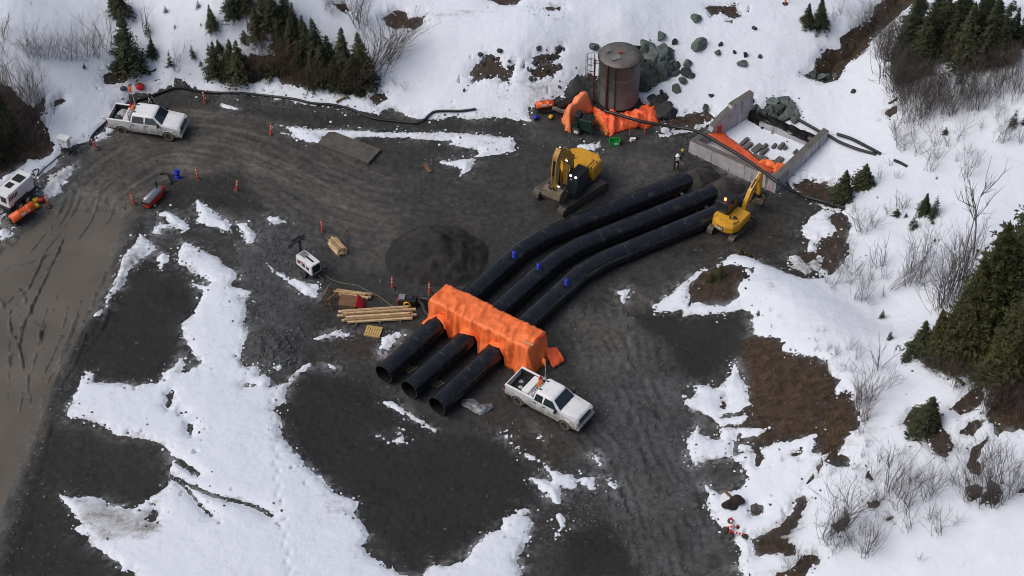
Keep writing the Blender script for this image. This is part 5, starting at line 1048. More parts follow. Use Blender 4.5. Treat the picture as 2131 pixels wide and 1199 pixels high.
def sawhorse(px, py, rz, label):
    p = Gz(px, py, 0); t = empty('sawhorse', p, rz, label, 'sawhorse', 'timber sawhorses')
    MB().box((0,0,.82),(1.0,.1,.1)).build('beam', M_WOODB, t)
    for x in (-.42,.42):
        for s in (-1,1): MB().tube([(x,s*.03,.8),(x+.05*(1 if x>0 else -1),s*.34,0)],.05,4,True,False).build('leg', M_WOODB, t)
        MB().box((x,0,.38),(.06,.46,.08)).build('brace', M_WOODB, t)
sawhorse(681,622,R(75),'left timber sawhorse beside the brown wooden box'); sawhorse(694,634,R(50),'right timber sawhorse touching the brown wooden box')
def pallet(px, py, rz, m, label, S=(1.1,.95), nm='pallet'):
    p = Gz(px, py, 0); t = empty(nm, p, rz, label, 'pallet')
    for k in range(7): MB().box((-S[0]/2+.07+k*(S[0]-.14)/6,0,.135),(.125,S[1],.025)).build('deck_board', m, t)
    for y in (-.42,0,.42): MB().box((0,y,.07),(S[0],.1,.1)).build('runner', m, t)
pallet(777,692,R(-12),mat('pallet_wood',(.50,.33,.12,1),.7,var=.2,bump=.2),'yellowish wooden pallet on the ground below the long lumber stack')
# plank mat by the snow strip
c_ = Gz(727,307,.1); h1 = heading((672,292),(772,330)); t = empty('timber_mat', (c_.x,c_.y,c_.z-.1), h1, 'grey-brown timber crane mat lying at the long snow strip', 'timber mat')
for k in range(7): MB().box((random.uniform(-.03,.03),-.75+.25*k,.12),(4.5,.235,.2)).build('beam', mat('mat_timber',(.085,.077,.065,1),.8,var=.3,scale=3,bump=.3), t)
stick(*(Gz(889,350,.08)), 1.0,.28,.07, R(-62), M_WOODB, 'short orange-brown plank on rubble right of the timber mat','plank',None)
for i,(px,py,rz_) in enumerate(((855,772,.5),(907,800,.5))):
    p = Gz(px,py,0); lab = ('grey wood block of the cribbing between the upper two pipe ends','grey wood block of the cribbing between the lower two pipe ends')[i]
    for k in range(4): stick(p.x-.33+.22*k,p.y+.17-.11*k,p.z+.08,.75-.1*(k%2),.15,.14,R(42),M_WOODD,lab,'wood block',('blocks between the upper two pipes','blocks between the lower two pipes')[i])
# driftwood, stump at lower right
stick(*(Gz(1517,1030,.1)),1.1,.12,.12,R(118),M_WOODB,'broken orange-brown branch sticking out of the snow above the stump','branch',None,.2)
lump('stump', Gz(1527,1050,0), (1.15,.75,.6), mat('stump_bark',(.022,.016,.012,1),.9,var=.4,bump=.6), 47, 'dark broken root stump lying in snow above the red and white marker', 'stump', .5, None, 4, .6)
# red and white marker on black feet
p = Gz(1527,1105,0); t = empty('barricade', p, R(95), 'red and white striped frame lying on black feet at the snow edge', 'barricade')
def striped(a, b_, nm):
    a = Vector(a); b_ = Vector(b_)
    o = MB().cyl(a,b_,.07,8).build(nm, M_RED, t); s = MB()
    for k in range(3): s.cyl(a.lerp(b_,.2+.25*k), a.lerp(b_,.31+.25*k), .075, 8)
    s.build('stripe', M_BAND, o)
striped((.75,.05,.35),(-.35,.25,.3),'rail'); striped((.2,-.3,.25),(.05,.45,.3),'rail'); striped((-.3,.2,.3),(-.5,-.55,.2),'rail')
for x,y in ((.75,.05),(.2,-.35),(-.35,.25),(-.5,-.6),(.1,.5)): MB().lathe([(.24,0),(.22,.1),(.08,.16)],(x,y,0),10).build('foot', M_RUBBER, t)
# little items
c_ = Gz(1279,300,0); t = empty('crate', c_, R(4), 'bright green plastic crate on the gravel below the tank', 'crate')
MB().prism([(-.36,0),(.36,0),(.4,.42),(.36,.42),(.33,.05),(-.33,.05),(-.36,.42),(-.4,.42)],-.25,.25).box((0,-.25,.21),(.74,.03,.42)).box((0,.25,.21),(.74,.03,.42)).build('shell', mat('green_plastic',(.02,.30,.04,1),.45,var=.1), t); MB().box((.1,-.27,.25),(.3,.012,.16)).build('label_panel', M_TEXT, t)
for k,(px,py,lab) in enumerate(((1317,292,'small pale litter pile beside the green crate'),(1419,402,'small heap of white and dark litter between the upper two pipe ends'),(1466,431,'small heap of white and dark litter between the lower two pipe ends'))):
    p = Gz(px,py,0); t = empty('litter', p, k, lab, 'litter'); rr = random.Random(k)
    MB().box((0,0,.1),(.42,.2,.2),rz=.3,ry=.2).build('carton', M_TEXT, t); MB().box((.25,.1,.08),(.35,.16,.12),rz=.9).build('offcut', M_BLACK, t); MB().box((-.2,-.18,.05),(.28,.1,.06),rz=-.5).build('offcut', M_BAG, t)
for px,py,lab in ((1406,409,'tiny red cap between the upper two pipes'),(1449,440,'tiny red cap between the lower two pipes')):
    p = Gz(px,py,0); o = MB().lathe([(.12,0),(.13,.1),(.06,.16)],(0,0,0),10).build('cap', M_RED); o.location = p; tag(o,lab,'cap')
for px,py,lab in ((1310,265,'left orange stake propping the tank hose'),(1341,262,'right orange stake propping the tank hose')):
    p = Gz(px,py+18,0); o = MB().cyl((0,0,0),(0,0,1.0),.03,6).build('stake', M_ORANGE); o.location = p; tag(o,lab,'stake')
lump('red_bundle', Gz(292,184,0), (.7,.6,.55), M_RED, 21, 'dark red bundle half buried in the dirty snow behind the crew-cab pickup', 'bundle', .3)
lump('rock', Gz(257,186,0), (.5,.4,.3), mat('dark_stone',(.05,.052,.055,1),.8,var=.3), 23, 'lone dark stone on the snow above the crew-cab pickup', 'rock', .3)
# ================================================================== TANK, CONCRETE, PIPES, TARPS, HOSES, ROCKS
M_TANK = mat('tank_steel', (.190,.203,.198,1), .5, metal=.05, spec=.25, var=.16, scale=1.6, dirt=(.115,.115,.106,1), dirt_amt=.25, dscale=1.4)
M_TANKR = mat('tank_roof', (.130,.120,.110,1), .55, metal=.1, var=.2, scale=1.4, dirt=(.07,.058,.048,1), dirt_amt=.35)
M_RUST = mat('rusty_steel', (.075,.040,.024,1), .8, var=.4, scale=5)
c_ = P(1286,207,.05); TZ = float(gnd_z(c_[0],c_[1])); TR, TH = 1.57, 4.05
t = empty('storage_tank', (c_[0],c_[1],TZ), 0, 'tall brownish-grey steel cylinder tank with a caged ladder, standing in orange tarp', 'tank')
b = MB().lathe([(TR,0),(TR,.04),(TR,TH),(TR+.03,TH)],(0,0,0),64); 
for z in (1.35,2.7): b.lathe([(TR+.004,z-.012),(TR+.012,z),(TR+.004,z+.012)],(0,0,0),64)
b.build('wall', M_TANK, t)
rf = MB().lathe([(TR+.05,TH-.03),(TR+.06,TH+.03),(TR*.6,TH+.10),(.25,TH+.16),(.01,TH+.17)],(0,0,0),64).build('roof', M_TANKR, t)
MB().box((-.35,-.45,TH+.17),(.72,.52,.07),rz=.42).build('hatch', M_TANK, rf)
MB().cyl((.02,-.02,TH+.15),(.02,-.02,TH+.34),.07,10).cyl((-.1,-.02,TH+.36),(.14,-.02,TH+.36),.06,8).build('vent_valve', M_RED, rf)
MB().cyl((-.95,.15,TH+.1),(-.95,.15,TH+.34),.07,10).cyl((-.95,.15,TH+.34),(-.8,.15,TH+.36),.09,10).build('vent_pipe', M_TANK, rf)
b = MB()   # low toe rail round the front of the roof
an = np.linspace(math.pi*.95, math.pi*1.98, 40)
b.tube([(TR*1.04*math.cos(a), TR*1.04*math.sin(a), TH-.12) for a in an], .022, 5); b.tube([(TR*1.05*math.cos(a), TR*1.05*math.sin(a), TH+.06) for a in an], .016, 5)
for a in an[::3]: b.cyl((TR*1.05*math.cos(a),TR*1.05*math.sin(a),TH-.14),(TR*1.05*math.cos(a),TR*1.05*math.sin(a),TH+.08),.016,5)
b.build('rim_rail', M_RUST, t)
a = math.pi*1.30; q = (math.cos(a)*(TR+.12), math.sin(a)*(TR+.12))
MB().box((q[0],q[1],TH/2+.05),(.15,.13,TH+.1),rz=a).build('riser_beam', M_RUST, t)
a = math.pi*1.43; MB().cyl((math.cos(a)*(TR+.06),math.sin(a)*(TR+.06),.05),(math.cos(a)*(TR+.06),math.sin(a)*(TR+.06),TH-.05),.035,8).build('riser_pipe', M_FRAME, t)
b = MB()
for z in (2.05,):
    b.tube([(TR*1.06*math.cos(a), TR*1.06*math.sin(a), z) for a in np.linspace(math.pi*1.02, math.pi*1.44, 14)], .02, 5)
b.build('clamp_band', M_RUST, t)
# ladder with safety cage on the left side
lx, ly = -TR-.38, -.32
ld = MB().box((lx+.05,ly-.3,2.0),(.13,.15,4.25)).build('ladder', M_RUST, t)
b = MB().cyl((lx+.05,ly+.25,.1),(lx+.05,ly+.25,4.3),.03,6)
for k in range(14): b.cyl((lx+.05,ly-.28,.3+.3*k),(lx+.05,ly+.25,.3+.3*k),.015,5)
b.build('rungs', M_RUST, ld)
b = MB()
for z in (1.9,2.5,3.1,3.7,4.3):
    b.tube([(lx - .62*math.sin(a), ly-.02 + .38*math.cos(a), z) for a in np.linspace(0, math.pi, 11)], .02, 5)
for a in np.linspace(.35, math.pi-.35, 5): b.cyl((lx-.62*math.sin(a), ly-.02+.38*math.cos(a), 1.9), (lx-.62*math.sin(a), ly-.02+.38*math.cos(a), 4.32), .014, 5)
b.build('safety_cage', M_RUST, ld)
b = MB()
for z in (.9,2.3,3.8): b.box((lx+.2,ly,z),(.55,.05,.05)); b.box((lx+.2,ly-.28,z),(.55,.05,.05))
b.build('bracket', M_RUST, ld)

# ------------------------------------------------------------------ concrete walls
def concrete():
    m = bpy.data.materials.new('weathered_concrete'); m.use_nodes = True; tt = m.node_tree; N = tt.nodes.new; L = tt.links.new; b = tt.nodes['Principled BSDF']
    ge = N('ShaderNodeNewGeometry'); nm = N('ShaderNodeSeparateXYZ'); L(ge.outputs['Normal'], nm.inputs[0])
    n1 = N('ShaderNodeTexNoise'); n1.inputs['Scale'].default_value = 1.3; n1.inputs['Detail'].default_value = 8; n1.inputs['Roughness'].default_value = .65; L(ge.outputs['Position'], n1.inputs['Vector'])
    mp = N('ShaderNodeMapping'); mp.inputs['Scale'].default_value = (3.5,3.5,.35); L(ge.outputs['Position'], mp.inputs[0])
    n2 = N('ShaderNodeTexNoise'); n2.inputs['Scale'].default_value = 1.0; n2.inputs['Detail'].default_value = 5; n2.inputs['Roughness'].default_value = .6; L(mp.outputs[0], n2.inputs['Vector'])
    r1 = N('ShaderNodeValToRGB'); r1.color_ramp.elements[0].position = .3; r1.color_ramp.elements[1].position = .7; r1.color_ramp.elements[0].color = (.31,.31,.325,1); r1.color_ramp.elements[1].color = (.49,.49,.51,1); L(n1.outputs['Fac'], r1.inputs['Fac'])
    r2 = N('ShaderNodeValToRGB'); r2.color_ramp.elements[0].position = .56; r2.color_ramp.elements[1].position = .66; r2.color_ramp.elements[0].color = (1,1,1,1); r2.color_ramp.elements[1].color = (.22,.21,.20,1); L(n2.outputs['Fac'], r2.inputs['Fac'])
    mx = N('ShaderNodeMix'); mx.data_type = 'RGBA'; mx.blend_type = 'MULTIPLY'; mx.inputs['Factor'].default_value = 1; L(r1.outputs[0], mx.inputs['A']); L(r2.outputs[0], mx.inputs['B'])
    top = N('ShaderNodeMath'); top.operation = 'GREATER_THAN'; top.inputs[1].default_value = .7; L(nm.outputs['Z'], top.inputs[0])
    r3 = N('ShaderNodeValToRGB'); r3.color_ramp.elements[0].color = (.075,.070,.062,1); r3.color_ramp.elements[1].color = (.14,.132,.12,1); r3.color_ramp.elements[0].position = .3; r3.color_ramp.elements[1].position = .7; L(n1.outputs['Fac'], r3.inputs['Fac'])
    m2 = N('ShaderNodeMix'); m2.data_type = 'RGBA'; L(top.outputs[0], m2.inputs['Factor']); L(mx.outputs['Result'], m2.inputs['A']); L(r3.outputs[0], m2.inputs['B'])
    # red spray-paint marks where the attribute says so
    at = N('ShaderNodeAttribute'); at.attribute_name = 'spray'; n4 = N('ShaderNodeTexNoise'); n4.inputs['Scale'].default_value = 2.2; n4.inputs['Detail'].default_value = 5; L(mp2 := ge.outputs['Position'], n4.inputs['Vector'])
    ml = N('ShaderNodeMath'); ml.operation = 'MULTIPLY'; L(at.outputs['Fac'], ml.inputs[0]); L(n4.outputs['Fac'], ml.inputs[1])
    r4 = N('ShaderNodeMapRange'); r4.inputs['From Min'].default_value = .54; r4.inputs['From Max'].default_value = .75; r4.inputs['To Max'].default_value = .45; L(ml.outputs[0], r4.inputs['Value'])
    m3 = N('ShaderNodeMix'); m3.data_type = 'RGBA'; L(r4.outputs[0], m3.inputs['Factor']); L(m2.outputs['Result'], m3.inputs['A']); m3.inputs['B'].default_value = (.62,.12,.14,1)
    L(m3.outputs['Result'], b.inputs['Base Color']); b.inputs['Roughness'].default_value = .85
    n5 = N('ShaderNodeTexNoise'); n5.inputs['Scale'].default_value = 12; n5.inputs['Detail'].default_value = 5; L(ge.outputs['Position'], n5.inputs['Vector'])
    bp = N('ShaderNodeBump'); bp.inputs['Strength'].default_value = .4; bp.inputs['Distance'].default_value = .03; L(n5.outputs['Fac'], bp.inputs['Height']); L(bp.outputs[0], b.inputs['Normal']); return m
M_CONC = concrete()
A_ = Vector(P(1433,314,0)); B_ = Vector(P(1613,399,0)); C_ = Vector(P(1721,303,0)); D_ = Vector(P(1554,246,0))
base_c = (A_+B_+C_+D_)/4; fnd = empty('concrete_enclosure', (base_c.x, base_c.y, 0), 0, 'roofless stained concrete walled basin with snow inside, beside the small excavator', 'concrete basin')
def wallseg(p, q, th, hs, nm, inward, lab=None, spray=0.0, bot=-.4):
    """wall on the line p-q (outer face), thickness towards `inward`; hs: list of (fraction, height)"""
    d = (q-p); L_ = d.length; e = d/L_; n = Vector((-e.y, e.x, 0)); n = n if n.dot(inward) > 0 else -n
    prof = [(0,bot)] + [(f*L_,h) for f,h in hs] + [(L_,bot)]
    vs = [p+e*a+Vector((0,0,z)) for a,z in prof]; vs2 = [v+n*th for v in vs]; k = len(vs)
    rnd = random.Random(int(L_*100))
    vs = [v - Vector((base_c.x,base_c.y,0)) for v in vs+vs2]
    fs = [tuple(range(k)), tuple(range(2*k-1,k-1,-1))]+[(i,k+i,k+(i+1)%k,(i+1)%k) for i in range(k)]
    bm = bmesh.new(); bv = [bm.verts.new(v) for v in vs]
    for f in fs: bm.faces.new([bv[i] for i in f])
    bmesh.ops.recalc_face_normals(bm, faces=bm.faces)
    for ax in (Vector((0,0,1)), e):       # cut up so that edges can be knocked about
        rng = np.arange(.0, L_, .5) if ax is e else np.arange(.2,3,.6)
        for s in rng:
            co = (p+e*s-Vector((base_c.x,base_c.y,0))) if ax is e else Vector((0,0,s))
            bmesh.ops.bisect_plane(bm, geom=bm.verts[:]+bm.edges[:]+bm.faces[:], plane_co=co, plane_no=ax)
    for v in bm.verts: v.co += Vector((rnd.uniform(-1,1),rnd.uniform(-1,1),rnd.uniform(-1,1)))*.014
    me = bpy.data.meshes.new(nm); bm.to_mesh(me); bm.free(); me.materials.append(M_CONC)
    at = me.attributes.new('spray','FLOAT','POINT'); at.data.foreach_set('value', np.full(len(me.vertices), spray, np.float32))
    o = bpy.data.objects.new(nm, me); COL.objects.link(o); o.parent = fnd
    if lab: o['label'] = lab
    return o, e, n, L_
TH_ = .42; inn = base_c
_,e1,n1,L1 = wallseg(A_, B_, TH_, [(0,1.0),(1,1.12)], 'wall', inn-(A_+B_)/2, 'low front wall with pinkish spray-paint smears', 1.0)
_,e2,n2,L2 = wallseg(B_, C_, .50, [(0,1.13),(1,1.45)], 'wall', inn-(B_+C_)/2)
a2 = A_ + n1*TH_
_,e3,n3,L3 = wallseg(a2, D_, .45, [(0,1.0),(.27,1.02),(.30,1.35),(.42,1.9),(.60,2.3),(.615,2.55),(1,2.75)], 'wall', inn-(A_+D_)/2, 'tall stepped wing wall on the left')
bk0 = Vector(P(1583,268,.0)); bk1 = Vector(P(1694,308,.0))
wallseg(bk0, bk1, .4, [(0,.9),(.06,1.0),(1,.95)], 'wall', base_c-(bk0+bk1)/2, 'low rear wall')
o = MB().box((0,0,0),(.42,.03,1.0)).build('spray_mark', mat('red_spray',(.5,.05,.03,1),.8,var=.4), fnd); o.location = a2+e3*2.3+n3*.47+Vector((0,0,.75))-Vector((base_c.x,base_c.y,0)); o.rotation_euler = (0,0,math.atan2(e3.y,e3.x))
# black liner slumped between the wing wall and the rear wall
def blanket_grid(name, corners, nu, nv, amp, sc, seed, m, label, cat, thick=.03, sag=0.0):
    """cloth between four 3-D corners, wrinkled along its normal"""
    a,b,c,d = [Vector(q) for q in corners]; nrm = ((b-a).cross(d-a)).normalized(); rows = []
    for j in range(nv+1):
        v = j/nv; row = []
        for i in range(nu+1):
            u = i/nu; p = (a.lerp(b,u)).lerp(d.lerp(c,u), v); w = float(fbm(np.array(u*sc[0]+seed), np.array(v*sc[1]+seed*.7), 1.0, 3, seed))
            row.append(p + nrm*(amp*w) + Vector((0,0,-sag*4*v*(1-v))))
        rows.append(row)
    o = MB().loft(rows, True, False, False).build(name, m); s_ = o.modifiers.new('thick','SOLIDIFY'); s_.thickness = thick
    return tag(o, label, cat)
M_BLK = mat('black_liner', (.007,.007,.008,1), .6, spec=.15, var=.4, bump=.3, bscale=4)
dz = Vector((0,0,1)); D_in = D_+n3*.5
blanket_grid('liner', [D_in+dz*1.2-e3*.2, Vector(P(1604,258,1.05)), Vector(P(1580,272,.2)), D_in+dz*.1-e3*.5], 14, 8, .18, (5,3), 3, M_BLK, 'black plastic liner hanging in the gap between the concrete wing wall and rear wall', 'liner')
blanket_grid('liner', [Vector(P(1592,238,1.2)), Vector(P(1700,283,1.1)), Vector(P(1692,303,.75)), Vector(P(1604,259,1.0))], 22, 6, .22, (9,3), 8, M_BLK, 'black crumpled liner strip lying behind the low concrete rear wall', 'liner')
# orange cloth along the inside of the front wall, and bundles in the corner
M_TARP = mat('orange_tarp', (.90,.185,.045,1), .5, var=.12, scale=1.6, dirt=(.62,.13,.035,1), dirt_amt=.3, dscale=.9, crease=.5); M_TARP2 = mat('orange_tarp_faded', (.88,.25,.10,1), .6, var=.12, scale=2.5, crease=.5); M_TARPR = mat('red_orange_tarp', (.86,.13,.038,1), .5, var=.14, scale=2.5, crease=.5)
p0 = a2+e3*.9; q0 = B_ - e1*1.0 + n1*TH_
blanket_grid('tarp', [p0+dz*1.02+n1*.04+e1*.5, q0+dz*.98+n1*.04, q0+n1*1.0+dz*.42, p0+n1*1.75+dz*.45+e1*.5], 30, 7, .12, (12,2), 5, M_TARPR, 'orange cloth strip lining the inside of the front concrete wall', 'tarp')
for i,(px,py,sz) in enumerate(((1594,343,(1.2,.9,.75)),(1619,349,(1.1,.8,.6)))):
    lump('tarp_bundle', Vector(P(px,py+4,.2))-dz*.15, sz, M_TARP, 31+i, ('left crumpled orange bundle in the near corner of the concrete basin','right crumpled orange bundle in the near corner of the concrete basin')[i], 'bundle', .5*i, None, 4, .45)
# concrete blocks among the snow
for i,(px,py,L_,w_) in enumerate(((1549,297,.9,.3),(1557,306,.8,.35),(1576,311,.95,.5),(1590,317,.9,.3),(1553,322,.7,.5),(1567,332,1.0,.6),(1586,336,.9,.6),(1619,338,1.0,.5),(1604,343,.8,.4),(1626,306,.7,.3),(1591,307,.6,.25),(1611,306,.5,.25),(1655,318,.5,.2),(1544,313,.3,.2),(1634,310,.35,.2))):
    p = Gz(px,py,0); o = MB().rbox((0,0,0),(L_,w_,.34),.04).build('concrete_block', mat('block_grey',(.10,.098,.092,1),.85,var=.3,bump=.4)); o.location = (p.x,p.y,p.z+.05); o.rotation_euler = (random.uniform(-.1,.1),random.uniform(-.15,.15),R(48)+random.uniform(-.2,.2))
    tag(o,'grey block half buried in the snow inside the concrete basin','block','blocks in the snow of the concrete basin')

# ------------------------------------------------------------------ three black pipes
M_PIPE = mat('black_pipe', (.0115,.0128,.0165,1), .24, var=.2, scale=1.2, dirt=(.050,.047,.043,1), dirt_amt=.30, dscale=1.7, bump=.05, bscale=5, spec=.5)
M_PIPED = mat('pipe_inside', (.006,.006,.007,1), .5)
RP = .70
def big_pipe(px, label, zs_, valve, seams):
    pts = [Vector(P(a,b_,z)) for (a,b_),z in zip(px, zs_)]; cl = [pts[0]]
    for i in range(len(pts)-1):
        n_ = max(2, int((pts[i+1]-pts[i]).length/.6))
        for k in range(1,n_+1): cl.append(pts[i].lerp(pts[i+1], k/n_))
    org = pts[0].copy(); t = empty('pipeline', (org.x, org.y, 0), 0, label, 'pipe', 'three large black pipes'); o3 = Vector((org.x,org.y,0))
    loc = [p-o3 for p in cl]; e = (loc[1]-loc[0]).normalized()
    pw = MB(); n_ = 32; rg_ = []; prev = None      # straight lengths with crisp mitred joints
    pw.tube(loc, RP, n_, False); vs_ = pw.v; kink = [0]
    for i in range(1, len(loc)-1):
        if (loc[i]-loc[i-1]).normalized().dot((loc[i+1]-loc[i]).normalized()) < .9995: kink.append(i)
    kink.append(len(loc)-1); pw2 = MB()
    for a_, b_ in zip(kink[:-1], kink[1:]): pw2.loft([vs_[k*n_:(k+1)*n_] for k in range(a_, b_+1)], True, False)
    pw2.build('pipe_wall', M_PIPE, t)
    seams = list(seams) + [sum((loc[k+1]-loc[k]).length for k in range(q)) for q in kink[1:-1]]
    inn_ = loc[0:1]+[loc[0]+e*k for k in (.6,1.5,3.0,5.0)]
    b = MB().tube(inn_, RP-.05, 32, False); b.f = [f[::-1] for f in b.f]; b.build('pipe_bore', M_PIPED, t)
    u = e.cross(dz).normalized(); w = u.cross(e); ring = lambda r_, off: [loc[0]+e*off+(u*math.cos(a)+w*math.sin(a))*r_ for a in np.linspace(0,2*math.pi,33)[:-1]]
    MB().loft([ring(RP,-.002), ring(RP-.05,-.002)], False, False).build('rim', mat('cut_edge',(.035,.035,.037,1),.5), t)
    acc = 0; k = 0
    for s in seams:
        i = 0; d_ = s
        while i < len(loc)-2 and d_ > (loc[i+1]-loc[i]).length: d_ -= (loc[i+1]-loc[i]).length; i += 1
        ee = (loc[i+1]-loc[i]).normalized(); cc = loc[i]+ee*d_
        MB().tube([cc-ee*.03, cc-ee*.012, cc+ee*.012, cc+ee*.03], [RP*.99,RP+.014,RP+.014,RP*.99], 32, False).build('weld_seam', M_PIPE, t)
    # dust and welding ridge along the crown of the far part
    i0 = int(len(loc)*.45)
    vt = empty('x'); bpy.data.objects.remove(vt)
    vo = MB().lathe([(.20,-.06),(.19,.06),(.12,.08),(.12,.2),(.19,.21),(.19,.28),(.13,.29),(.13,.42),(.19,.43),(.19,.5),(.08,.54)],(0,0,0),14).build('valve', M_BLUE, t)
    vp = Vector(P(valve[0], valve[1]+6, pts[2].z+RP)); vo.location = vp-o3; vo.scale = (.82,.82,.8) 
    return t, cl
ends = ((796,780),(850,811),(909,845))
def pth(e, b1, b2, f1, f2): return [e, b1, b2, f1, f2]
zz = (.80,.72,.70,.55,-.45)
PIPES = []
for px, lab, vv in ((pth((798,779),(1080,526),(1130,495),(1392,391),(1472,360)), 'upper black pipe, farthest from the camera, with its open end left of the others', (1070,528)),
                (pth((851,811),(1152,546),(1204,515),(1450,416),(1522,388)), 'middle black pipe of the three', (1121,553)),
                (pth((909,845),(1207,571),(1256,543),(1490,447),(1580,408)), 'lower black pipe, nearest the camera, running under the small excavator', (1179,585))):
    PIPES.append(big_pipe(px, lab, zz, vv, (3.4, 9.6, 19.5, 24.5)))
# earth ramp that swallows the far ends
M_SOILC = mat('spoil_soil', (.045,.040,.034,1), .9, var=.35, scale=3, bump=.8, bscale=8)
def mound(px, py, sx_, sy_, h, rz, label, seed, m=M_SOILC, cat='soil heap', nm='soil_heap', p=2.0, rough=.12, n=44):
    c = P(px,py,0); vs = []; fs = []
    for j in range(n+1):
        for i in range(n+1):
            u = (i/n*2-1)*1.25; v = (j/n*2-1)*1.25; r_ = math.hypot(u,v); a = math.atan2(v,u)
            rr = r_*(1+.12*float(vnoise(np.array(math.cos(a)*1.6+seed), np.array(math.sin(a)*1.6), seed)))
            x = u*sx_; y = v*sy_; X_ = c[0]+x*math.cos(rz)-y*math.sin(rz); Y_ = c[1]+x*math.sin(rz)+y*math.cos(rz)
            hh = h*max(0,1-rr**p) if rr < 1 else -(rr-1)*.8
            hh += rough*float(fbm(np.array(X_),np.array(Y_),.7,3,seed))*max(0,min(1,(1.05-rr)*4))
            vs.append((X_,Y_,float(gnd_z(X_,Y_))+hh-.03))
    for j in range(n):
        for i in range(n): k = j*(n+1)+i; fs.append((k,k+1,k+n+2,k+n+1))
    o = MB().add(vs,fs,True).build(nm,m); return tag(o,label,cat)
M_SANDP = mat('gravel_pile', (.0195,.0187,.0178,1), .95, var=.4, scale=2.2, bump=.8, bscale=16, dirt=(.062,.052,.040,1), dirt_amt=.12, dscale=.35)
mound(915,532,3.6,3.3,2.0,R(-8),'wide dark round heap of fine gravel above the orange tent',5,M_SANDP,'gravel heap','gravel_heap',1.0,.34,70)
mound(1447,374,1.9,1.15,1.05,R(25),'brown soil heap covering the far end of the upper black pipe',6,M_SOILC,rough=.2)
mound(1497,400,2.2,1.2,1.15,R(25),'brown soil heap covering the far end of the middle black pipe',7,M_SOILC,rough=.2)
mound(1560,428,1.2,.9,.5,R(25),'low dark soil heap under the arm of the small excavator',8,M_SOILC,rough=.2)

# ------------------------------------------------------------------ orange tent over the pipes
def tent():
    u0 = Vector(P(912,608,2.3)); u1 = Vector(P(1116,708,2.3)); ax = (u1-u0); ax.z = 0; L_ = ax.length; ax.normalize(); cr = Vector((-ax.y, ax.x, 0))   # cr points away from the viewer
    mid = (u0+u1)/2; mid.z = 0; nu, prof = 120, []
    # cross profile: (offset across, height, slack)
    W2 = 1.0
    prof = [(-W2-.42,.02),(-W2-.25,.5),(-W2-.12,1.0),(-W2-.06,1.5),(-W2-.02,2.0),(-W2,2.26),(-W2+.07,2.34),(-.5,2.36),(0,2.40),(.5,2.36),(W2-.07,2.32),(W2,2.2),(W2+.08,1.4),(W2+.2,.7),(W2+.35,.05)]
    # refine
    pr = []
    for a,b_ in zip(prof[:-1],prof[1:]):
        n_ = max(1,int(math.hypot(b_[0]-a[0],b_[1]-a[1])/.13))
        for k in range(n_): pr.append((a[0]+(b_[0]-a[0])*k/n_, a[1]+(b_[1]-a[1])*k/n_))
    pr.append(prof[-1]); rows = []
    # pipe crossings in the tent's own length coordinate
    cross = []
    for t_, cl in PIPES:
        best = min(cl, key=lambda p: abs((Vector((p.x,p.y,0))-mid).dot(cr))); cross.append((Vector((best.x,best.y,0))-mid).dot(ax))
    rg = lambda a, b_, s_: 1-2*abs(float(vnoise(np.array(a), np.array(b_), s_)))
    for i in range(-9, nu+10):
        s = i/nu; s_ = min(max(s,0),1); x = (s_-.5)*L_; over = (s-s_)*nu   # rows past the ends fold down as end walls
        row = []
        for j,(y,z) in enumerate(pr):
            k = abs(over)/9
            z_ = z*(1-k) if k else z; yy_ = y*(1+.02*k); xx_ = x + math.copysign(.08+.42*k**1.5, over) if k else x
            f = float(fbm(np.array(xx_*1.1), np.array((j*.13)*.8), .8, 3, 301)); g = float(fbm(np.array(xx_*2.2+z_*.3), np.array(z_*.35+y*.2), .55, 2, 305))
            if z > 2.2 and not k: z_ += .10*f + .095*max(0,rg(xx_*1.5+y*.6,y*.9-xx_*.35,311)) + .03*rg(xx_*2.6-y,y*1.8,313) - .10*math.exp(-((x-round(x/1.9)*1.9)/.3)**2)*(1-abs(y)) ; yy_ += .06*g
            else: yy_ += (.15*g+.06*f+(.20*rg(xx_*1.7,z_*.25,317)+.05*rg(xx_*3.3+z_*.8,z_*.5,319))*(1-z_/2.8))*(1 if y < 0 else -1)*(1-.3*k) - .0; xx_ += .08*f
            if k: xx_ += .16*g + math.copysign(.10,over)*rg(yy_*1.8,z_*.4,321)*(1-z_/2.8)
            # hem rides up and in over each pipe
            for c in cross:
                d_ = abs(xx_-c)
                if d_ < 1.15 and z_ < 1.7 and not k:
                    w_ = 1-(d_/1.15)**2; z_ = max(z_, 0.78+ (RP+.06)*math.sqrt(max(0,1-(min(d_,.76)/.77)**2)) if d_ < .77 else z_ + .25*w_*(1-z_/1.7))
            row.append(mid+ax*xx_+cr*yy_+Vector((0,0,max(z_,.015)+float(gnd_z(mid.x+ax.x*xx_+cr.x*yy_, mid.y+ax.y*xx_+cr.y*yy_)))))
        rows.append(row)
    t = MB().loft(rows, True, False, False).build('tarp_tent', M_TARP); so = t.modifiers.new('thick','SOLIDIFY'); so.thickness = .025
    return tag(t,'large bright orange insulated tarp tent draped across the three black pipes','tarp tent'), mid, ax, cr, L_
TENT, tmid, tax, tcr, tL = tent()
for i,(s,y,z,rz_) in enumerate(((.47,-.62,2.40,.1),(.515,.35,2.4,1.2))):
    p = tmid+tax*(s*tL)+tcr*y+dz*z
    o = MB().box((0,0,0),(.75-.2*i,.1,.05)).build('batten', M_WOODP if i == 0 else M_RED); o.location = p; o.rotation_euler = (0,0,math.atan2(tax.y,tax.x)+rz_); tag(o,('pale board lying on the right end of the orange tent','red strap lying across the back edge of the orange tent')[i],('board','strap')[i])
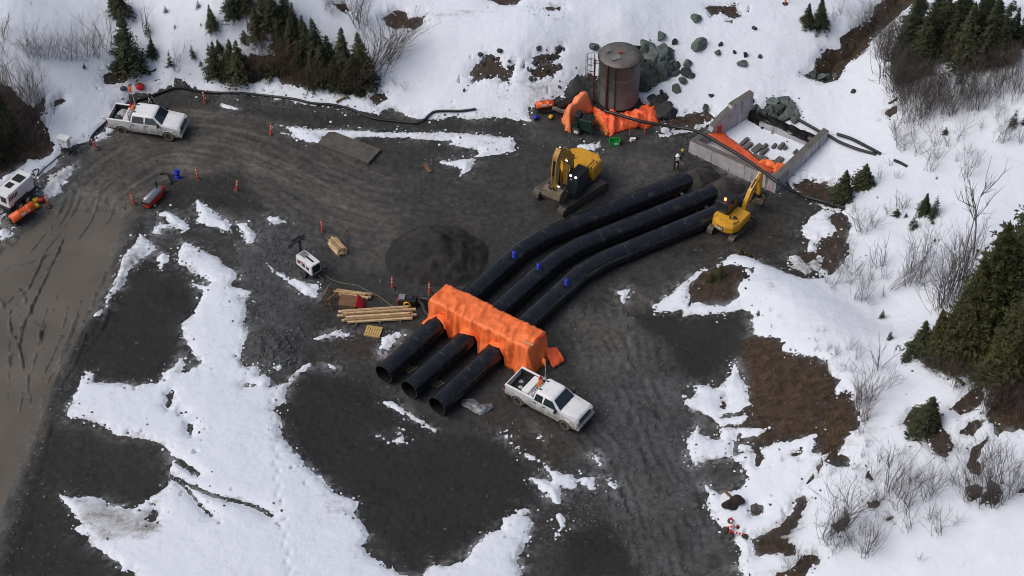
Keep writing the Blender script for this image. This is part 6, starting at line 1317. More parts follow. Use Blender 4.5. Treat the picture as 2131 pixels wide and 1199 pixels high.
p = tmid+tax*(tL*.5+.65)+tcr*.75; blanket_grid('tarp_flap',[p+dz*1.0-tax*.5,p+tcr*.7+dz*.75,p+tcr*.5+tax*.8+dz*.08,p-tcr*.5+tax*.5+dz*.06],10,8,.22,(4,3),14,M_TARPR,'loose red-orange flap blown out from the back corner of the tent','tarp flap')
p = tmid-tax*(tL*.18)-tcr*1.5; blanket_grid('tarp_flap',[p+dz*.75,p+tax*.75+dz*.7,p+tax*.7-tcr*.75+dz*.05,p-tcr*.5+dz*.05],8,6,.16,(4,3),15,M_TARPR,'small red flap between the upper two pipes at the tent front','tarp flap')

# ------------------------------------------------------------------ cloths on the ground
def blanket(name, poly, hmax, edge, amp, sc, seed, m, label, cat, dz0=.0, res=.11, ridge=None):
    pl = np.array([Gz(a,b_,dz0)[:2] for a,b_ in poly]); lo = pl.min(0)-.3; hi = pl.max(0)+.3
    xs = np.arange(lo[0],hi[0],res); ys = np.arange(lo[1],hi[1],res); X,Y = np.meshgrid(xs,ys); s = sdf(pl,X,Y,4.0)+.06*vnoise(X/.3,Y/.3,seed)
    f = fbm(X*math.cos(seed)+Y*math.sin(seed),(-X*math.sin(seed)+Y*math.cos(seed))*.45,sc,3,seed); r2 = 1-np.abs(fbm(X,Y,sc*1.3,2,seed+9))*2.2
    H = hmax*sstep(s,0,edge)+sstep(s,-.05,edge*.6)*(amp*f+amp*.7*np.maximum(0,r2-.3))
    if ridge is not None: H = H+ridge(X,Y,s)
    Z = top_z(X,Y)+.03+H; idx = -np.ones(X.shape,int); vs = []; fs = []
    k = s > -.04; idx[k] = np.arange(k.sum()); vs = list(zip(X[k],Y[k],Z[k]))
    for j in range(X.shape[0]-1):
        for i in range(X.shape[1]-1):
            q = (idx[j,i],idx[j,i+1],idx[j+1,i+1],idx[j+1,i])
            if min(q) >= 0: fs.append(q)
    o = MB().add(vs,fs,True).build(name,m); so = o.modifiers.new('thick','SOLIDIFY'); so.thickness = .02; return tag(o,label,cat)
blanket('tarp',[(1228,222),(1255,235),(1290,240),(1325,235),(1330,222),(1352,220),(1370,230),(1372,258),(1345,270),(1310,271),(1290,276),(1272,285),(1252,279),(1246,262),(1236,246)],.5,.45,.6,.7,3,M_TARPR,'red-orange tarp heaped in folds round the front foot of the tank','tarp')
def humpf(X,Y,s): 
    a = Gz(1215,228,0); b_ = Gz(1185,262,0); d_ = line_d(np.array([[a.x,a.y],[b_.x,b_.y]]),X,Y,3.0); return 1.25*np.maximum(0,1-d_/1.3)**.8*sstep(s,0,.5)
blanket('tarp',[(1168,258),(1170,240),(1185,220),(1205,200),(1222,202),(1232,215),(1235,232),(1212,246),(1200,262),(1190,278),(1178,275)],.3,.35,.2,.6,7,M_TARP2,'faded orange tarp hump over the ducts beside the green pump','tarp',ridge=humpf)
blanket('tarp',[(1236,222),(1246,228),(1262,250),(1272,282),(1258,280),(1246,262),(1236,245)],.4,.3,.22,.5,9,M_TARP,'orange tarp fold between the green pump and the tank','tarp')
M_PLAST = mat('grey_plastic_sheet', (.15,.155,.17,1), .3, var=.5, scale=4, bump=.6, bscale=6, dirt=(.05,.05,.05,1), dirt_amt=.35)
blanket('plastic_sheet',[(957,832),(985,828),(1005,842),(1029,838),(1027,852),(1015,860),(1000,866),(985,858),(962,846)],.08,.25,.2,.38,11,M_PLAST,'crumpled grey plastic sheet lying between the nearest pipe and the pickup','plastic sheet',res=.07)
blanket('plastic_sheet',[(783,730),(798,726),(817,732),(815,742),(800,746),(788,740)],.1,.2,.2,.35,12,M_PLAST,'crumpled grey plastic sheet beside the open end of the upper pipe','plastic sheet',res=.07)

# ------------------------------------------------------------------ hoses
M_HOSE = mat('black_hose', (.012,.012,.013,1), .45, var=.3)
def hose(pts, r, label, cat='hose'):
    return tag(MB().tube(catmull([Gz(a,b_,z) if z < .5 else Vector(P(a,b_,z)) for a,b_,z in pts],.3), r, 8).build('hose', M_HOSE), label, cat)
hose([(1258,231,.75),(1285,238,.85),(1310,246,.9),(1345,255,.85),(1400,264,.7),(1440,270,.9),(1470,282,1.12),(1500,300,1.12),(1540,324,1.12),(1580,351,1.14),(1615,377,1.16),(1645,396,.8),(1670,407,.5),(1700,416,.35),(1730,424,.25),(1757,432,.1)], .12, 'thick black hose from the tank across the concrete basin to the snow on the right')
hose([(190,302,.1),(188,292,.1),(197,277,.1),(213,262,.1),(232,244,.12),(246,228,.12),(262,217,.12),(290,208,.12),(330,194,.12),(362,183,.12),(385,184,.12),(410,189,.1),(445,193,.1),(500,194,.1),(560,200,.1),(610,206,.1),(650,215,.1),(690,218,.1),(730,227,.1),(755,238,.1),(780,247,.1),(820,252,.1),(868,256,.1),(885,248,.1),(900,234,.1),(925,231,.1),(960,231,.1),(990,227,.1)], .10, 'long black hose along the snow edge from the crew-cab pickup to the snow dome')
hose([(1652,244,.3),(1680,259,.3),(1708,275,.3),(1728,284,.3),(1742,293,.3),(1765,303,.25),(1790,312,.2),(1822,321,.12)], .11, 'lower of two black hoses leading over the snow from behind the basin')
hose([(1742,279,.25),(1770,288,.2),(1800,303,.15),(1832,320,.12)], .12, 'upper of two black hoses lying on the snow right of the basin')
hose([(1862,334,.08),(1874,339,.1),(1888,347,.02)], .11, 'short black hose end poking from the snow right of the two hoses')
tag(MB().tube(catmull([Gz(a,b_,.02) for a,b_ in ((440,198),(500,207),(540,217),(600,224),(680,233))],.4),.012,4).build('rope', mat('green_rope',(.06,.16,.1,1),.7)),'thin green rope along the hose below the snow edge','rope')

# ------------------------------------------------------------------ rocks
M_ROCK = mat('green_grey_rock', (.072,.090,.082,1), .75, var=.5, scale=2.5, bump=.5, bscale=7, dirt=(.12,.125,.12,1), dirt_amt=.15, orand=.45)
M_ROCKB = mat('brown_rock', (.10,.072,.035,1), .8, var=.4, scale=2.5, bump=.5, bscale=7)
M_ROCKD = mat('dark_rock', (.034,.036,.035,1), .8, var=.4, scale=2.5, bump=.5, bscale=7, orand=.4)
def rock_mesh(seed):
    rnd = random.Random(seed); bm = bmesh.new(); bmesh.ops.create_icosphere(bm, subdivisions=3, radius=1)
    for k in range(11):
        n = Vector((rnd.gauss(0,1),rnd.gauss(0,1),rnd.gauss(0,1))).normalized(); d_ = rnd.uniform(.5,.85)
        for v in bm.verts:
            q = v.co.dot(n)
            if q > d_: v.co -= n*(q-d_)*.95
    for v in bm.verts: v.co *= 1+.06*float(vnoise(np.array(v.co.x*2.5+seed),np.array(v.co.y*2.5+v.co.z*2),seed))
    me = bpy.data.meshes.new('rock'); bm.to_mesh(me); bm.free(); return me
ROCKS = {}
for m in (M_ROCK,M_ROCKB,M_ROCKD):
    ROCKS[m.name] = []
    for k in range(7):
        me = rock_mesh(k*5+3); me.materials.append(m); ROCKS[m.name].append(me)
def rock(px, py, w, h, label, group=None, m=M_ROCK, sink=.25, seed=None):
    """w, h: photo pixels"""
    rnd = random.Random(int(px*7+py*13) if seed is None else seed); p = Gz(px, py+h*.15, 0); s = w/27/2; zs_ = max(.25, min(1.0, h/w))*s*1.15
    o = bpy.data.objects.new('rock', rnd.choice(ROCKS[m.name])); COL.objects.link(o); o.location = (p.x,p.y,p.z+zs_*(.6-sink)); o.rotation_euler = (rnd.uniform(-.3,.3),rnd.uniform(-.3,.3),rnd.uniform(0,6.3)); o.scale = (s*1.1,s*1.0,zs_*1.05)
    return tag(o,label,'rock',group)
BL = 'grey-green boulder in the pile to the right of the tank'; BG = 'boulders piled beside the tank'
for q in ((1352,118,40,30),(1372,112,36,34),(1385,128,34,28),(1358,138,38,34),(1378,146,40,32),(1343,150,34,34),(1345,165,36,36),(1368,128,34,30),(1391,112,22,20),(1390,148,26,20),(1397,134,18,18),(1350,98,36,14),(1335,128,24,24),(1340,108,26,26),(1362,158,30,24),(1338,182,24,18),(1377,163,20,16),(1353,172,24,26)): rock(q[0],q[1],q[2]*1.25,q[3]*1.25,BL,BG)
BL2 = 'grey-green boulder in the small heap below the tank boulder pile'
for q in ((1360,210,26,18),(1375,213,30,20),(1385,222,26,20),(1378,232,34,22),(1392,236,30,20),(1368,222,22,16),(1377,193,10,10),(1383,203,18,12)): rock(q[0],q[1],q[2]*1.2,q[3]*1.2,BL2,'boulders at the right end of the tank tarp',M_ROCKD)
for px,py,w,h,lab in ((1376,74,28,18,'rounded green boulder on the snow above the tank boulder pile'),(1455,93,36,28,'large green boulder alone on snow right of the tank'),(1404,86,14,26,'narrow upright green rock right of the rounded boulder'),(1236,98,22,20,'dark green slab leaning behind the tank ladder'),(1402,152,26,16,'brownish flat rock at the foot of the boulder pile'),(1427,150,24,30,'dark green rock of a close pair right of the boulder pile, taller one'),(1430,133,20,16,'dark green rock just above the close pair'),(1438,158,18,12,'small rock touching the close pair'),(1407,137,18,18,'small green rock at the right edge of the boulder pile'),(1420,168,22,14,'flat green rock below the close pair'),(1408,185,28,14,'wide flat green rock on snow below the boulder pile'),(1494,110,18,10,'dark flat rock on the snow, left of three scattered ones'),(1500,92,12,10,'small dark rock on the snow above the flat one'),(1528,109,10,8,'small dark rock in the middle of the snow slope'),(1551,114,12,14,'upright dark rock on the snow slope'),(1581,118,9,10,'small dark rock at the right end of the scattered line'),(1545,132,24,14,'large dark flat rock below the scattered line'),(1448,38,28,14,'half snow-covered grey rock near the top edge'),(1479,199,12,8,'small dark rock left of the wing wall'),(1468,224,18,10,'dark rock on dirty snow left of the wing wall'),(1562,211,16,20,'dark rock right behind the end of the wing wall'),(1776,190,12,14,'dark stone poking from snow below the creek hollow'),(1570,59,12,10,'snow-capped stone high on the slope')):
    rock(px,py,w,h,lab,None,M_ROCK if w > 15 else M_ROCKD)
CL = 'grey-green boulder in the cluster behind the concrete basin'
for q in ((1610,215,30,18),(1632,212,34,20),(1645,222,26,20),(1622,228,30,20),(1602,230,24,20),(1592,238,26,18),(1605,242,26,18),(1640,236,28,18),(1653,236,24,18),(1630,244,26,14),(1618,214,20,14),(1570,226,20,14),(1655,250,20,12),(1578,232,20,14)): rock(q[0],q[1],q[2]*1.12,q[3]*1.12,CL,'boulders behind the concrete basin')
rock(1627,226,26,14,'single brown boulder in the cluster behind the concrete basin',None,M_ROCKB,.05)
for q in ((1707,162,26,14),(1722,160,30,14),(1693,155,20,10),(1738,158,20,12)): rock(*q,'wet green rock at the mouth of the creek hollow','rocks at the mouth of the creek hollow')
DR = 'dark clod on the snow slope left of the tank'
rr = random.Random(4)
for q in ((1000,114,14,9),(1040,106,12,14),(1122,101,14,9),(1160,102,14,7),(1105,165,14,9),(1113,131,12,8),(1105,147,9,8),(1138,148,10,9),(1165,98,9,6),(1164,181,9,7),(966,188,7,8),(1005,133,8,8),(1060,128,9,7),(1025,120,10,9),(1163,139,16,8),(1011,160,9,9),(1140,118,12,9),(1058,140,9,8)): rock(*q,DR,'dark clods on the snow dome',M_ROCKD,.15)
# lone log behind the tank, drain flume
stick(*(Gz(1315,99,.15)),3.2,.25,.25,R(-6),M_BLK,'black log lying on the snow right behind the tank roof','log',None)
o = MB().tube([(0,0,.1),(.7,.35,.35)],[.1,.05],6).build('branch', M_WOODB); o.location = Gz(700,215,0); tag(o,'short brown stub in the snow edge above the long hose','branch')
# ================================================================== TREES AND SHRUBS
def leaf_mat(name, c0, c1, tip):
    m = bpy.data.materials.new(name); m.use_nodes = True; t = m.node_tree; N = t.nodes.new; L = t.links.new; b = t.nodes['Principled BSDF']
    oi = N('ShaderNodeObjectInfo'); ge = N('ShaderNodeNewGeometry'); nz = N('ShaderNodeTexNoise'); nz.inputs['Scale'].default_value = 1.4; nz.inputs['Detail'].default_value = 4; L(ge.outputs['Position'], nz.inputs['Vector'])
    r = N('ShaderNodeValToRGB'); r.color_ramp.elements[0].position = .33; r.color_ramp.elements[1].position = .68; r.color_ramp.elements[0].color = c0+(1,); r.color_ramp.elements[1].color = c1+(1,); L(nz.outputs['Fac'], r.inputs['Fac'])
    rr = N('ShaderNodeMath'); rr.operation = 'MULTIPLY'; L(ge.outputs['Random Per Island'], rr.inputs[0]); L(oi.outputs['Random'], rr.inputs[1])
    x = N('ShaderNodeMix'); x.data_type = 'RGBA'; L(rr.outputs[0], x.inputs['Factor']); L(r.outputs[0], x.inputs['A']); x.inputs['B'].default_value = tip+(1,)
    L(x.outputs['Result'], b.inputs['Base Color']); b.inputs['Roughness'].default_value = .8; b.inputs['Specular IOR Level'].default_value = .15; return m
M_NEED = leaf_mat('spruce_needles', (.026,.036,.022), (.052,.064,.034), (.085,.085,.042))
M_NEEDO = leaf_mat('olive_needles', (.030,.034,.014), (.062,.066,.029), (.095,.085,.036))
M_BARK = mat('bark', (.045,.035,.027,1), .9, var=.4, scale=8)
M_TWIG = mat('bare_twigs', (.085,.073,.066,1), .85, var=.3, scale=3); M_TWIGR = mat('reddish_twigs', (.085,.052,.040,1), .85, var=.35, scale=3); M_STRAW = mat('dead_grass', (.19,.125,.065,1), .9, var=.35, scale=5)
def conifer_mesh(seed, levels, nb, nf, R0, fs=1.0, broken=0.0):
    """unit-height crown of needle sprays"""
    rnd = random.Random(seed); V = []; F = []
    lop = [rnd.uniform(.55,1.2) for _ in range(9)]
    for l in range(levels):
        z = .05+.93*(l+rnd.uniform(-.4,.4))/levels; r0 = R0*(1-z)**.95*rnd.uniform(.8,1.12)+.012
        for k in range(max(3,int(nb*(1-.55*z)))):
            if rnd.random() < broken: continue
            a = rnd.uniform(0,2*math.pi); r_ = r0*rnd.uniform(.62,1.12)*lop[int(a/6.2832*9)%9]; droop = rnd.uniform(.15,.5)*(1-z*.8)
            d = Vector((math.cos(a),math.sin(a),0)); side = Vector((-d.y,d.x,0))
            for j in range(nf):
                t = (j+rnd.uniform(.2,1.0))/nf
                if t < .18: continue
                p = d*(r_*t)+Vector((0,0,z+ .03*(1-z)-droop*r_*t**1.4+rnd.uniform(-.008,.008)))
                for s in (-1,1):
                    ln = rnd.uniform(.5,1.1)*(.16*r0+.012)*(1.25-.5*t)*fs; w = ln*rnd.uniform(.25,.42); q = (d*rnd.uniform(.35,.9)+side*s*rnd.uniform(.3,1.0)+Vector((0,0,rnd.uniform(-.45,.30)))).normalized()
                    u = q.cross(Vector((rnd.uniform(-.5,.5),rnd.uniform(-.5,.5),1))).normalized()
                    n = len(V); tip = p+q*ln*1.5; V += [p-u*w*.4, p+q*ln*.6-u*w, tip, p+q*ln*.6+u*w, p+u*w*.4]; F.append((n,n+1,n+2,n+3,n+4))
    n = len(V)
    for k in range(5): # leader
        a = k*1.26; V += [(.004*math.cos(a),.004*math.sin(a),.93),(0.012*math.cos(a+.6),0.012*math.sin(a+.6),.965),(0,0,1.02)]; F.append((n,n+1,n+2)); n += 3
    me = bpy.data.meshes.new('crown'); me.from_pydata([tuple(v) for v in V],[],F); me.update(); return me
def trunk_mesh():
    b = MB().tube([(0,0,-.06),(0,0,.3),(.004,0,.7),(0,0,.98)],[.022,.018,.009,.003],7); me = bpy.data.meshes.new('trunk'); me.from_pydata(b.v,[],b.f); me.update(); me.materials.append(M_BARK); return me
TRUNK = trunk_mesh(); CON = {}
def con_proto(key, m, *a):
    CON[key] = []
    for s in range(3):
        me = conifer_mesh(s*11+len(key)*7, *a); me.materials.append(m); CON[key].append(me)
con_proto('big', M_NEED, 62, 20, 13, .28, .55); con_proto('bigolive', M_NEEDO, 62, 21, 13, .29, .55)
con_proto('mid', M_NEED, 30, 14, 7, .33, .85); con_proto('small', M_NEED, 15, 9, 5, .34); con_proto('sparse', M_NEED, 17, 8, 5, .25, 1.0, .35); con_proto('olive', M_NEEDO, 24, 12, 6, .32); con_proto('bushy', M_NEED, 13, 14, 6, .52)
SHRUBS = []
def vpm(py): # photo pixels per metre of upright height at a photo row
    e = PITCH - math.atan((599.5-py)/FPX); return math.cos(e)*FPX*math.sin(e)/(CAM_H-2)*.99
def conifer(px, py, hpx, kind, label, group=None, w=1.0, lean=0.0):
    rnd = random.Random(int(px*31+py*17)); p = Gz(px, py, 0); h = hpx/vpm(py)
    t = empty('conifer_tree', (p.x,p.y,p.z-.1), rnd.uniform(0,6.28), label, 'spruce tree', group); t.rotation_euler = (lean+rnd.uniform(-.05,.05),rnd.uniform(-.05,.05),rnd.uniform(0,6.28)); t.scale = (h*w*rnd.uniform(.92,1.08),h*w,h)
    for nm, me in (('crown', rnd.choice(CON[kind])), ('trunk', TRUNK)):
        o = bpy.data.objects.new(nm, me); COL.objects.link(o); o.parent = t
    return t
def many(lst, label, group, default='mid'):
    for q in lst: conifer(q[0], q[1], q[2], q[3] if len(q) > 3 else default, label, group, q[4] if len(q) > 4 else 1.0)
many([(537,78,66,'mid',1.15),(485,34,66,'mid',1.1),(515,22,60),(560,40,70,'mid',1.1),(567,62,80,'mid',1.15),(592,45,70),(605,105,70,'mid',1.2),(580,98,55,'mid',1.2),(640,125,78,'mid',1.2),(662,138,100,'mid',1.05),(690,152,80,'mid',1.2),(712,164,108,'mid',1.05),(667,167,76,'mid',1.2),(757,168,104,'mid',1.1),(735,182,70,'mid',1.15),(650,172,64,'mid',1.1),(697,180,60,'mid',1.2),(620,150,62,'mid',1.2),(555,20,60),(545,5,50),(630,90,60,'mid',1.1),(590,128,50,'mid',1.2),(775,178,60,'sparse',1.2),(608,65,60),(500,12,40)], 'dark spruce in the dense stand at the top of the photo, left of centre', 'spruces of the dense top stand')
many([(448,158,72,'mid',1.1),(500,165,84,'mid',1.15),(478,140,60,'mid',1.1),(457,108,28,'mid',1.3),(436,112,24,'small'),(515,160,50),(566,160,58,'sparse',1.3),(545,158,44,'sparse',1.3),(470,164,40,'small')], 'dark spruce in the low clump at the snow edge, left of the dense top stand', 'spruces of the low clump at the snow edge')
for q in ((266,145,122,'mid','tall dark spruce standing on the slope above the crew-cab pickup',1.0),(253,34,60,'mid','spruce cut by the top edge above the tall dark one',1.3),(236,18,36,'mid','half-seen spruce at the top edge left of its taller neighbour',1.2),(345,26,17,'small','tiny spruce alone on the upper snow slope',1.0),(316,117,42,'mid','medium spruce right of the tall dark one',1.05),(300,150,40,'small','low broad spruce at the foot of the tall dark one',1.0),(354,138,36,'sparse','thin ragged spruce above the road corner',1.1),(401,120,28,'small','small spruce alone on the snow above the road corner',1.0),(443,60,52,'mid','slim spruce on snow left of the dense top stand',1.0),(413,16,18,'small','little spruce at the top edge above the slim one',1.0),(507,84,24,'bushy','small squat spruce between the slim one and the dense stand',1.0),(306,72,40,'sparse','thin bare-topped spruce in the shrubs above the medium spruce',1.0),(3,275,110,'big','dark spruce cut by the left edge above the generator',1.1),(-12,330,120,'big','second dark spruce at the left edge, nearer the generator',1.0),(175,142,14,'small','tiny spruce seedling in snow left of the tall dark spruce',1.0),(418,52,7,'small','tiny seedling left of the slim spruce',1.2),(364,57,8,'small','tiny seedling on the open upper slope',1.2),(418,135,12,'small','seedling at the snow edge below the alone-standing small spruce',1.2)): conifer(q[0],q[1],q[2],q[3],q[4],None,q[5])
many([(1893,118,112,'mid',1.2),(1922,134,120,'mid',1.15),(1953,110,112,'mid',1.15),(1980,98,112,'mid',1.1),(2010,124,116,'mid',1.15),(2028,112,110,'mid',1.1),(2054,124,116,'mid',1.15),(2078,122,104,'mid',1.15),(1943,64,80,'mid',1.2),(1993,52,74,'mid',1.2),(2037,58,74,'mid',1.2),(1905,60,80,'mid',1.2),(2070,70,80,'mid',1.2),(1965,30,60,'mid',1.2),(2010,20,50,'mid',1.2),(2060,30,60,'mid',1.2),(1930,150,50,'sparse',1.3),(1885,158,66,'sparse',1.4),(2090,134,50,'small',1.1),(1915,20,50,'mid',1.2),(1870,140,60,'sparse',1.3)], 'dark spruce in the stand at the top right corner', 'spruces of the top right stand')
for q in ((1681,50,46,'mid','left dark spruce of the pair at the top edge above the creek hollow',1.3),(1707,54,60,'mid','right dark spruce of the pair at the top edge above the creek hollow',1.2),(2104,88,70,'mid','spruce standing slightly apart at the right end of the top right stand',1.05),(2126,95,62,'mid','spruce at the right edge below the top right stand',1.1),(2106,22,30,'small','small spruce at the very top right',1.2),(2107,262,36,'small','small spruce alone on snow at the right edge',1.0),(2131,258,22,'small','tiny spruce cut by the right edge',1.0),(1753,416,66,'mid','taller spruce beside the hose end right of the basin',1.3),(1740,420,34,'bushy','low bushy spruce at the foot of the taller one by the hose end',1.2),(1797,386,50,'mid','broad spruce right of the taller one by the hose end',1.5),(1815,386,22,'small','small spruce touching the broad one',1.2),(1923,442,42,'mid','left spruce of the small group on the right slope',1.2),(1944,446,40,'small','right spruce of the small group on the right slope',1.0),(1938,455,22,'small','low spruce in front of the small group on the right slope',1.2),(1900,474,32,'small','single spruce below the small group on the right slope',1.0),(1866,448,16,'bushy','flat dark spruce left of the small group on the right slope',1.3),(1885,452,12,'small','tiny dark spruce next to the flat one',1.2),(1940,466,14,'small','seedling below the small group on the right slope',1.0),(1835,662,20,'small','little spruce alone in the smooth snow hollow',1.0),(1852,706,20,'small','small spruce at the lower rim of the snow hollow',1.0),(1826,412,6,'small','tiny dark seedling between basin hose and small group',1.3),(1887,752,30,'small','small ragged spruce at the edge of the big right stand',1.1),(1967,278,16,'bushy','tiny dark bush-like spruce in the shrubs on the right slope',1.0),(1949,372,8,'small','tiny seedling on snow above the small group',1.2),(1945,502,10,'small','seedling on the slope above the tall bare tree',1.1),(1498,577,34,'olive','yellowish spruce on the brown mound',1.2),(1478,585,22,'olive','low yellowish spruce at the left of the brown mound',1.3),(1542,530,20,'olive','small spruce at the tip of the snow ridge, left one',1.3),(1560,535,14,'olive','small spruce at the tip of the snow ridge, middle one',1.3),(1573,541,10,'olive','small spruce at the tip of the snow ridge, right one',1.3),(1925,892,64,'mid','bushy dark spruce alone on the lower right slope',1.7),(1941,880,40,'small','smaller spruce grown into the bushy dark one',1.2)): conifer(q[0],q[1],q[2],q[3],q[4],None,q[5])
for q in ((2128,640,285,'big','tall dark green spruce at the right edge, highest of the big right stand',1.05),(2056,735,235,'bigolive','broad olive spruce in the middle of the big right stand',1.1),(2128,790,250,'bigolive','olive spruce at the right edge below the tall dark green one',1.05),(1985,738,125,'bigolive','medium olive spruce at the lower left of the big right stand',1.1),(1952,735,90,'bigolive','short olive spruce left of the medium one',1.15),(1918,728,62,'mid','small dark spruce at the left tip of the big right stand',1.3),(2018,742,180,'bigolive','olive spruce just left of the broad one',1.0),(2090,720,230,'big','dark spruce behind the broad olive one',1.0),(2160,720,280,'big','dark spruce mostly outside the right edge',1.0)): conifer(q[0],q[1],q[2],q[3],q[4],'spruces of the big right stand',q[5])

# ---- bare shrubs
def shrub_mesh(seed, stems, spread, lean, tw, r0=.02, name='stems', branchy=3):
    rnd = random.Random(seed); b = MB()
    def grow(p, d, L_, r, depth):
        n = 3; pts = [p]; 
        for k in range(n):
            d = (d+Vector((rnd.gauss(0,.12),rnd.gauss(0,.12),.06))).normalized(); p = p+d*L_/n; pts.append(p)
            if depth > 0 and k >= (1 if depth == 2 else 0):
                for _ in range(rnd.randint(1,branchy-1)):
                    q = (d+Vector((rnd.gauss(0,.45),rnd.gauss(0,.45),rnd.gauss(.05,.25)))).normalized(); grow(p, q, L_*rnd.uniform(.35,.6), r*.55, depth-1)
        b.tube(pts, [r*(1-.6*i/n) for i in range(n+1)], 3, False, False)
    for s in range(stems):
        a = rnd.uniform(0,6.28); t = abs(rnd.gauss(0,spread)); d = Vector((math.cos(a)*t+lean,math.sin(a)*t,1)).normalized()
        grow(Vector((rnd.gauss(0,.10),rnd.gauss(0,.10),-.1)), d, rnd.uniform(.65,1.05), r0*rnd.uniform(.7,1.2), tw)
    me = bpy.data.meshes.new(name); me.from_pydata(b.v,[],b.f); me.update(); return me
SH = {}
def sh_proto(key, m, *a, **k):
    SH[key] = []
    for s in range(4):
        me = shrub_mesh(s*13+len(key), *a, **k); me.materials.append(m); SH[key].append(me)
sh_proto('bush', M_TWIG, 12, .45, 0, 2, r0=.0075); sh_proto('upright', M_TWIG, 9, .16, 0, 2, r0=.0075); sh_proto('weed', M_TWIG, 6, .4, 0, 1, r0=.011); sh_proto('lean', M_TWIG, 9, .3, .65, 2, r0=.0075)
sh_proto('red', M_TWIGR, 12, .35, 0, 2, r0=.009); sh_proto('tree', M_TWIG, 2, .08, .2, 2, r0=.014, branchy=4); sh_proto('grass', M_STRAW, 26, .4, .15, 0, r0=.009)
def shrub(*a): SHRUBS.append(a)
def shrub_object(px, py, hpx, kind, label, group, w=1.0):
    rnd = random.Random(int(px*13+py*29)); p = Gz(px, py, 0); h = hpx/vpm(py)*(.62 if kind == 'grass' else .86)
    o = bpy.data.objects.new('dead_grass' if kind == 'grass' else 'bare_shrub', rnd.choice(SH[kind])); COL.objects.link(o); o.location = p; o.scale = (h*w,h*w,h); o.rotation_euler = (0,0,rnd.uniform(0,6.28) if kind != 'lean' else rnd.uniform(-.4,.5))
    return tag(o, label, 'grass tuft' if kind == 'grass' else ('bare tree' if kind == 'tree' else 'shrub'), group)
def shrubs(lst, label, group, kind):
    for q in lst: shrub(q[0], q[1], q[2], q[3] if len(q) > 3 else kind, label, group, q[4] if len(q) > 4 else 1.0)
def scatter(poly, n, h0_, h1_, label, group, kind, seed):
    rnd = random.Random(seed); pl = np.array(poly,float); lo = pl.min(0); hi = pl.max(0); c = 0
    while c < n:
        x = rnd.uniform(lo[0],hi[0]); y = rnd.uniform(lo[1],hi[1]); ins = False
        for i in range(len(pl)):
            a = pl[i]; b = pl[(i+1)%len(pl)]
            if (a[1]>y)!=(b[1]>y) and x < (b[0]-a[0])*(y-a[1])/(b[1]-a[1])+a[0]: ins = not ins
        if ins: shrub(x,y,rnd.uniform(h0_,h1_),rnd.choice(kind),label,group,rnd.uniform(.8,1.2)); c += 1
shrubs([(55,107,48),(75,114,46),(95,120,42),(112,120,44),(130,121,50),(155,124,44),(175,122,46),(190,115,50),(85,120,36),(145,122,36),(62,118,40),(200,118,40)], 'bare shrub in the row across the snow slope at the top left', 'bare shrubs across the top left slope', 'bush')
shrubs([(10,190,75),(30,198,72),(55,194,66),(75,195,60),(25,232,75),(50,240,70),(15,262,76),(40,278,60),(70,255,66),(5,215,70),(60,220,60),(85,230,50),(90,262,44),(20,300,50),(50,305,40),(75,290,44)], 'bare grey shrub of the thicket on the dark soil bank at the left edge', 'bare shrubs on the left soil bank', 'bush')
shrubs([(225,102,88,'bush',.75)], 'tall bare grey shrub left of the tall dark spruce', None, 'bush'); shrubs([(302,62,52,'weed')], 'loose bare shrub around the thin bare-topped spruce', None, 'weed'); shrubs([(366,146,42,'bush')], 'bare shrub beside the thin ragged spruce at the road corner', None, 'bush')
shrubs([(8,60,40,'weed'),(12,80,44,'weed'),(65,10,12,'weed'),(5,110,50,'bush')], 'small bare shrub at the upper left edge', 'small shrubs at the upper left edge', 'weed')
shrubs([(795,122,82,'lean',1.2),(778,138,76,'lean',1.3),(788,158,60,'lean',1.2),(800,110,74,'lean',1.2),(770,120,70,'bush'),(762,165,60,'bush',1.2),(812,128,62,'lean',1.2),(785,100,60,'bush')], 'bare brown shrub leaning out of the right end of the dense top stand', 'bare shrubs at the right end of the top stand', 'lean')
shrubs([(745,52,66,'bush',1.1),(762,48,50,'bush'),(735,40,46,'lean')], 'bare shrub on snow behind the right end of the dense top stand', 'bare shrubs behind the top stand', 'bush'); shrubs([(690,28,30,'bush',1.3),(678,22,24,'bush')], 'low bare shrub at the top edge left of the dark hollow', 'low shrubs at the top edge', 'bush')
shrubs([(566,150,54,'red',1.1),(585,152,50,'red',1.1),(600,158,44,'red'),(640,180,40,'red'),(700,186,44,'red'),(740,190,40,'red'),(660,182,36,'red'),(540,168,30,'red'),(765,186,44,'red'),(470,170,24,'red'),(500,168,30,'red'),(560,140,50,'red',1.3),(575,120,48,'red',1.3),(625,168,56,'red',1.3),(650,178,50,'red',1.3),(680,186,52,'red',1.3),(715,186,56,'red',1.3),(750,184,56,'red',1.3),(735,188,46,'red',1.3),(530,160,44,'red',1.3),(455,165,40,'red',1.2),(485,170,40,'red',1.2),(600,140,50,'red',1.3),(545,100,44,'red',1.2),(520,60,40,'red',1.2)], 'reddish bare shrub under the spruces along the top snow edge', 'reddish undergrowth of the top stand', 'red')
shrubs([(840,186,20,'lean',1.4),(826,178,22,'lean',1.2)], 'low twig fan on the snow right of the dense top stand', 'low twig fans', 'lean')
scatter([(1850,205),(1900,180),(2000,170),(2131,148),(2131,190),(2060,220),(1960,250),(1870,255)], 68, 34, 62, 'upright bare grey shrub of the thicket on snow below the top right spruces', 'upright thicket below the top right stand', ['upright','upright','bush'], 3)
scatter([(1815,110),(1870,80),(1890,165),(1870,215),(1845,195),(1835,130)], 26, 40, 76, 'upright bare shrub at the left side of the top right spruces', 'bare shrubs left of the top right stand', ['upright','bush'], 4)
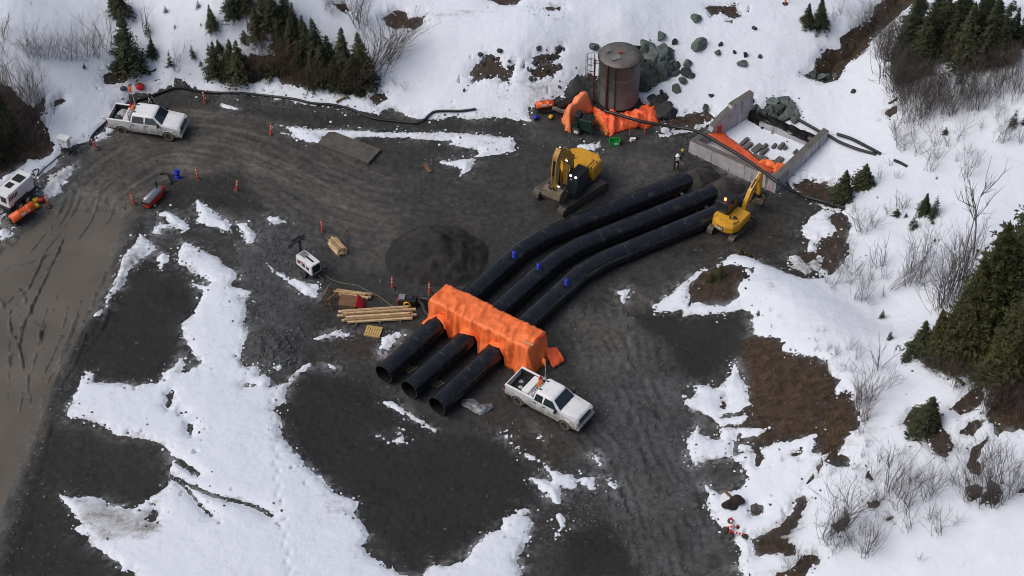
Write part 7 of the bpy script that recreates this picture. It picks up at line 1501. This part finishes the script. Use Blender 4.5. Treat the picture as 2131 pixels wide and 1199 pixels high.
scatter([(1955,128),(1975,122),(2050,138),(2110,130),(2110,142),(2050,152),(1980,142)], 26, 26, 46, 'reddish bare shrub at the foot of the top right spruces', 'reddish undergrowth of the top right stand', ['red'], 5)
scatter([(1862,150),(1900,140),(1905,172),(1870,180)], 12, 26, 46, 'reddish bare shrub on the soil patch left below the top right spruces', 'reddish undergrowth left of the top right stand', ['red'], 6)
shrubs([(1800,42,40),(1815,28,36),(1790,58,36),(1806,52,30),(1770,62,24),(1730,40,30,'weed'),(1748,30,34,'weed'),(1820,92,26,'upright'),(1786,118,34,'weed'),(1770,108,30,'weed'),(1755,124,28,'weed'),(1700,60,30,'upright'),(1690,52,26,'upright')], 'bare shrub on the rim of the creek hollow', 'bare shrubs on the creek rim', 'bush')
shrubs([(1877,315,38),(1892,255,44,'upright'),(1933,355,50),(1947,302,38),(1995,290,42),(2080,296,46),(2094,292,42),(2010,366,46),(2074,243,28),(1868,372,24,'weed'),(1830,372,28,'weed'),(1850,345,20,'weed'),(1900,280,40),(1920,262,46,'upright'),(1860,270,26,'weed'),(1975,305,30,'weed'),(2040,270,26,'weed'),(1990,335,20,'weed'),(2120,300,40,'weed'),(2035,345,26,'lean'),(1910,320,44),(1870,305,40),(1960,250,44,'upright'),(2110,215,40,'upright'),(1945,225,40,'upright'),(1865,290,30),(1950,330,26,'weed'),(2016,320,30,'weed')], 'bare twiggy shrub on the snow slope right of the concrete basin', 'bare shrubs on the slope right of the basin', 'bush')
shrubs([(1797,485,46),(1788,480,40),(1815,470,34,'weed'),(1813,555,52,'weed'),(1830,556,56,'weed'),(1780,569,54,'weed'),(1817,585,30,'weed'),(1742,590,30),(1767,590,34),(1780,625,42),(1794,626,44),(1811,628,30,'lean'),(1760,560,30,'weed'),(1720,588,22),(1735,600,26,'weed'),(1847,602,54,'lean'),(1868,596,54,'lean'),(1893,592,62),(1900,560,66,'upright'),(1923,570,52,'upright'),(1931,536,60,'upright'),(1880,575,50,'lean'),(1912,590,40),(1840,585,34,'weed'),(1870,440,40,'weed'),(1885,435,34,'weed'),(1850,445,30,'weed'),(1765,395,30,'weed'),(1835,620,26,'weed'),(1775,440,26,'weed'),(1740,570,20,'red'),(1755,548,30,'red'),(1765,520,24,'red')], 'bare shrub on the smooth snow between the churned soil and the big right stand', 'bare shrubs in the right middle', 'bush')
shrubs([(2028,538,140,'tree',.8)], 'tall thin bare tree leaning right beside the big right stand', None, 'tree')
shrubs([(1973,622,116,'upright',.8),(1985,612,104,'upright',.8),(1955,630,90,'bush',.9),(2000,598,110,'upright',.8),(1965,640,80,'bush',.9),(1990,590,90,'upright',.9),(2012,570,90,'upright',.8),(1948,650,60,'bush',.9),(1976,650,80,'bush',.8),(1996,640,80,'upright',.9)], 'tall dark bare shrub in the clump left of the big right stand', 'tall bare shrubs beside the big right stand', 'upright')
shrubs([(1808,832,62),(1796,838,44),(1783,748,26),(1820,769,60,'weed'),(1754,773,26),(1770,775,22,'weed'),(1845,806,40,'lean'),(1720,730,16,'weed'),(1700,712,14,'weed'),(1740,740,26,'weed'),(1765,730,30,'weed'),(1800,870,44,'red'),(1793,880,40,'red'),(1790,900,34,'red'),(1785,835,44,'red'),(1780,850,36,'red')], 'bare shrub on the crest of the brown bank', 'bare shrubs on the crest of the brown bank', 'bush')
shrubs([(1804,931,18),(1875,947,22),(1808,1002,40),(1850,1022,64),(1887,1047,64),(1941,1031,48),(1895,1060,40,'weed'),(1820,1056,36),(1850,1080,22),(1891,1101,42),(1954,1110,46),(1747,1101,84),(1716,1122,62),(1796,1156,54),(1808,1151,50),(1737,1147,46),(1762,1140,34,'weed'),(1916,1164,22,'weed'),(1987,1093,20),(2021,1035,64),(2062,1047,92),(2075,1052,76),(2112,1027,54),(2043,990,44),(1721,993,18,'lean'),(1830,1045,50),(1868,1030,60),(1905,1010,44,'weed'),(1830,960,34,'weed'),(1850,965,40,'weed'),(1780,975,26,'weed'),(1795,950,24,'weed'),(1930,1040,50),(1870,1060,40,'weed'),(1735,1110,70),(1790,1110,30,'weed'),(1825,1075,16),(2010,1040,50),(2035,1040,56),(2090,1045,50),(2125,1010,44),(2055,960,44),(1730,1130,50,'weed'),(1935,1080,36,'weed'),(1965,960,30,'red'),(1945,945,34,'red'),(1975,940,30,'red'),(2000,940,30,'weed'),(1660,960,14,'weed'),(1625,960,14,'weed'),(1775,1130,40,'weed'),(1815,1130,40,'weed'),(1980,1010,36,'weed')], 'bare grey shrub on the lower right snow slope', 'bare shrubs on the lower right slope', 'bush')
shrubs([(1640,1110,30),(1620,1125,28),(1655,1080,26),(1665,1050,22),(1600,1130,24),(1630,1140,30),(1690,1165,20),(1660,1170,30),(1640,1185,26),(1580,1135,22),(1760,1075,22),(1748,1100,20)], 'reddish-brown low shrub on the soil strip at the lower right', 'brown shrubs on the lower soil strip', 'red')
scatter([(1900,750),(2000,785),(2060,805),(2131,800),(2131,880),(2080,880),(2040,850),(1960,790)], 34, 24, 50, 'brown bare shrub on the soil under the big right stand', 'brown undergrowth of the big right stand', ['red','red','bush'], 8)
shrubs([(1552,717,24),(1560,722,20),(1590,757,26),(1597,752,24),(1640,797,28),(1672,802,28),(1687,800,24),(1618,822,22),(1735,882,34),(1745,905,34),(1738,925,36),(1725,870,26),(1750,890,30),(1700,845,18),(1710,830,22),(1665,895,26),(1720,885,24),(1750,870,26),(1730,905,30),(1690,880,20),(1655,850,16),(1715,820,18),(1610,790,16),(1580,740,18)], 'pale dead grass tuft on the brown bank at the right', 'dead grass tufts on the brown bank', 'grass')
shrubs([(1700,728,14,'weed'),(1605,682,10,'weed'),(1620,660,10,'lean'),(1602,650,8,'lean'),(1725,725,14,'weed'),(1745,735,14,'lean'),(1700,690,10,'weed'),(1715,690,14,'weed')], 'small twig on the smooth snow ridge above the brown bank', 'small twigs on the snow ridge', 'weed')

# the 290 that show largest are objects of their own; the smallest twigs are one mass
SHRUBS.sort(key=lambda a: -a[2])
bare = [a for a in SHRUBS if a[3] != 'grass']
for a in bare[:290] + [a for a in SHRUBS if a[3] == 'grass']: shrub_object(*a)
tw = MB()
for a in bare[290:]:
    rnd = random.Random(int(a[0]*13+a[1]*29)); me = rnd.choice(SH[a[3]]); p = Gz(a[0],a[1],0); h = a[2]/vpm(a[1])*.86; rz = rnd.uniform(0,6.28)
    n = len(tw.v); tw.v += [(p.x+h*(v.co.x*math.cos(rz)-v.co.y*math.sin(rz)), p.y+h*(v.co.x*math.sin(rz)+v.co.y*math.cos(rz)), p.z+h*v.co.z) for v in me.vertices]
    tw.f += [tuple(i+n for i in f.vertices) for f in me.polygons]; tw.sm += [False]*len(me.polygons)
tag(tw.build('low_twigs', M_TWIG), 'small bare twigs poking through the snow here and there', 'twigs', kind='stuff')
# ================================================================== LOOSE STONES AND SNOW CRUMBS (nobody could count them)
ICO_V = []; _bm = bmesh.new(); bmesh.ops.create_icosphere(_bm, subdivisions=1, radius=1); ICO_V = np.array([v.co[:] for v in _bm.verts]); ICO_F = np.array([[v.index for v in f.verts] for f in _bm.faces]); _bm.free()
def crumbs(name, weight, n, smin, smax, m, label, cat, seed, zf=None, flat=.7):
    rg = np.random.default_rng(seed); w = (weight * core * (XX > -43) * (XX < 43)).ravel(); c = np.cumsum(w); k = np.searchsorted(c, rg.random(n) * c[-1])
    x = XX.ravel()[k] + rg.uniform(-.06, .06, n); y = YY.ravel()[k] + rg.uniform(-.06, .06, n); s = smin + (smax - smin) * rg.random(n) ** 3.2
    z = (gnd_z if zf is None else zf)(x, y); V = ICO_V[None] * s[:, None, None] * (1 + rg.uniform(-.28, .28, (n, len(ICO_V), 1))) * np.stack([rg.uniform(.7, 1.3, n), rg.uniform(.7, 1.3, n), rg.uniform(.45, flat, n)], 1)[:, None, :]
    V = V + np.stack([x, y, z + s * .2], 1)[:, None, :]; F = (ICO_F[None] + (np.arange(n) * len(ICO_V))[:, None, None]).reshape(-1, 3)
    me = bpy.data.meshes.new(name); me.from_pydata(V.reshape(-1, 3).tolist(), [], F.tolist()); me.materials.append(m); o = bpy.data.objects.new(name, me); COL.objects.link(o); return tag(o, label, cat, kind='stuff')
M_STONE = mat('loose_stone', (.075,.076,.074,1), .85, var=.55, scale=.9); M_SNOWC = mat('snow_crumb', (.74,.76,.80,1), .8, var=.1)
bare_g = (sS < -.05) & (sW < -.2)
wst = bare_g * (.12 + 2.2*sstep(sRub,-.6,.6) + 1.6*sstep(sL,-1,.5)*.5 + 5*sstep(sdf(HEAP,XX,YY,2.5),-.4,.4) + 3.0*sstep(sdf(ROUGH,XX,YY,2),-.4,.4) + 1.5*np.exp(-((dB-.2)/.7)**2) + .8*sstep(sCh,-.3,.5) + .8*np.exp(-np.maximum(-sS,0)/.5))
crumbs('loose_stones', wst * (1 - .93 * dark), 8000, .015, .12, M_STONE, 'loose grey stones strewn over the gravel yard', 'stones', 5)
crumbs('snow_crumbs', ((sS < .05) & (sS > -.75) & (sW < -.2)) * np.exp(sS/.22) * (.25 + sstep(fbm(XX,YY,1.4,2,211),-.2,.5)), 2600, .02, .11, M_SNOWC, 'small lumps of snow broken off along the snow edges', 'snow lumps', 6)
crumbs('dirt_clods', ((sS > .02) & (sS < 1.6)) * (np.exp(-sS/.30)*.5 + .06*sstep(fbm(XX,YY,1.2,2,221),.1,.5)) * np.where(dirt > .3, 2.5, 1), 1800, .02, .10, M_STONE, 'dark clods and stones lying on the snow edges', 'clods', 7, top_z)
